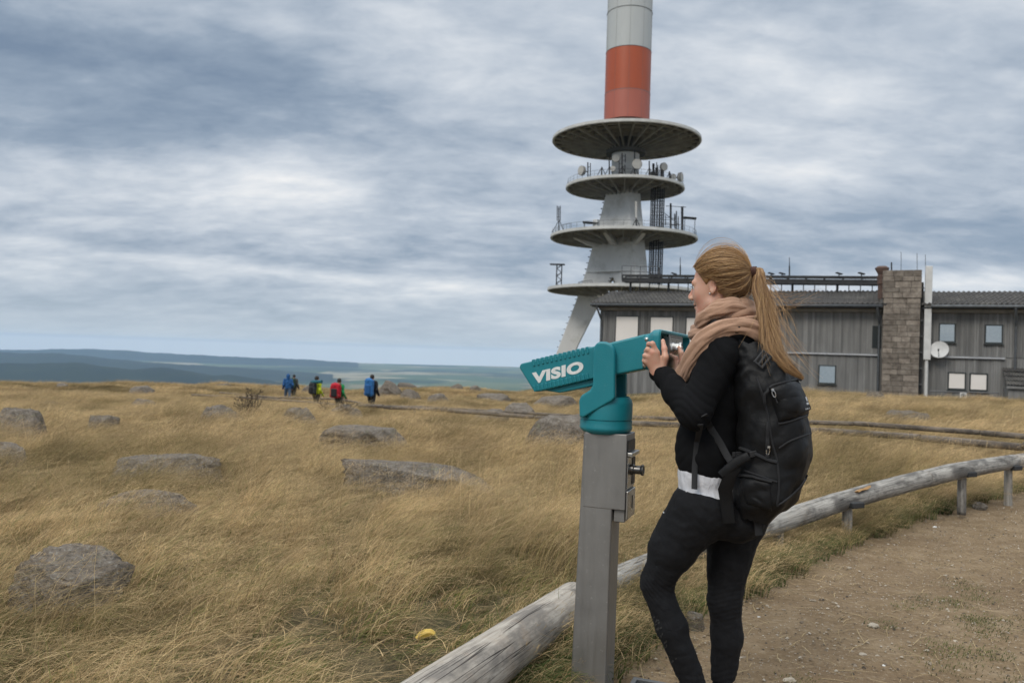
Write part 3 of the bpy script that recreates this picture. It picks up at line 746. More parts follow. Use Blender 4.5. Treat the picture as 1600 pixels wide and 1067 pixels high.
M_pale_pane = mat('pale_pane', (.78, .74, .70), (.72, .68, .64), scale=.8, rough=.35)  # one pale, fairly glossy colour over the whole pane
M_stone, nt = _nt('granite_blocks'); add, mth, mix, ramp = NT(nt)
geo = add('ShaderNodeNewGeometry'); pos = geo.outputs['Position']
a_ = add('ShaderNodeTexNoise', {0: pos, 'Scale': 3.0, 'Detail': 7.0, 'Roughness': .65}).outputs[0]
c = ramp(a_, [(.3, (.125, .105, .088)), (.5, (.215, .185, .156)), (.7, (.30, .265, .225))])
c = mix(1.0, c, add('ShaderNodeMapRange', {0: geo.outputs['Random Per Island'], 3: .68, 4: 1.25}).outputs[0], 'MULTIPLY')
b = add('ShaderNodeBsdfPrincipled', {'Base Color': c, 'Roughness': .9, 'Specular IOR Level': .2})
bn = add('ShaderNodeBump', {'Strength': .8, 'Distance': .05, 'Height': a_}); nt.links.new(bn.outputs[0], b.inputs['Normal']); add('ShaderNodeOutputMaterial', {0: b.outputs[0]})
M_mortar = mat('mortar', (.085, .078, .07), (.06, .055, .05), rough=.95)
M_rust = mat('rusty_flue', (.075, .046, .038), (.125, .078, .060), scale=4, rough=.8)
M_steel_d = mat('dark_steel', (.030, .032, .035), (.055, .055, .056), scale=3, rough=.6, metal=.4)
M_steel_m = mat('grey_steel', (.10, .105, .11), (.15, .15, .155), scale=3, rough=.55, metal=.3)
M_white = mat('white_paint', (.62, .62, .61), (.52, .52, .51), scale=2, rough=.5)

A0 = P(936, 560, 60.0); B0 = P(1700, 560, 47.6)
BO = Vector((A0.x, A0.y, 0)); BU = Vector((B0.x - A0.x, B0.y - A0.y, 0)).normalized(); BN = Vector((BU.y, -BU.x, 0)); BZ = Vector((0, 0, 1))
def BP(px, py, off=0.0):
    p = on_plane(px, py, BO + BN * off, BN); return (p - BO).dot(BU), p.z
LEN = 46.0; DEEP = 11.0
wall_top = BP(1300, 487.5)[1]; led_z = BP(1310, 552)[1]
uch0, _ = BP(1379, 520); uch1, _ = BP(1436, 520)
bld = empty('station_building', BO + BU * 10 + BZ * -1.2)
tag(bld, 'long two storey building clad in grey boards with a dark corrugated roof', 'building')
mb = MB()
mb.obox(BO, BU, BN, BZ, (.02, LEN), (-DEEP, -.09), (-3.6, wall_top))
rs_ = random.Random(3); u = 0.0
while u < LEN:
    w = rs_.choice((.13, .14, .15)); pr = rs_.choice((.0, .016, .034))
    if not (uch0 - .1 < u < uch1 - .1):
        mb.obox(BO, BU, BN, BZ, (u, u + w - .022), (-.088, -.05 + pr), (led_z + .02, wall_top - .004))
        mb.obox(BO, BU, BN, BZ, (u, u + w - .022), (-.088, -.055 + pr * .9), (-3.5, led_z - .12))
    u += w
v = -.2
while v > -DEEP:                                         # boards on the gable end
    mb.obox(BO, BU, BN, BZ, (-.03, .018), (v - .17, v), (-3.5, wall_top - .004)); v -= .19
mb.build('wall', M_boards, bld)
for ua, ub in ((-.05, uch0 - .02), (uch1 + .55, LEN)):
    mb = MB(); mb.obox(BO, BU, BN, BZ, (ua, ub), (-.30, .26), (wall_top, wall_top + .24)); mb.build('fascia', M_fascia, bld, bevel=.02)
# ledge between the storeys
for ua, ub in ((BP(1230, 553)[0], uch0 - .25), (uch1 + .45, BP(1570, 568)[0])):
    mb = MB(); mb.obox(BO, BU, BN, BZ, (ua, ub), (-.05, .12), (led_z - .10, led_z)); mb.build('ledge', M_ledge, bld, bevel=.01)
# corrugated roof in tile-like courses, with overhanging eave
def roof_sheet(u0, u1, e_off, e_z, rise, run, rows, per=.30, amp=.045):
    v = []; f = []; cols = int((u1 - u0) / per * 6) + 1
    lines = []
    for r in range(rows):
        for s in (0, 1):
            t = (r + s) / rows; lines.append((t, .045 * (1 - s)))
    for t, dz_ in lines:
        for i in range(cols):
            u = u0 + (u1 - u0) * i / (cols - 1); w = amp * math.sin(2 * math.pi * u / per)
            p = BO + BU * u + BN * (e_off - run * t) + BZ * (e_z + rise * t + w + dz_); v.append(p)
    n = len(lines)
    for r in range(n - 1):
        for i in range(cols - 1): f.append((r * cols + i, r * cols + i + 1, (r + 1) * cols + i + 1, (r + 1) * cols + i))
    m_ = MB(); m_.add(v, f, 0, False)
    # thickness at the eave
    ev = [p - BZ * .10 for p in v[:cols]]; m_.add(v[:cols] + ev, [(i, i + 1, cols + i + 1, cols + i) for i in range(cols - 1)])
    return m_
eave_z = wall_top + .52
roof = roof_sheet(-.5, uch0 + .2, .85, eave_z, 1.30, 5.6, 7); ro = roof.build('roof', M_roofm, bld)
roof2 = roof_sheet(uch1 + .1, LEN, .85, eave_z - .02, 1.25, 5.6, 7); roof2.build('roof', M_roofm, bld)
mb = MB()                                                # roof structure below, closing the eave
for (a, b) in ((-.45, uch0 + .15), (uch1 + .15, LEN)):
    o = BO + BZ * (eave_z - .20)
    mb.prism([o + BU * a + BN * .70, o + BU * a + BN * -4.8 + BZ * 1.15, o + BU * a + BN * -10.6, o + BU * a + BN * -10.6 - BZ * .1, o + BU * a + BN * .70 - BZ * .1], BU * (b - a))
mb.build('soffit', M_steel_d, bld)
def pipe(name, pts, r, m, par, n=8): mb = MB(); mb.tube(pts, r, n); return mb.build(name, m, par)
for (a, b) in ((-.5, uch0 - .05), (uch1 + .6, LEN)):
    pipe('gutter', [BO + BU * a + BN * .92 + BZ * (eave_z - .16), BO + BU * b + BN * .92 + BZ * (eave_z - .16)], .10, M_zinc, bld)
for upx, ypx in ((938, 489), (1377, 490), (1583, 492)):
    u, z = BP(upx, ypx)
    if upx == 1377: u -= .25
    pipe('downpipe', [BO + BU * u + BN * .92 + BZ * (eave_z - .2), BO + BU * u + BN * .92 + BZ * (eave_z - .35), BO + BU * (u + .15) + BN * .10 + BZ * (wall_top - .75), BO + BU * (u + .15) + BN * .10 + BZ * (wall_top - 1.0), BO + BU * (u + .15) + BN * .10 + BZ * -3.2], .075, M_zinc, bld)
def window(x0, y0, x1, y1, pane_mat, fr=.07, label=None):
    u0, z1 = BP(x0, y0); u1, z0 = BP(x1, y1)
    f = MB()
    for a, b, c_, d in ((u0, u0 + fr, z0, z1), (u1 - fr, u1, z0, z1), (u0 + fr, u1 - fr, z1 - fr, z1), (u0 + fr, u1 - fr, z0, z0 + fr * 1.6)):
        f.obox(BO, BU, BN, BZ, (a, b), (-.10, .035), (c_, d))
    w = f.build('window', M_frame, bld, bevel=.008)
    p = MB(); a_, b_ = z0 + fr * 1.6, z1 - fr; o_ = BO + BU * (u0 + fr)          # pane shaped leaning back so that it mirrors more sky
    p.prism([o_ + BN * .026 + BZ * a_, o_ + BN * -.010 + BZ * b_, o_ + BN * -.12 + BZ * b_, o_ + BN * -.12 + BZ * a_], BU * (u1 - u0 - 2 * fr)); p.build('pane', pane_mat, w)
    s = MB(); s.obox(BO, BU, BN, BZ, (u0 - .06, u1 + .06), (-.04, .11), (z0 - .05, z0 - .003)); s.build('sill', M_frame, w, bevel=.008)
    if label: w['label'] = label
    return w
for x0, x1, yy in ((962, 997, 493.5), (1016, 1051, 494.5), (1072, 1107, 495.5), (1126, 1160, 496.5)):
    window(x0, yy, x1, yy + 50, M_pale_pane, .05, 'tall window covered by a white blind')
window(1467, 505, 1493, 536, M_glass); window(1539, 507, 1567, 538, M_glass)
window(1481, 581, 1509, 610, M_pale_pane); window(1515, 582.5, 1543, 612, M_pale_pane); window(1279, 570, 1306, 601, M_glass)
window(1222, 568, 1242, 599, M_glass)
# louvred vent
u0, z1 = BP(1363, 509); u1, z0 = BP(1377, 544)
mb = MB(); mb.obox(BO, BU, BN, BZ, (u0, u1), (-.10, -.01), (z0, z1))
for i in range(14):
    z = z0 + (z1 - z0) * (i + .5) / 14; mb.obox(BO, (BU), (BN + BZ * -.6).normalized(), BZ, (u0 + .04, u1 - .04), (-.008, .04), (z, z + .03))
mb.build('louvre_vent', M_frame, bld)
# granite chimney with block courses
ch_z1 = BP(1408, 424)[1] ; rs_ = random.Random(9)
mb = MB(); cw = uch1 - uch0; cf = .80; cb = -1.3
mb.obox(BO, BU, BN, BZ, (uch0 + .05, uch1 - .05), (cb, cf - .05), (-3.4, ch_z1 - .06), 1)
z = -3.4; k = 0
while z < ch_z1 - .1:
    h = rs_.uniform(.30, .42); h = min(h, ch_z1 - z); cap_ = z > ch_z1 - 1.9
    u = uch0
    while u < uch1 - .05:
        w = min(rs_.uniform(.45, 1.0), uch1 - u)
        if uch1 - u - w < .3: w = uch1 - u
        pr = rs_.uniform(-.02, .03) + (.05 if cap_ else 0)
        mb.obox(BO, BU, BN, BZ, (u + .012 - (.05 if cap_ and u == uch0 else 0), u + w - .012 + (.05 if cap_ and u + w > uch1 - .01 else 0)), (cf - .3, cf + pr), (z + .012, z + h - .012), 0); u += w
    v = cf - .31
    while v > cb + .05:
        w = min(rs_.uniform(.4, .9), v - cb)
        for uu, sgn in ((uch1, 1), (uch0, -1)):
            pr = rs_.uniform(-.01, .03) + (.05 if cap_ else 0); a = sorted((uu - sgn * .25, uu + sgn * pr))
            mb.obox(BO, BU, BN, BZ, a, (v - w + .012, v - .012), (z + .012, z + h - .012), 0)
        v -= w
    z += h
chm = mb.build('chimney', [M_stone, M_mortar], bld)
chm['label'] = 'granite block chimney'
# pale duct beside the chimney with brackets
ud, _ = BP(1444.5, 500); dz1 = BP(1446, 416, .55)[1]
mb = MB(); mb.obox(BO, BU, BN, BZ, (ud - .05, ud + .36), (.30, .68), (BP(1441, 562, .5)[1], dz1)); duct = mb.build('duct', M_white, bld, bevel=.03)
mb = MB(); mb.lathe(BO + BU * (ud + .14) + BN * .49 + BZ * -3.2, [(.11, 0), (.11, BP(1441, 562, .5)[1] + 3.2)], 12); mb.build('duct_leg', M_white, duct)
for i in range(8):
    z = -1.0 + i * (dz1 + .6) / 8; mb = MB(); mb.obox(BO, BU, BN, BZ, (ud - .45, ud - .052), (.42, .50), (z, z + .06)); mb.build('bracket', M_steel_m, duct)
mb = MB(); mb.obox(BO, BU, BN, BZ, (uch1 + .06, ud - .10), (-.05, .30), (-3.2, dz1 - 1.0)); mb.build('cable_channel', M_steel_d, bld)
# rusty flue at the chimney's left
uf, _ = BP(1380, 460, -1.2); zf = BP(1380, 416, -1.2)[1]
mb = MB(); o = BO + BU * (uf - .1) + BN * -1.2
mb.lathe(o, [(.24, eave_z - .3), (.24, zf - 1.2), (.30, zf - 1.2), (.30, zf - .65), (.24, zf - .6), (.30, zf - .45), (.44, zf - .2), (.44, zf - .12), (.26, zf), (.0, zf + .02)], 16); mb.build('flue', M_rust, bld)
# small tiled porch at the right
u0, zp = BP(1566, 575); 
mb = MB()
for r in range(4):
    for i in range(70):
        a = u0 + i * .16; t0, t1 = r / 4, (r + 1) / 4
        p = [BO + BU * (a + j * .08) + BN * (2.0 * (1 - t) ) + BZ * (zp - 1.05 * (1 - t) + (.05 if j == 1 else 0) + (.06 if t == t0 else 0)) for t in (t0, t1) for j in (0, 1, 2)]
        mb.add(p, [(0, 1, 4, 3), (1, 2, 5, 4)])
mb.build('porch_roof', M_roofm, bld)
mb = MB(); mb.obox(BO, BU, BN, BZ, (u0 + .1, LEN), (-.05, 1.75), (-3.4, zp - 1.22)); mb.obox(BO, BU, BN, BZ, (u0, LEN), (1.76, 1.95), (zp - 1.20, zp - 1.06))
mb.build('porch', M_boards, bld)

# satellite dish on the wall
uD, zD = BP(1467.5, 546, .55)
dsh = empty('satellite_dish', BO + BU * uD + BN * .1 + BZ * zD); tag(dsh, 'round pale satellite dish fixed to the grey boards right of the chimney', 'satellite dish')
c0 = BO + BU * uD + BN * .62 + BZ * zD; ax = (BN + BZ * .25 - BU * .2).normalized()
mb = MB(); prof = [(.0, -.10), (.2, -.085), (.38, -.045), (.52, .0), (.535, .004), (.535, -.012), (.38, -.07), (.2, -.11), (.0, -.125)]
mb.lathe(c0, prof, 28, axis=ax, cap=False); mb.build('reflector', M_white, dsh)
mb = MB(); mb.tube([c0 - BZ * .5, c0 - BZ * .42 + ax * .25, c0 + ax * .42 - BZ * .18], .018, 6); mb.box(c0 + ax * .42 - BZ * .15, (.07, .07, .16)); mb.build('feed_arm', M_steel_d, dsh)
mb = MB(); mb.tube([c0 - ax * .1, BO + BU * uD + BN * .3 + BZ * zD, BO + BU * uD + BN * -.02 + BZ * zD], .03, 8); mb.build('wall_mount', M_steel_m, dsh)

# barrier rail with a notice in front of the lower windows
bar_o = BO + BN * 3.2
def B2(px, py, off): u, z = BP(px, py, off); return BO + BU * u + BN * off + BZ * z
rail_th = empty('barrier_rail', B2(1500, 625, 3.2)); tag(rail_th, 'low metal barrier rail standing in front of the two lower right windows', 'railing')
p0, p1 = B2(1452, 611, 3.2), B2(1560, 614, 3.2)
mb = MB(); mb.tube([p0, p1], .035, 8); mb.build('handrail', M_steel_m, rail_th)
mb = MB(); mb.tube([p0 - BZ * .45, p1 - BZ * .45], .025, 8); mb.build('handrail', M_steel_m, rail_th)
for i in range(5):
    q = p0.lerp(p1, i / 4); mb = MB(); mb.tube([q + BZ * .03, q - BZ * 1.3], .03, 8); mb.build('post', M_steel_m, rail_th)
sg = empty('notice_sign', B2(1505, 618, 3.26)); tag(sg, 'small white notice with a dark symbol on the barrier rail', 'sign')
q = B2(1505, 618.5, 3.26); mb = MB(); mb.obox(q, BU, BN, BZ, (-.17, .17), (0, .012), (-.22, .20)); mb.build('board', M_white, sg)
mb = MB()
M_ink = mat('dark_ink', (.03, .03, .03), rough=.6)
n_ = 20
mb.add([q + BN * .0145 + BU * (r * math.cos(2 * math.pi * i / n_)) + BZ * (.03 + r * math.sin(2 * math.pi * i / n_)) for r in (.085, .12) for i in range(n_)], [(i, (i + 1) % n_, n_ + (i + 1) % n_, n_ + i) for i in range(n_)])
mb.obox(q + BZ * .03, (BU - BZ).normalized(), BN, (BU + BZ).normalized(), (-.10, .10), (.0145, .016), (-.018, .018)); mb.obox(q, BU, BN, BZ, (-.03, .03), (.0145, .0155), (-.03, .08)); mb.obox(q, BU, BN, BZ, (-.12, .12), (.0145, .0155), (-.17, -.13))
mb.build('symbol', M_ink, sg)

# steel cable bridge running above the roof
CO = -4.2
def B3(px, py): u, z = BP(px, py, CO); return BO + BU * u + BN * CO + BZ * z
br = empty('cable_bridge', B3(1180, 440)); tag(br, 'dark steel cable bridge on stilts running above the building roof', 'bridge')
pa_, pb_ = B3(975, 431), B3(1377, 434)
def girder(a, b, h, w, name, m):
    d = (b - a); L_ = d.length; d.normalize(); s = Vector((-d.y, d.x, 0)).normalized(); mb = MB()
    for zz_ in (0, -h): 
        for sgn in (-1, 1): mb.obox(a + BZ * zz_ + s * (w * sgn), d, s, BZ, (0, L_), (-.07, .07), (-.06, .06))
    n = int(L_ / 1.2)
    for i in range(n + 1):
        for sgn in (-1, 1): mb.obox(a + d * (L_ * i / n) + s * (w * sgn), d, s, BZ, (-.05, .05), (-.04, .04), (-h + .06, -.06))
        mb.obox(a + d * (L_ * i / n), d, s, BZ, (-.05, .05), (-w + .07, w - .07), (-h - .03, -h + .03))
    mb.obox(a, d, s, BZ, (0, L_), (-w + .075, w - .075), (-h + .07, -h + .30))
    return mb.build(name, m, br)
girder(pa_, pb_, .48, .45, 'girder', M_steel_d)
d = (pb_ - pa_); L_ = d.length; d.normalize()
for i in range(24):
    q = pa_ + d * (L_ * (.03 + .94 * i / 23)) - BZ * .47; mb = MB(); mb.tube([q, q - BZ * (1.5 if i % 4 else 2.2)], .035 if i % 4 else .09, 6); mb.build('stilt', M_steel_d, br)
mb = MB()
q0, q1 = B3(972, 415), B3(1030, 417)
for dz_ in (0, -.45): mb.tube([q0 - BZ * dz_ * -1, q1 + BZ * dz_], .03, 6)
for i in range(5): q = q0.lerp(q1, i / 4); mb.tube([q, q - BZ * 1.0], .03, 6)
mb.build('railing', M_steel_m, br)
for x in (1205, 1222, 1311, 1346, 1053):
    q = B3(x, 430); mb = MB(); mb.box(q + BZ * .12, (.42, .34, .07), Matrix.Rotation(.25, 3, 'Y')); mb.tube([q - BZ * .12, q + BZ * .10], .04, 6); mb.build('floodlight', M_steel_d, br)
for i, (x, y0, y1, lab) in enumerate(((1063, 402, 432, 'short aerial rod on the cable bridge, left of the woman\'s head'), (1233.5, 402, 432, 'short aerial rod on the cable bridge, right of the woman\'s hair'))):
    a, b_ = B3(x, y0), B3(x, y1); mb = MB(); mb.tube([b_, b_.lerp(a, .55), b_.lerp(a, .56), a], [.055, .055, .03, .025], 6); tag(mb.build('aerial', M_steel_d, None), lab, 'antenna')
for x, y0, lab in ((1393, 410, 'short dark aerial on top of the granite chimney'), (1408, 394, 'thin wire aerial above the middle of the chimney'), (1433, 396, 'thin wire aerial at the right edge of the chimney'), (1446, 398, 'thin wire aerial on top of the pale duct')):
    a, b_ = B2(x, y0, -.1), B2(x, 432, -.1); mb = MB(); mb.tube([b_, a], .05 if x == 1393 else .016, 6); tag(mb.build('aerial', M_steel_d, None), lab, 'antenna')
# ================================================================== TRANSMITTER TOWER
M_tw = mat('tower_white', (.68, .68, .665), (.60, .60, .59), scale=.35, detail=7, rough=.6, col3=(.50, .50, .475), scale3=.35, stretch=(1, 1, .12))
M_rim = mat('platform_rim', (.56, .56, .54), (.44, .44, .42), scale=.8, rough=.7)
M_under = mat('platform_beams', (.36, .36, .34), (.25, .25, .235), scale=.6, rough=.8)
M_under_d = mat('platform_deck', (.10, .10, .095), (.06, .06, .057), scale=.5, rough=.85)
M_red = mat('faded_red', (.41, .115, .075), (.38, .105, .070), scale=.5, detail=6, rough=.45, stretch=(1, 1, .25))
M_orange = mat('bright_orange', (.40, .076, .022), (.36, .070, .022), scale=.5, detail=6, rough=.35, stretch=(1, 1, .25))
M_tube = mat('pale_cladding', (.46, .48, .48), (.43, .45, .45), scale=.5, detail=6, rough=.5, stretch=(1, 1, .25))
M_seam = mat('seam', (.16, .16, .16), rough=.7)
TD = 130.0
_t0 = P(975.0, 330, TD); TX, TY = _t0.x, _t0.y
TSC = F_PX / TD
def TZ(py): return on_plane(975 + (330 - py) * .03, py, Vector((TX, TY, 0)), Vector((0, -1, 0))).z
TO = Vector((TX, TY, 0))
tower = empty('transmitter_tower', TO + Vector((0, 0, -4)))
tag(tower, 'tall red and white transmitter tower with four round platforms on splayed concrete legs', 'tower')
vdir = Vector((CAM.x - TX, CAM.y - TY, 0)).normalized(); rdir = Vector((-vdir.y, vdir.x, 0)) * -1   # towards camera / to the right in the picture
if rdir.dot(_RT) < 0: rdir = -rdir
def pol(r, a, z): return TO + (rdir * math.cos(a) - vdir * math.sin(a) * -1 * -1) * r + BZ * z if False else TO + (rdir * math.cos(a) - vdir * math.sin(a)) * r + BZ * z
# tube sections
r0 = 35.5 / TSC
def tubesec(name, m, z0, z1, r):
    mb = MB(); n = 48
    mb.lathe(TO, [(r, z0), (r, z1)], n); o = mb.build(name, m, tower); return o
zs = [TZ(193), TZ(150), TZ(84.5), TZ(24), TZ(-8), TZ(-14)]
for i, (m, nm) in enumerate(((M_red, 'mast_section'), (M_orange, 'mast_section'), (M_tube, 'mast_section'), (M_tube, 'mast_section'), (M_red, 'mast_section'))):
    o = tubesec(nm, m, zs[i] + .05, zs[i + 1] - .01, r0 * (1 - .004 * i))
    o['label'] = ('faded red lowest mast section', 'bright orange red mast section', 'pale grey mast section', 'pale grey mast section', 'red mast section')[i]
mb = MB()
for z in zs[1:5]: mb.lathe(TO, [(r0 * .99, z - .02), (r0 * 1.006, z - .02), (r0 * 1.006, z + .06), (r0 * .99, z + .06)], 48)
for k in range(10):
    a = k * 2 * math.pi / 10 + .35
    for i in range(5): q = pol(r0 * (1.001 - .004 * i), a, 0); mb.box(q + BZ * (zs[i] + zs[i + 1]) / 2, (.022, .022, zs[i + 1] - zs[i] - .3))
mb.build('seams', M_seam, tower).name = 'seam'
# platforms: ring rim, deck, radial and ring beams below; hub
def platform(py, rpx, rise, hub_r, nb, deck=True, gap=None):
    z = TZ(py); r = rpx / TSC; mb = MB(); n = 72
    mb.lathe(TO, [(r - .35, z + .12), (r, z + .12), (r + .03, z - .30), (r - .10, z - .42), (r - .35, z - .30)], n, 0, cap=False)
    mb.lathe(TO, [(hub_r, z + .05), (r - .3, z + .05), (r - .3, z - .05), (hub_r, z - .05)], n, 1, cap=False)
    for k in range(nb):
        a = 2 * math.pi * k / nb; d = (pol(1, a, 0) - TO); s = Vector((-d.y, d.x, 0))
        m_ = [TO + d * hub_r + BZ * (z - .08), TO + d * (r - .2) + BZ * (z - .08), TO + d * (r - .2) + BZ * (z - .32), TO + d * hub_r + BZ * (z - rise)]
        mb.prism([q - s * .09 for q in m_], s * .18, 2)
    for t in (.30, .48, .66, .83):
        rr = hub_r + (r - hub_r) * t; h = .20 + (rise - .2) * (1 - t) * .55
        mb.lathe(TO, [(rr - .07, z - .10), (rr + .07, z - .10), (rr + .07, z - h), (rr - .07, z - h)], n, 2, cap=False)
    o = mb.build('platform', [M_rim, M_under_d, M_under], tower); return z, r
pz1, pr1 = platform(220, 115.5, 1.75, 3.1, 30); pz2, pr2 = platform(294, 92, 1.5, 2.4, 24); pz3, pr3 = platform(372, 114, 1.5, 3.2, 24); pz4, pr4 = platform(454, 116, 1.3, 5.0, 28)
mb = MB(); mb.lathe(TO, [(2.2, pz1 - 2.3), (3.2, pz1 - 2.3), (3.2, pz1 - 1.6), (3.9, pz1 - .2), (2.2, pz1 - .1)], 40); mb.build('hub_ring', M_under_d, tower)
mb = MB(); mb.lathe(TO, [(21.5 / TSC, pz2 - .3), (21.5 / TSC, pz1 - .3)], 40); mb.build('core', M_tw, tower)
# tripod: three splayed legs that grow together above
LEGA = [math.pi, math.pi * 1.0 + 2 * math.pi / 3, math.pi - 2 * math.pi / 3]
def tipr(py): return np.interp(py, [300, 443, 552, 640], [2.8, 6.25, 10.2, 13.3])
def innr(py): return np.interp(py, [424, 477, 543, 640], [.9, 3.7, 6.9, 10.6])
TW = 1.15
mb = MB(); rings = []
for py in (296, 330, 372, 410, 428):
    z = TZ(py); R_ = tipr(py); ring = []
    for a in LEGA:
        d = pol(1, a, 0) - TO; s = Vector((-d.y, d.x, 0)); sg_ = 1
        ring += [TO + d * R_ - s * TW + BZ * z, TO + d * R_ + s * TW + BZ * z]
        nd = None
    rings.append(ring)
mb.loft(rings, 0, True, False)
mb.build('shaft', M_tw, tower, bevel=.12)
for a in LEGA:
    d = pol(1, a, 0) - TO; s = Vector((-d.y, d.x, 0)); mb = MB(); rings = []
    for py in (424, 477, 543, 640):
        z = TZ(py); R_, r_ = tipr(py) - .01, innr(py); wi = max(.02, TW * 1.0 + (1.9 if py == 424 else .35 if py == 477 else 0))
        rings.append([TO + d * R_ - s * (TW - .01) + BZ * z, TO + d * R_ + s * (TW - .01) + BZ * z, TO + d * r_ + s * wi + BZ * z, TO + d * r_ - s * wi + BZ * z])
    mb.loft(rings, 0, True, False); mb.build('leg', M_tw, tower, bevel=.10)
mb = MB(); d = pol(1, LEGA[0], 0) - TO; s = Vector((-d.y, d.x, 0))       # climbing steps up the left leg, joints round the shaft
for i in range(26):
    py = 545 - i * 9.5; z = TZ(py); mb = MB(); mb.obox(TO + d * (tipr(py) + .02) + BZ * z, d, s, BZ, (-.2, .34), (-.25, .25), (-.05, .05)); mb.build('step_iron', M_steel_m, tower)
# curved brackets under the third platform
for a in (math.pi + .35, -1.9, -1.2, .3):
    d = pol(1, a, 0) - TO; s = Vector((-d.y, d.x, 0)); mb = MB(); z = pz3 - .3
    mb.prism([TO + d * 2.5 + BZ * z - s * .35, TO + d * 8.6 + BZ * z - s * .35, TO + d * 8.2 + BZ * (z - .35) - s * .35, TO + d * 6.0 + BZ * (z - 1.25) - s * .35, TO + d * 4.8 + BZ * (z - 1.45) - s * .35, TO + d * 2.5 + BZ * (z - 1.45) - s * .35], s * .7); mb.build('bracket', M_tw, tower)
# dark cable shafts at the right, from the second platform down
for px, w in ((1018, .55), (1025, .75), (1032, .60)):
    x = (px - 975) / TSC; q = TO + rdir * x + vdir * 3.0; mb = MB(); z0, z1 = TZ(452), pz2 - .4
    for sx_ in (-1, 1):
        for sy_ in (-1, 1): mb.obox(q, rdir, vdir, BZ, (sx_ * w / 2 - .07, sx_ * w / 2 + .07), (sy_ * .3 - .06, sy_ * .3 + .06), (z0, z1))
    n = int((z1 - z0) / .55)
    for i in range(n):
        z = z0 + (z1 - z0) * i / n; mb.obox(q, rdir, vdir, BZ, (-w / 2 + .071, w / 2 - .071), (-.35, -.25), (z, z + .13)); mb.obox(q, rdir, vdir, BZ, (-w / 2 + .071, w / 2 - .071), (.25, .35), (z + .2, z + .33))
    mb.obox(q, rdir, vdir, BZ, (-.08, .08), (-.20, .20), (z0, z1)); mb.build('cable_shaft', M_steel_d, tower)
# thin safety rails along the two lower platforms, left side
mb = MB()
for (z, r, a0, a1) in ((pz3 + .1, pr3 - .8, 2.4, 3.9), (pz4 + .1, pr4 - 5.0, 3.3, 4.0)):
    n = 14; pts = [pol(r, a0 + (a1 - a0) * i / n, z + 1.0) for i in range(n + 1)]; mb.tube(pts, .03, 5)
    for p in pts: mb.tube([p, p - BZ * 1.05], .03, 5)
    mb.build('guard_rail', M_steel_m, tower); mb = MB()
mb = MB()                                                # slatted opening between the legs above the lowest platform
for i in range(4):
    z = pz4 + .3 + i * .45; mb.obox(TO + vdir * 3.0 - rdir * 1.7, rdir, vdir, BZ, (-.8 + i * .16, .8 - i * .16), (-.2, .1), (z, z + .1))
mb.build('slats', M_steel_d, tower).name = 'louvre'
for z, r in ((pz2, pr2 - .25), (pz3, pr3 - .25)):        # thin rim railings
    mb = MB(); n = 48; pts = [pol(r, i * 6.2832 / n, z + 1.0) for i in range(n + 1)]; mb.tube(pts, .022, 4); mb.tube([p - BZ * .5 for p in pts], .016, 4)
    for p in pts[:-1]: mb.tube([p, p - BZ * .95], .022, 4)
    mb.build('rim_railing', M_steel_m, tower)
for k in range(9):                                       # cabinets and boxes standing about on the decks
    a_ = (2.2, 2.9, 3.6, 4.1, 4.6, 5.0, 5.5, 5.9, .4)[k]; z, r = ((pz2, pr2), (pz3, pr3))[k % 2]; q = pol(r * .62, a_, z + .12); h = (.9, 1.4, .7, 1.8, 1.1, .8, 1.5, 1.0, 1.3)[k]
    mb = MB(); mb.box(q + BZ * h / 2, (.9, .8, h), Matrix.Rotation(a_, 3, 'Z')); mb.build('cabinet', (M_steel_m, M_tw)[k % 2], tower, bevel=.03)
# ---------------------------------------------------------------- equipment standing on the platforms
M_drum = mat('antenna_white', (.50, .49, .46), (.42, .41, .385), scale=1.5, rough=.6)
def TP(px, py, front=0.0):
    """a point of the tower's picture plane, 'front' metres nearer to the camera"""
    o = TO + vdir * front; return on_plane(px, py, o, vdir)
def mast(px, y0, y1, front, label, tripod=True, rods=(), r=.10, cat='antenna'):
    a, b_ = TP(px, y0, front), TP(px, y1, front); b_.z = min(b_.z, a.z - .5)
    o = empty('antenna_mast', b_); tag(o, label, cat, 'antennas on the tower platforms')
    mb = MB(); mb.tube([b_, a], r, 8); mb.build('pole', M_steel_d, o)
    if tripod:
        for k in range(3):
            an = k * 2.094 + .5; mb = MB(); mb.tube([b_ + Vector((1.1 * math.cos(an), 1.1 * math.sin(an), 0)), b_ + BZ * 1.9], .06, 6); mb.build('strut', M_steel_d, o)
    for dx_, ya, yb in rods:
        p, q = TP(px + dx_, ya, front), TP(px + dx_, yb, front); mb = MB(); mb.tube([q, p], .07, 6)
        for t in (.25, .75): w = q.lerp(p, t); mb.tube([w, Vector((b_.x, b_.y, w.z))], .04, 5)
        mb.build('rod', M_steel_d, o)
    return o
def drum(px, py, rpx, front, facing, label):
    c_ = TP(px, py, front); r = rpx / TSC; ax = (rdir * facing[0] + vdir * facing[1]).normalized()
    o = empty('drum_antenna', c_); tag(o, label, 'dish antenna', 'drum antennas on the tower platforms')
    mb = MB(); mb.lathe(c_, [(r * .3, -r * .75), (r * .92, -r * .45), (r, -.3 * r), (r, .28 * r), (r * .96, .33 * r), (0, .36 * r)], 24, axis=ax); mb.build('drum', M_drum, o)
    mb = MB(); mb.lathe(c_, [(r * 1.03, .12 * r), (r * 1.03, .26 * r), (r * .98, .26 * r), (r * .98, .12 * r)], 24, axis=ax, cap=False); mb.build('clamp_ring', M_steel_m, o)
    mb = MB(); mb.tube([c_ - ax * r * .7, c_ - ax * (r * .75 + .5)], .09, 6); mb.build('mount', M_steel_d, o)
mast(918.5, 254, 281, 5.0, 'twin rod antenna at the left end of the second platform', False, ((4, 255, 281),))
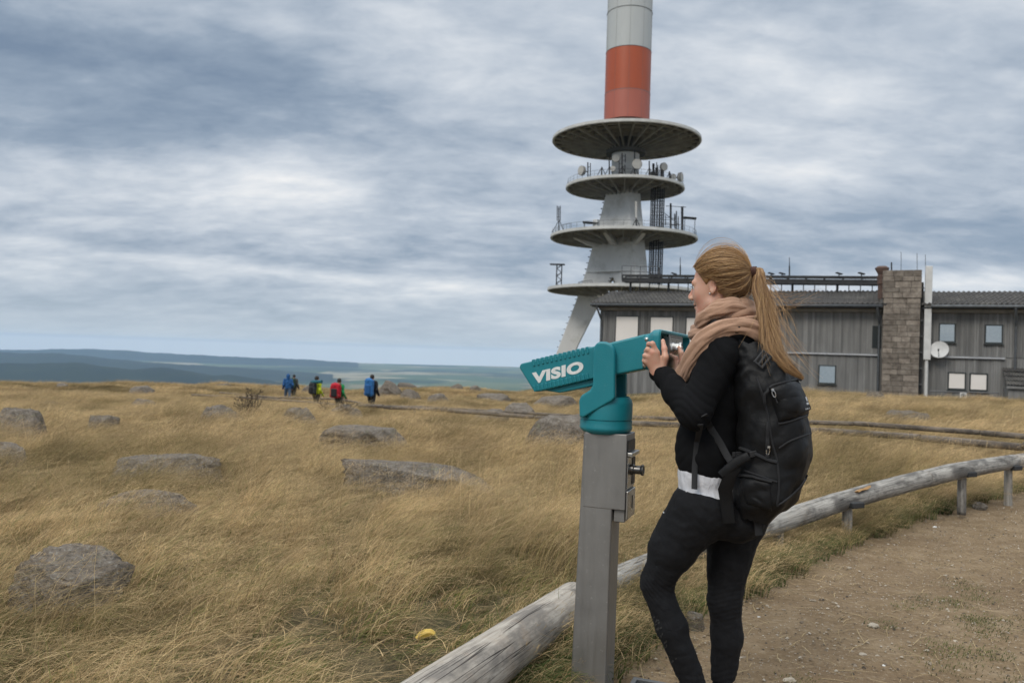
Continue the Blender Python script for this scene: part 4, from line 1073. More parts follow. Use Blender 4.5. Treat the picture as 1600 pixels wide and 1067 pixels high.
drum(909, 267, 7.2, 5.0, (-.75, .66), 'white drum antenna at the left end of the second platform')
mast(952, 245, 279, 6.5, 'tall tripod antenna mast left of the tower core, on the second platform', True)
mast(972, 240, 279, 7.0, 'antenna mast with small side rods in front of the tower core', True, ((5, 241, 254), (-4.5, 252, 268), (4.5, 258, 268)))
drum(963, 247.5, 6, 6.6, (-.25, .97), 'upper round white drum in front of the tower core')
drum(958, 264, 4.2, 6.6, (-.2, .98), 'smallest round drum low in front of the tower core')
mast(991.5, 234, 279, 7.0, 'tripod mast carrying the large drum right of the tower core', True)
drum(995, 257, 7.6, 7.4, (.25, .97), 'largest round drum at the right side of the tower core')
mast(1014.5, 252, 281, 6.0, 'tripod mast just right of the large drum', True)
mast(1021, 256, 284, 5.0, 'cluster of upright panel antennas on the second platform', False, ((3.5, 262, 283), (6, 263, 284), (9, 265, 285)), .2)
mast(1034, 262, 285, 4.5, 'short mast under the tilted drum, right of the panel cluster', False, ((3, 268, 285),), .25)
drum(1037, 261, 6.2, 4.8, (.6, .8), 'tilted drum on the short mast right of the panel cluster')
mast(1046, 268, 288, 3.5, 'bent mast at the right end of the second platform', True)
drum(1052, 277, 4.6, 3.6, (.5, .86), 'small drum at the right end of the second platform')
drum(1063.5, 277, 7.0, 3.0, (.93, .36), 'drum antenna facing right at the right end of the second platform')
mast(873, 323, 362, 4.0, 'forked antenna on a tripod at the left end of the third platform', True, ((-2.4, 322, 345), (2.4, 322, 345)), .08)
mast(994, 341, 361, 8.0, 'tripod with a thick white rod in front of the shaft on the third platform', True)
a, b_ = TP(994, 315, 8.0), TP(994, 341, 8.0); mb = MB(); mb.tube([b_, a], .17, 8); o = mb.build('rod', M_drum, [q for q in COL.objects if q.name.startswith('antenna_mast')][-1])
mast(1048, 318, 368, 3.0, 'lattice antenna array right of the dark cable shafts', False, ((-8, 336, 352), (-14, 338, 360), (7, 335, 358), (12, 338, 356)), .16)
a, b_ = TP(1040, 322, 3.0), TP(1072, 324, 3.0); mb = MB(); mb.tube([a, b_], .05, 5); a, b_ = TP(1034, 350, 3.0), TP(1062, 352, 3.0); mb.tube([a, b_], .06, 5); a, b_ = TP(1038, 333, 3.0), TP(1062, 352, 3.0); mb.tube([a, b_], .05, 5); mb.build('crossbar', M_steel_d, [q for q in COL.objects if q.name.startswith('antenna_mast')][-1])
mast(1057, 330, 370, 2.6, 'thin mast with side rods between the lattice array and the thick mast', False, ((-3, 334, 356), (3, 340, 364)), .09)
mast(1026, 254, 283, 4.2, 'tall thin rod beside the panel antennas on the second platform', False, ((2, 258, 276),), .08)
mast(940, 262, 280, 7.0, 'short stub antenna left of the tower core', True)
mast(1066, 323, 371, 2.0, 'thick dark mast beside the small canopy on the third platform', False, (), .2)
def canopy(px, y_roof, y_base, w, front, label):
    c_ = TP(px, y_roof, front); b_ = TP(px, y_base, front); o = empty('canopy', b_); tag(o, label, 'canopy', 'canopies on the tower platforms')
    mb = MB(); mb.box(c_, (w, 1.6, .14), Matrix.Rotation(math.atan2(rdir.y, rdir.x), 3, 'Z') @ Matrix.Rotation(.08, 3, 'Y')); mb.build('roof', M_steel_d, o)
    for s in (-.4, .4):
        q = c_ + rdir * (w * s); mb = MB(); mb.tube([Vector((q.x, q.y, b_.z)), q - BZ * .07], .05, 6); mb.build('post', M_steel_d, o)
canopy(923, 348.5, 359, 2.5, 6.0, 'small flat canopy left of the shaft on the third platform')
canopy(1078, 341, 374, 2.0, 1.5, 'small flat canopy at the right end of the third platform')
o = empty('lattice_stand', TP(873, 449, 4.0)); tag(o, 'small lattice stand with a flat top at the left end of the lowest platform', 'antenna')
mb = MB(); base = TP(873, 449, 4.0); topz = TP(873, 414, 4.0).z - base.z
for sx_ in (-.4, .4):
    for sy_ in (-.4, .4): mb.tube([base + rdir * sx_ + vdir * sy_, base + rdir * sx_ + vdir * sy_ + BZ * topz], .06, 6)
for i in range(6):
    z0, z1 = topz * i / 6, topz * (i + 1) / 6; s = 1 if i % 2 else -1
    for sy_ in (-.4, .4): mb.tube([base + rdir * (-.4 * s) + vdir * sy_ + BZ * z0, base + rdir * (.4 * s) + vdir * sy_ + BZ * z1], .045, 5)
mb.build('lattice', M_steel_d, o)
mb = MB(); mb.obox(base + BZ * topz, rdir, vdir, BZ, (-1.5, .85), (-.6, .6), (0, .14)); mb.build('flat_top', M_steel_d, o)
# ================================================================== VIEWING TELESCOPE on its steel post
M_teal, nt = _nt('teal_paint'); add, mth, mix, ramp = NT(nt)
pos = add('ShaderNodeTexCoord').outputs['Object']
a_ = add('ShaderNodeTexNoise', {0: pos, 'Scale': 9.0, 'Detail': 6.0, 'Roughness': .65}).outputs[0]
b_ = add('ShaderNodeTexNoise', {0: pos, 'Scale': 220.0, 'Detail': 3.0}).outputs[0]
d_ = add('ShaderNodeTexNoise', {0: pos, 'Scale': 34.0, 'Detail': 8.0, 'Roughness': .75}).outputs[0]
c = mix(a_, (.009, .160, .200), (.012, .215, .255))
c = mix(add('ShaderNodeMapRange', {0: d_, 1: .62, 2: .74, 4: .5}).outputs[0], c, (.10, .27, .29))
c = mix(add('ShaderNodeMapRange', {0: d_, 1: .34, 2: .28, 4: .45}).outputs[0], c, (.008, .06, .07))
b = add('ShaderNodeBsdfPrincipled', {'Base Color': c, 'Specular IOR Level': .45})
nt.links.new(add('ShaderNodeMapRange', {0: d_, 1: .3, 2: .7, 3: .28, 4: .50}).outputs[0], b.inputs['Roughness'])
bn = add('ShaderNodeBump', {'Strength': .35, 'Distance': .002, 'Height': b_}); nt.links.new(bn.outputs[0], b.inputs['Normal']); add('ShaderNodeOutputMaterial', {0: b.outputs[0]})
M_steel, nt = _nt('brushed_steel'); add, mth, mix, ramp = NT(nt)
pos = add('ShaderNodeTexCoord').outputs['Object']
mp = add('ShaderNodeMapping', {0: pos}); mp.inputs['Scale'].default_value = (1, 1, .05)
a_ = add('ShaderNodeTexNoise', {0: mp.outputs[0], 'Scale': 60.0, 'Detail': 5.0}).outputs[0]
d_ = add('ShaderNodeTexNoise', {0: pos, 'Scale': 6.0, 'Detail': 7.0, 'Roughness': .7}).outputs[0]
e_ = add('ShaderNodeTexNoise', {0: pos, 'Scale': 55.0, 'Detail': 5.0, 'Roughness': .7}).outputs[0]
c = mix(d_, (.22, .215, .207), (.33, .322, .31)); c = mix(add('ShaderNodeMapRange', {0: e_, 1: .62, 2: .70, 4: .4}).outputs[0], c, (.5, .49, .47))
b = add('ShaderNodeBsdfPrincipled', {'Base Color': c, 'Metallic': .75})
nt.links.new(add('ShaderNodeMapRange', {0: mth('ADD', mth('MULTIPLY', a_, .5), mth('MULTIPLY', d_, .5)), 1: .35, 2: .65, 3: .42, 4: .62}).outputs[0], b.inputs['Roughness'])
bn = add('ShaderNodeBump', {'Strength': .12, 'Distance': .001, 'Height': a_}); nt.links.new(bn.outputs[0], b.inputs['Normal']); add('ShaderNodeOutputMaterial', {0: b.outputs[0]})
M_chrome = mat('worn_chrome', (.55, .54, .52), (.42, .41, .39), scale=40, rough=.22, rough2=.38, metal=.95)
M_black = mat('black_plastic', (.012, .012, .013), (.018, .018, .019), rough=.45)
M_letter = mat('letter_white', (.72, .73, .72), (.62, .63, .62), scale=60, rough=.55)

TA = R(21); TU = Vector((math.cos(TA), -math.sin(TA), 0)); TS = Vector((-math.sin(TA), -math.cos(TA), 0))
TOo = P(934.5, 690, 3.15) - TS * .0725
def SP(px, py, s=.0725):
    p = on_plane(px, py, TOo + TS * s, TS) - TOo; return p.dot(TU), p.z
def S3(px, py, s=.0725): u, z = SP(px, py, s); return TOo + TU * u + TS * s + BZ * z
gz_ = tz(TOo.x, TOo.y) - TOo.z
scope = empty('viewing_telescope', Vector((TOo.x, TOo.y, TOo.z + gz_))); tag(scope, 'teal coin operated viewing telescope on a square steel post', 'telescope')
HW = .0725
# post: four-sided, a touch wider at the foot
ul1, z1 = SP(912, 678); ur1, _ = SP(960.5, 678); ul0, zb = SP(891, 1067); ur0, _ = SP(946, 1067)
zf = gz_ - .25; t_ = (zf - z1) / (zb - z1); ulf, urf = ul1 + (ul0 - ul1) * t_, ur1 + (ur0 - ur1) * t_
rings = []
def rrect(o, u, v, a, b, c, d, r, n=4):
    """rounded rectangle ring: u in (a,b), v in (c,d)"""
    pts = []
    for cx_, cy_, st in ((b - r, d - r, 0), (a + r, d - r, 1), (a + r, c + r, 2), (b - r, c + r, 3)):
        for i in range(n + 1):
            an = (st + i / n) * math.pi / 2; pts.append(o + u * (cx_ + r * math.cos(an)) + v * (cy_ + r * math.sin(an)))
    return pts
for z, a, b in ((zf, ulf, urf), (z1 - .001, ul1, ur1)): rings.append(rrect(TOo + BZ * z, TU, TS, a, b, -HW, HW, .007))
mb = MB(); mb.loft(rings); post = mb.build('post', M_steel, scope)
for p in post.data.polygons: p.use_smooth = False
uh0, zh1 = SP(980, 679); _, zh0 = SP(968, 797)
mb = MB(); mb.obox(TOo, TU, TS, BZ, (ul1 + .004, uh0), (-HW - .002, HW + .002), (zh0, zh1 + .0)); hous = mb.build('coin_housing', M_steel, scope, bevel=.004)
def UP(px, py, u):
    """(s, z) where a pixel's ray meets the plane facing the user"""
    p = on_plane(px, py, TOo + TU * u, TU) - TOo; return p.dot(TS), p.z
s_a, z_a = UP(982.5, 684, uh0); s_b, z_b = UP(998, 697, uh0); s_b = max(s_b, -HW + .01); s_a = min(s_a, HW - .012)
zt = z1 - .004
mb = MB(); mb.obox(TOo, TU, TS, BZ, (uh0 + .001, uh0 + .004), (-HW + .010, HW - .010), (zt - .055, zt - .012)); mb.build('coin_slot', M_black, hous)
mb = MB(); mb.obox(TOo, TU, TS, BZ, (uh0 + .001, uh0 + .022), (-HW + .006, HW - .006), (zt - .074, zt - .058)); mb.build('lip', M_chrome, hous, bevel=.003)
mb = MB(); mb.obox(TOo, TU, TS, BZ, (uh0 + .001, uh0 + .005), (-HW + .008, HW - .008), (zt - .200, zt - .078)); mb.build('face_plate', M_chrome, hous, bevel=.002)
mb = MB(); mb.obox(TOo, TU, TS, BZ, (uh0 + .0055, uh0 + .0075), (-HW + .014, -.008), (zt - .19, zt - .085)); mb.build('dark_strip', M_black, hous)
mb = MB(); ko = TOo + TU * (uh0 + .005) + TS * .016 + BZ * (zt - .128); mb.lathe(ko, [(.021, 0), (.021, .012), (.017, .016), (.017, .040), (.021, .044), (.022, .052), (.016, .053), (.014, .040)], 24, axis=TU); mb.build('turn_knob', mat('dark_chrome', (.16, .155, .15), (.10, .10, .10), scale=30, rough=.28, metal=.9), hous)
mb = MB(); mb.obox(TOo, TU, TS, BZ, (uh0 + .001, uh0 + .010), (-HW + .010, HW - .004), (zh0 - .035, zh0 + .075)); mb.build('return_flap', M_chrome, hous, bevel=.003)
mb = MB(); mb.obox(TOo, TU, TS, BZ, (uh0 + .0105, uh0 + .012), (-.012, -.002), (zh0 + .0, zh0 + .05)); mb.build('flap_slot', M_black, hous)
u_rb, z_rb = SP(958, 815, .06); mb = MB(); mb.obox(TOo, TU, TS, BZ, (u_rb, uh0 - .004), (-.058, .058), (z_rb, zh0 - .001)); mb.build('return_box', M_steel, hous, bevel=.004)
# swivel base with groove and chamfered foot
_, zg = SP(945, 657, .10); _, zt2 = SP(945, 618, .10); zb_ = z1
bo = TOo + TU * ((ul1 + ur1) / 2 + .008)
mb = MB(); mb.lathe(bo, [(.060, zb_ + .001), (.084, zb_ + .003), (.103, zb_ + .018), (.106, zb_ + .028), (.104, zb_ + .034), (.1045, zg - .004), (.101, zg - .003), (.101, zg), (.105, zg + .001), (.105, zt2 - .035), (.101, zt2 - .020), (.090, zt2 - .006), (.055, zt2 - .030), (0, zt2 - .034)], 56); mb.build('swivel_base', M_teal, scope)
for p in scope.children[-1].data.polygons: pass
arm_px = [(926.5, 549), (928, 541), (932, 535.5), (938, 533.5), (946, 534), (953, 537.5), (958, 543), (960.3, 551), (960.5, 622), (955, 627), (912, 652), (905, 652), (904, 626), (907, 618), (921, 609.5), (926, 601)]
prof = [SP(x, y, .112) for x, y in arm_px]
for sg_ in (1, -1):
    mb = MB(); mb.prism([TOo + TU * u + TS * (sg_ * .112) + BZ * z for u, z in prof], TS * (-sg_ * .036)); mb.build('yoke_arm', M_teal, scope, bevel=.009, segs=3)
# barrel
e1 = SP(811, 571.5); e2 = SP(1009.5, 521.8); ex = Vector((e2[0] - e1[0], e2[1] - e1[1])); eL = ex.length; ex.normalize()
E = (TU * ex.x + BZ * ex.y).normalized(); Fv = E.cross(TS); Fv = -Fv if Fv.z < 0 else Fv
def ef(px, py, s=.0725): q = S3(px, py, s) - TOo; return q.dot(E), q.dot(Fv)
def barrel(name, pts, hw, bev, chamf=0.0):
    q = [ef(*p) for p in pts]; mb = MB(); mb.prism([TOo + E * a + Fv * b + TS * hw for a, b in q], TS * (-2 * hw)); return mb.build(name, M_teal, scope, bevel=bev, segs=3)
br_ = barrel('barrel', [(811, 574.5), (812.2, 569.5), (815, 567.8), (931, 540.2), (931, 590.5), (842, 611.8), (835, 612), (832.5, 609)], HW, .006)
mb = MB(); q = [ef(*p) for p in ((846, 610), (931, 590), (931, 602), (872, 614))]
mb.prism([TOo + E * a + Fv * b + TS * .055 for a, b in q], TS * -.11); mb.build('underside', M_teal, scope, bevel=.006)
mb = MB()                                                # cooling ribs, upper and lower rows, wrapping the edges
(a0, f0), (a1, f1) = ef(833, 563.6), ef(917, 543.8)
N_ = 13
for i in range(N_):
    a = a0 + (a1 - a0) * i / (N_ - 1); f = f0 + (f1 - f0) * i / (N_ - 1)
    mb.obox(TOo + E * a + Fv * f, E, TS, Fv, (-.0052, .0052), (-HW - .0045, HW + .0045), (-.023, .0055))
(b0, g0), (b1, g1) = ef(836, 610.5), ef(919, 591.5)
for i in range(14):
    a = b0 + (b1 - b0) * i / 13; f = g0 + (g1 - g0) * i / 13
    mb.obox(TOo + E * a + Fv * f, E, TS, Fv, (-.0052, .0052), (-HW - .0045, HW + .0045), (-.003, .0225))
rb = mb.build('ribs', M_teal, br_, bevel=.0032, segs=2); rb.name = 'ribbing'
rear = barrel('rear_body', [(930, 541.2), (1009.3, 521.8), (1006.5, 577), (930, 592)], .078, .009)
for x, y in ((1010.5, 530.5), (1007, 571)):
    u, z = SP(x, y, .0785); mb = MB(); mb.lathe(TOo + TU * u + TS * .0775 + BZ * z, [(.0085, 0), (.0085, .003), (.005, .006), (0, .0065)], 12, axis=TS); mb.build('screw', M_chrome, rear)
# lettering
fc = bpy.data.curves.new('lettering', 'FONT'); fc.body = 'VISIO'; fc.size = .060; fc.offset = .0032; fc.extrude = .0006; fc.shear = .16; fc.space_character = 1.08
tmp = bpy.data.objects.new('tmp_text', fc); COL.objects.link(tmp); dg = bpy.context.evaluated_depsgraph_get()
tme = bpy.data.meshes.new_from_object(tmp.evaluated_get(dg)); bpy.data.objects.remove(tmp)
tv = np.array([v.co[:] for v in tme.vertices]); lo, hi = tv.min(0), tv.max(0)
(la, lf), (ra, rf), (ta, tf) = ef(837, 599.2, .074), ef(914, 579.5, .074), ef(831, 582.5, .074)
wid = ra - la + .004; hgt_ = tf - lf
for v in tme.vertices:
    a = (v.co.x - lo[0]) / (hi[0] - lo[0]) * wid; f = (v.co.y - lo[1]) / (hi[1] - lo[1]) * hgt_
    v.co = TOo + E * (la - .006 + a) + Fv * (lf + f) + TS * (HW + .0008 + v.co.z)
lt = link('lettering', tme, M_letter, br_, True)
# viewing head: flares out to a rimmed face turned to the user
uF, zF1 = SP(1032, 514, .120); uR, _ = SP(1008.5, 522, .08)
def headring(u, s0, s1, z0, z1, r, n=7): return rrect(TOo + TU * u, TS, BZ, s0, s1, z0, z1, r, n)
_, zF0 = SP(1030, 590, .12); _, zR1 = SP(1009, 522.5, .08); _, zR0 = SP(1006.5, 576.5, .08)
s_far = UP(1078.5, 520, uF)[0]
mb = MB(); rr_ = [headring(uR - .01, -.078, .078, zR0, zR1, .02), headring(uR + .012, -.078 - .01, .082, zR0 - .004, zR1 + .004, .024), headring(uF - .030, s_far + .012, .116, zF0 + .004, zF1 - .003, .030), headring(uF - .006, s_far, .120, zF0, zF1, .030), headring(uF, s_far + .004, .116, zF0 + .004, zF1 - .004, .028),
      headring(uF - .001, s_far + .013, .107, zF0 + .013, zF1 - .013, .022), headring(uF - .034, s_far + .018, .102, zF0 + .018, zF1 - .018, .020)]
mb.loft(rr_); head = mb.build('viewing_head', M_teal, scope)
sa, za = UP(1047, 517.5, uF - .004); sb, zb2 = UP(1066, 556, uF - .004)
mb = MB(); mb.obox(TOo, TU, TS, BZ, (uF - .034, uF - .004), (sb, sa), (zb2 - .012, za)); pl = mb.build('metal_plate', M_chrome, head, bevel=.004)
for ss in (sa - .012, sb + .012): mb = MB(); mb.lathe(TOo + TU * (uF - .0045) + TS * ss + BZ * (za - .012), [(.005, 0), (.005, .002), (0, .003)], 10, axis=TU); mb.build('rivet', M_black, pl)
se, ze = UP(1056, 546.5, uF + .012); eo = TOo + TU * (uF - .006) + TS * se + BZ * ze; eax = (TU * 1.0 + BZ * .12).normalized()
mb = MB(); mb.lathe(eo, [(.030, 0), (.029, .012), (.024, .018), (.024, .034), (.027, .037), (.027, .044), (.020, .045), (.018, .030), (0, .028)], 28, axis=eax); mb.build('eyepiece', M_chrome, head)
mb = MB(); mb.lathe(eo + eax * .0285, [(.0175, 0), (.0, .004)], 20, axis=eax); mb.build('lens', M_black, head)
mb = MB(); sc_, zc_ = UP(1054, 527, uF - .002); mb.obox(TOo, TU, TS, BZ, (uF - .0045, uF - .0032), (sb + .02, sa - .02), (zc_ - .0015, zc_ + .0015)); mb.obox(TOo, TU, TS, BZ, (uF - .0045, uF - .0032), (sb + .03, sa - .03), (zc_ + .006, zc_ + .010)); mb.build('engraving', M_black, pl)
mb = MB(); mb.tube([TOo + TU * .005 + TS * .09 + Vector((0, 0, SP(945, 560)[1])), TOo + TU * .005 - TS * .09 + Vector((0, 0, SP(945, 560)[1]))], .018, 14); mb.build('pivot', M_steel_d, scope)

# ================================================================== LOG RAIL along the trodden ground
def wood_mat(name, c1, c2, c3, dark, reds=0.3):
    m, nt = _nt(name); add, mth, mix, ramp = NT(nt)
    g = add('ShaderNodeAttribute', attribute_name='grain').outputs['Vector']
    def nz(sc, scale, det=6.0, rough=.6, dist=0.0):
        mp = add('ShaderNodeMapping', {0: g}); mp.inputs['Scale'].default_value = sc
        return add('ShaderNodeTexNoise', {0: mp.outputs[0], 'Scale': scale, 'Detail': det, 'Roughness': rough, 'Distortion': dist}).outputs[0]
    a = nz((.06, 1, 1), 70.0); b_ = nz((.35, 1, 1), 7.0, 6, .65); cr = nz((.012, 1, 1), 30.0, 2.0, .5, .0); blot = nz((1, 1, 1), 5.0, 7, .7); fine = nz((.10, 1, 1), 240.0, 2.0)
    c = ramp(a, [(.28, c1), (.5, c2), (.74, c3)])
    c = mix(add('ShaderNodeMapRange', {0: b_, 1: .47, 2: .60, 4: .8}).outputs[0], c, dark)
    c = mix(add('ShaderNodeMapRange', {0: blot, 1: .55, 2: .68, 4: reds}).outputs[0], c, (.40, .29, .20))
    c = mix(add('ShaderNodeMapRange', {0: blot, 1: .44, 2: .34, 4: .7}).outputs[0], c, (.10, .095, .09))
    # drying cracks: thin lines along the grain
    ck = add('ShaderNodeMapRange', {0: mth('ABSOLUTE', mth('SUBTRACT', cr, .5)), 1: .012, 2: .003}).outputs[0]
    ck = mth('MULTIPLY', ck, add('ShaderNodeMapRange', {0: b_, 1: .40, 2: .52}).outputs[0])
    c = mix(mth('MULTIPLY', ck, .85), c, (.035, .030, .026))
    b = add('ShaderNodeBsdfPrincipled', {'Base Color': c, 'Roughness': .88, 'Specular IOR Level': .25})
    h = mth('SUBTRACT', mth('ADD', mth('MULTIPLY', a, .5), mth('MULTIPLY', fine, .25)), mth('MULTIPLY', ck, 1.2))
    bn = add('ShaderNodeBump', {'Strength': .8, 'Distance': .006, 'Height': h}); nt.links.new(bn.outputs[0], b.inputs['Normal'])
    add('ShaderNodeOutputMaterial', {0: b.outputs[0]}); return m
M_log = wood_mat('weathered_log', (.22, .195, .165), (.40, .36, .31), (.54, .50, .44), (.17, .155, .14))
M_logg = wood_mat('grey_log', (.15, .142, .132), (.31, .295, .27), (.46, .44, .405), (.085, .080, .075), .15)
def log(name, pts, rad, m, parent, seed, knots=(), n=40, seg=70):
    pts = [Vector(p) for p in pts]; cum = [0]
    for a, b in zip(pts, pts[1:]): cum.append(cum[-1] + (b - a).length)
    L_ = cum[-1]; rs = random.Random(seed); rings = []; G_ = []
    def at(s):
        s = min(max(s, 0), L_)
        for i in range(len(pts) - 1):
            if s <= cum[i + 1] or i == len(pts) - 2:
                t = (s - cum[i]) / (cum[i + 1] - cum[i]); p0 = pts[max(i - 1, 0)]; p1, p2 = pts[i], pts[i + 1]; p3 = pts[min(i + 2, len(pts) - 1)]
                m1 = (p2 - p0) / 2; m2 = (p3 - p1) / 2; return p1 * (2 * t**3 - 3 * t * t + 1) + m1 * (t**3 - 2 * t * t + t) + p2 * (-2 * t**3 + 3 * t * t) + m2 * (t**3 - t * t)
    for i in range(seg + 1):
        s = L_ * i / seg; p = at(s); d = (at(s + .02) - at(s - .02)).normalized(); x = d.cross(BZ).normalized(); y = x.cross(d)
        r = float(np.interp(s / L_, np.linspace(0, 1, len(rad)), rad)); e = min(s, L_ - s); r *= 1 - .10 * max(0, 1 - e / .03)
        ring = []; gr = []
        for j in range(n):
            th = 2 * math.pi * j / n; cx_, sx_ = math.cos(th), math.sin(th)
            k = 1 + .035 * mnoise.noise(Vector((s * 1.4, cx_ * 1.2, sx_ * 1.2 + seed))) + .018 * mnoise.noise(Vector((s * 7, cx_ * 3, sx_ * 3 + seed)))
            for ks, kt, ka in knots:
                dd = (s - ks) ** 2 / .004 + (1 - math.cos(th - kt)) * 5; k += ka * math.exp(-dd)
            ring.append(p + (x * cx_ + y * sx_) * r * k); gr.append((s + seed * 3.1, cx_ * r * 1.0, sx_ * r * 1.0))
        rings.append(ring); G_.append(gr)
    mb = MB(); mb.loft(rings, 0, False, True); nv = len(mb.v)
    v = list(mb.v); f = list(mb.f)
    me = bpy.data.meshes.new(name)
    ca = len(v); v.append(tuple(sum((q for q in rings[0]), Vector()) / n)); cb_ = len(v); v.append(tuple(sum((q for q in rings[-1]), Vector()) / n))
    for j in range(n): f.append((ca, (j + 1) % n, j)); f.append((cb_, seg * n + j, seg * n + (j + 1) % n))
    me.from_pydata(v, [], f); sm = [True] * len(f)
    for i in range(len(f) - 2 * n, len(f)): sm[i] = False
    me.polygons.foreach_set('use_smooth', sm)
    A = me.attributes.new('grain', 'FLOAT_VECTOR', 'POINT'); flat = [q for gr in G_ for t in gr for q in t] + [seed * 3.1, 0, 0, L_ + seed * 3.1, 0, 0]; A.data.foreach_set('vector', flat)
    return link(name, me, m, parent, True)
fence = empty('log_rail', G(1100, 900)); tag(fence, 'low rail of thick weathered logs on short posts, curving along the dirt', 'rail fence')
LOGS = [([(560, 1180, 2.05), (717, 1067, 2.72), (810, 1000, 3.30), (868, 959, 3.78), (899, 937, 4.06)], [.100, .101, .100, .098, .095], M_log, ((1.35, 1.2, .05), (2.0, .9, -.03), (2.45, 1.0, .04))),
        ([(890, 942, 4.0), (980, 900, 4.68), (1100, 852, 5.4), (1216, 815.5, 6.15), (1280, 794, 6.55), (1360, 770, 7.05), (1447, 747, 7.55)], [.080, .080, .081, .082, .082, .083, .082], M_logg, ((1.9, 1.5, .06), (3.1, .8, .05), (3.7, 2.0, .05))),
        ([(1444, 748, 7.53), (1500, 735, 7.9), (1584, 720.5, 8.75)], [.082, .081, .076], M_logg, ((.5, 1.6, .06), (1.0, 1.1, .05))),
        ([(1582, 722, 8.8), (1640, 713, 9.5), (1760, 698, 11.0), (1900, 686, 12.6)], [.078, .078, .078, .078], M_log, ())]
for i, (pp, rad_, m_, kn) in enumerate(LOGS): log('rail', [P(*q) for q in pp], rad_, m_, fence, i + 2, kn)
M_edge = wood_mat('edging_log', (.085, .070, .055), (.165, .138, .112), (.26, .225, .185), (.06, .05, .042), .2)
M_split = mat('fresh_wood', (.50, .30, .13), (.42, .24, .10), scale=30, rough=.8)
# splintered patch of fresh wood on the second log
q0, q1 = P(1339, 767.5, 6.79), P(1361, 760.5, 6.92); dd = (q1 - q0); L_ = dd.length; dd.normalize(); nn = (CAM - q0); nn = (nn - dd * nn.dot(dd)).normalized(); tt = dd.cross(nn)
mb = MB(); pts = [(0, -.2), (.25, -.55), (.6, -.4), (1, -.7), (.95, .1), (.7, .5), (.35, .2), (.1, .55)]
mb.prism([q0 + dd * (L_ * a) + tt * (b * .02) - nn * .03 for a, b in pts], nn * .034); mb.build('splinter', M_split, fence)
def rpost(px, ytop, ybot, d, w, m=M_logg):
    a, b_ = P(px, ytop, d), P(px, ybot, d); lo_ = b_ - BZ * .2
    return log('post', [lo_, lo_.lerp(a, .5), a], [w * 1.02, w, w], m, fence, int(px) % 17, (), 16, 8)
for px, y0, y1, d in ((1324, 786, 826, 6.78), (1503, 738, 772, 7.92), (1575.5, 724, 768, 8.65), (1216, 820, 846, 6.15), (1060, 875, 905, 5.2), (900, 948, 1010, 4.02), (730, 1075, 1150, 2.8)): rpost(px, y0, y1, d, .041)
for px, py, d in ((1338, 789, 6.72), (1516, 741, 7.88), (1588, 731, 8.6)):     # dark iron brackets under the log
    a = P(px, py, d); mb = MB(); mb.box(a, (.14, .06, .05), Matrix.Rotation(.45, 3, 'Z')); mb.build('bracket', M_steel_d, fence, bevel=.01)

# low double log edging of the path across the field
near_px = [(300, 617), (395, 622), (480, 628), (600, 635), (700, 641), (838, 651.5), (980, 661), (1120, 667), (1280, 674), (1440, 684.5), (1600, 697), (1760, 711), (1900, 724)]
nearL = [G(x, y, .40) for x, y in near_px]
rs_ = random.Random(12)
def edging(label, pts, r):
    e = empty('log_edging', Vector((pts[4].x, pts[4].y, tz(pts[4].x, pts[4].y)))); tag(e, label, 'log edging')
    for i, (a, b_) in enumerate(zip(pts, pts[1:])):
        n = max(1, int((b_ - a).length / 5.5))
        for k in range(n):
            p, q = a.lerp(b_, k / n), a.lerp(b_, (k + 1) / n); q = p.lerp(q, .992)
            p.z = tz(p.x, p.y) + .40 + rs_.uniform(-.02, .02); q.z = tz(q.x, q.y) + .40 + rs_.uniform(-.02, .02)
            log('log', [p, p.lerp(q, .5), q], [r, r * .97, r * .93], M_edge, e, rs_.randint(1, 60), (), 12, 14)
            if (p.y < 30): c_ = p.lerp(q, .5); log('post', [c_ - BZ * .60, c_ - BZ * .3, c_ - BZ * .02], [.05] * 3, M_logg, e, 5, (), 8, 2)
farL = []
for i, p in enumerate(nearL):
    t_ = (nearL[min(i + 1, len(nearL) - 1)] - nearL[max(i - 1, 0)]); nrm = Vector((-t_.y, t_.x, 0)).normalized()
    if nrm.y < 0: nrm = -nrm
    farL.append(p + nrm * 1.55)
edging('low log edging on the near side of the path through the grass', nearL, .062)
edging('low log edging on the far side of the path, behind the nearer one', farL, .052)

# ================================================================== SMALL THINGS
M_ban, nt = _nt('banana_skin'); add, mth, mix, ramp = NT(nt)
pos = add('ShaderNodeTexCoord').outputs['Object']; a_ = add('ShaderNodeTexNoise', {0: pos, 'Scale': 60.0, 'Detail': 5.0, 'Roughness': .7}).outputs[0]
c = mix(a_, (.62, .40, .055), (.66, .48, .11)); c = mix(add('ShaderNodeMapRange', {0: a_, 1: .60, 2: .72, 4: .7}).outputs[0], c, (.30, .17, .05))
b = add('ShaderNodeBsdfPrincipled', {'Base Color': c, 'Roughness': .5}); add('ShaderNodeOutputMaterial', {0: b.outputs[0]})
bp = G(664, 1000); ban = empty('banana', bp); tag(ban, 'single yellow banana lying on the trampled grass near the log', 'banana')
sc_ = bp.y / F_PX; bx = Vector((1, 0, 0)); by_ = Vector((0, .8, .6)).normalized(); bw = bp + BZ * .022
def bq(px, py): return bw + bx * ((px - 665) * sc_ * 1.08) + by_ * ((996.5 - py) * sc_)
pts = [bq(653, 1004), bq(655, 1001), bq(660, 995.5), bq(666, 992), bq(672, 991), bq(676.5, 992.5), bq(679, 995)]
mb = MB(); mb.tube(pts, [.008, .014, .0195, .0205, .019, .013, .007], 6); mb.build('peel', M_ban, ban)
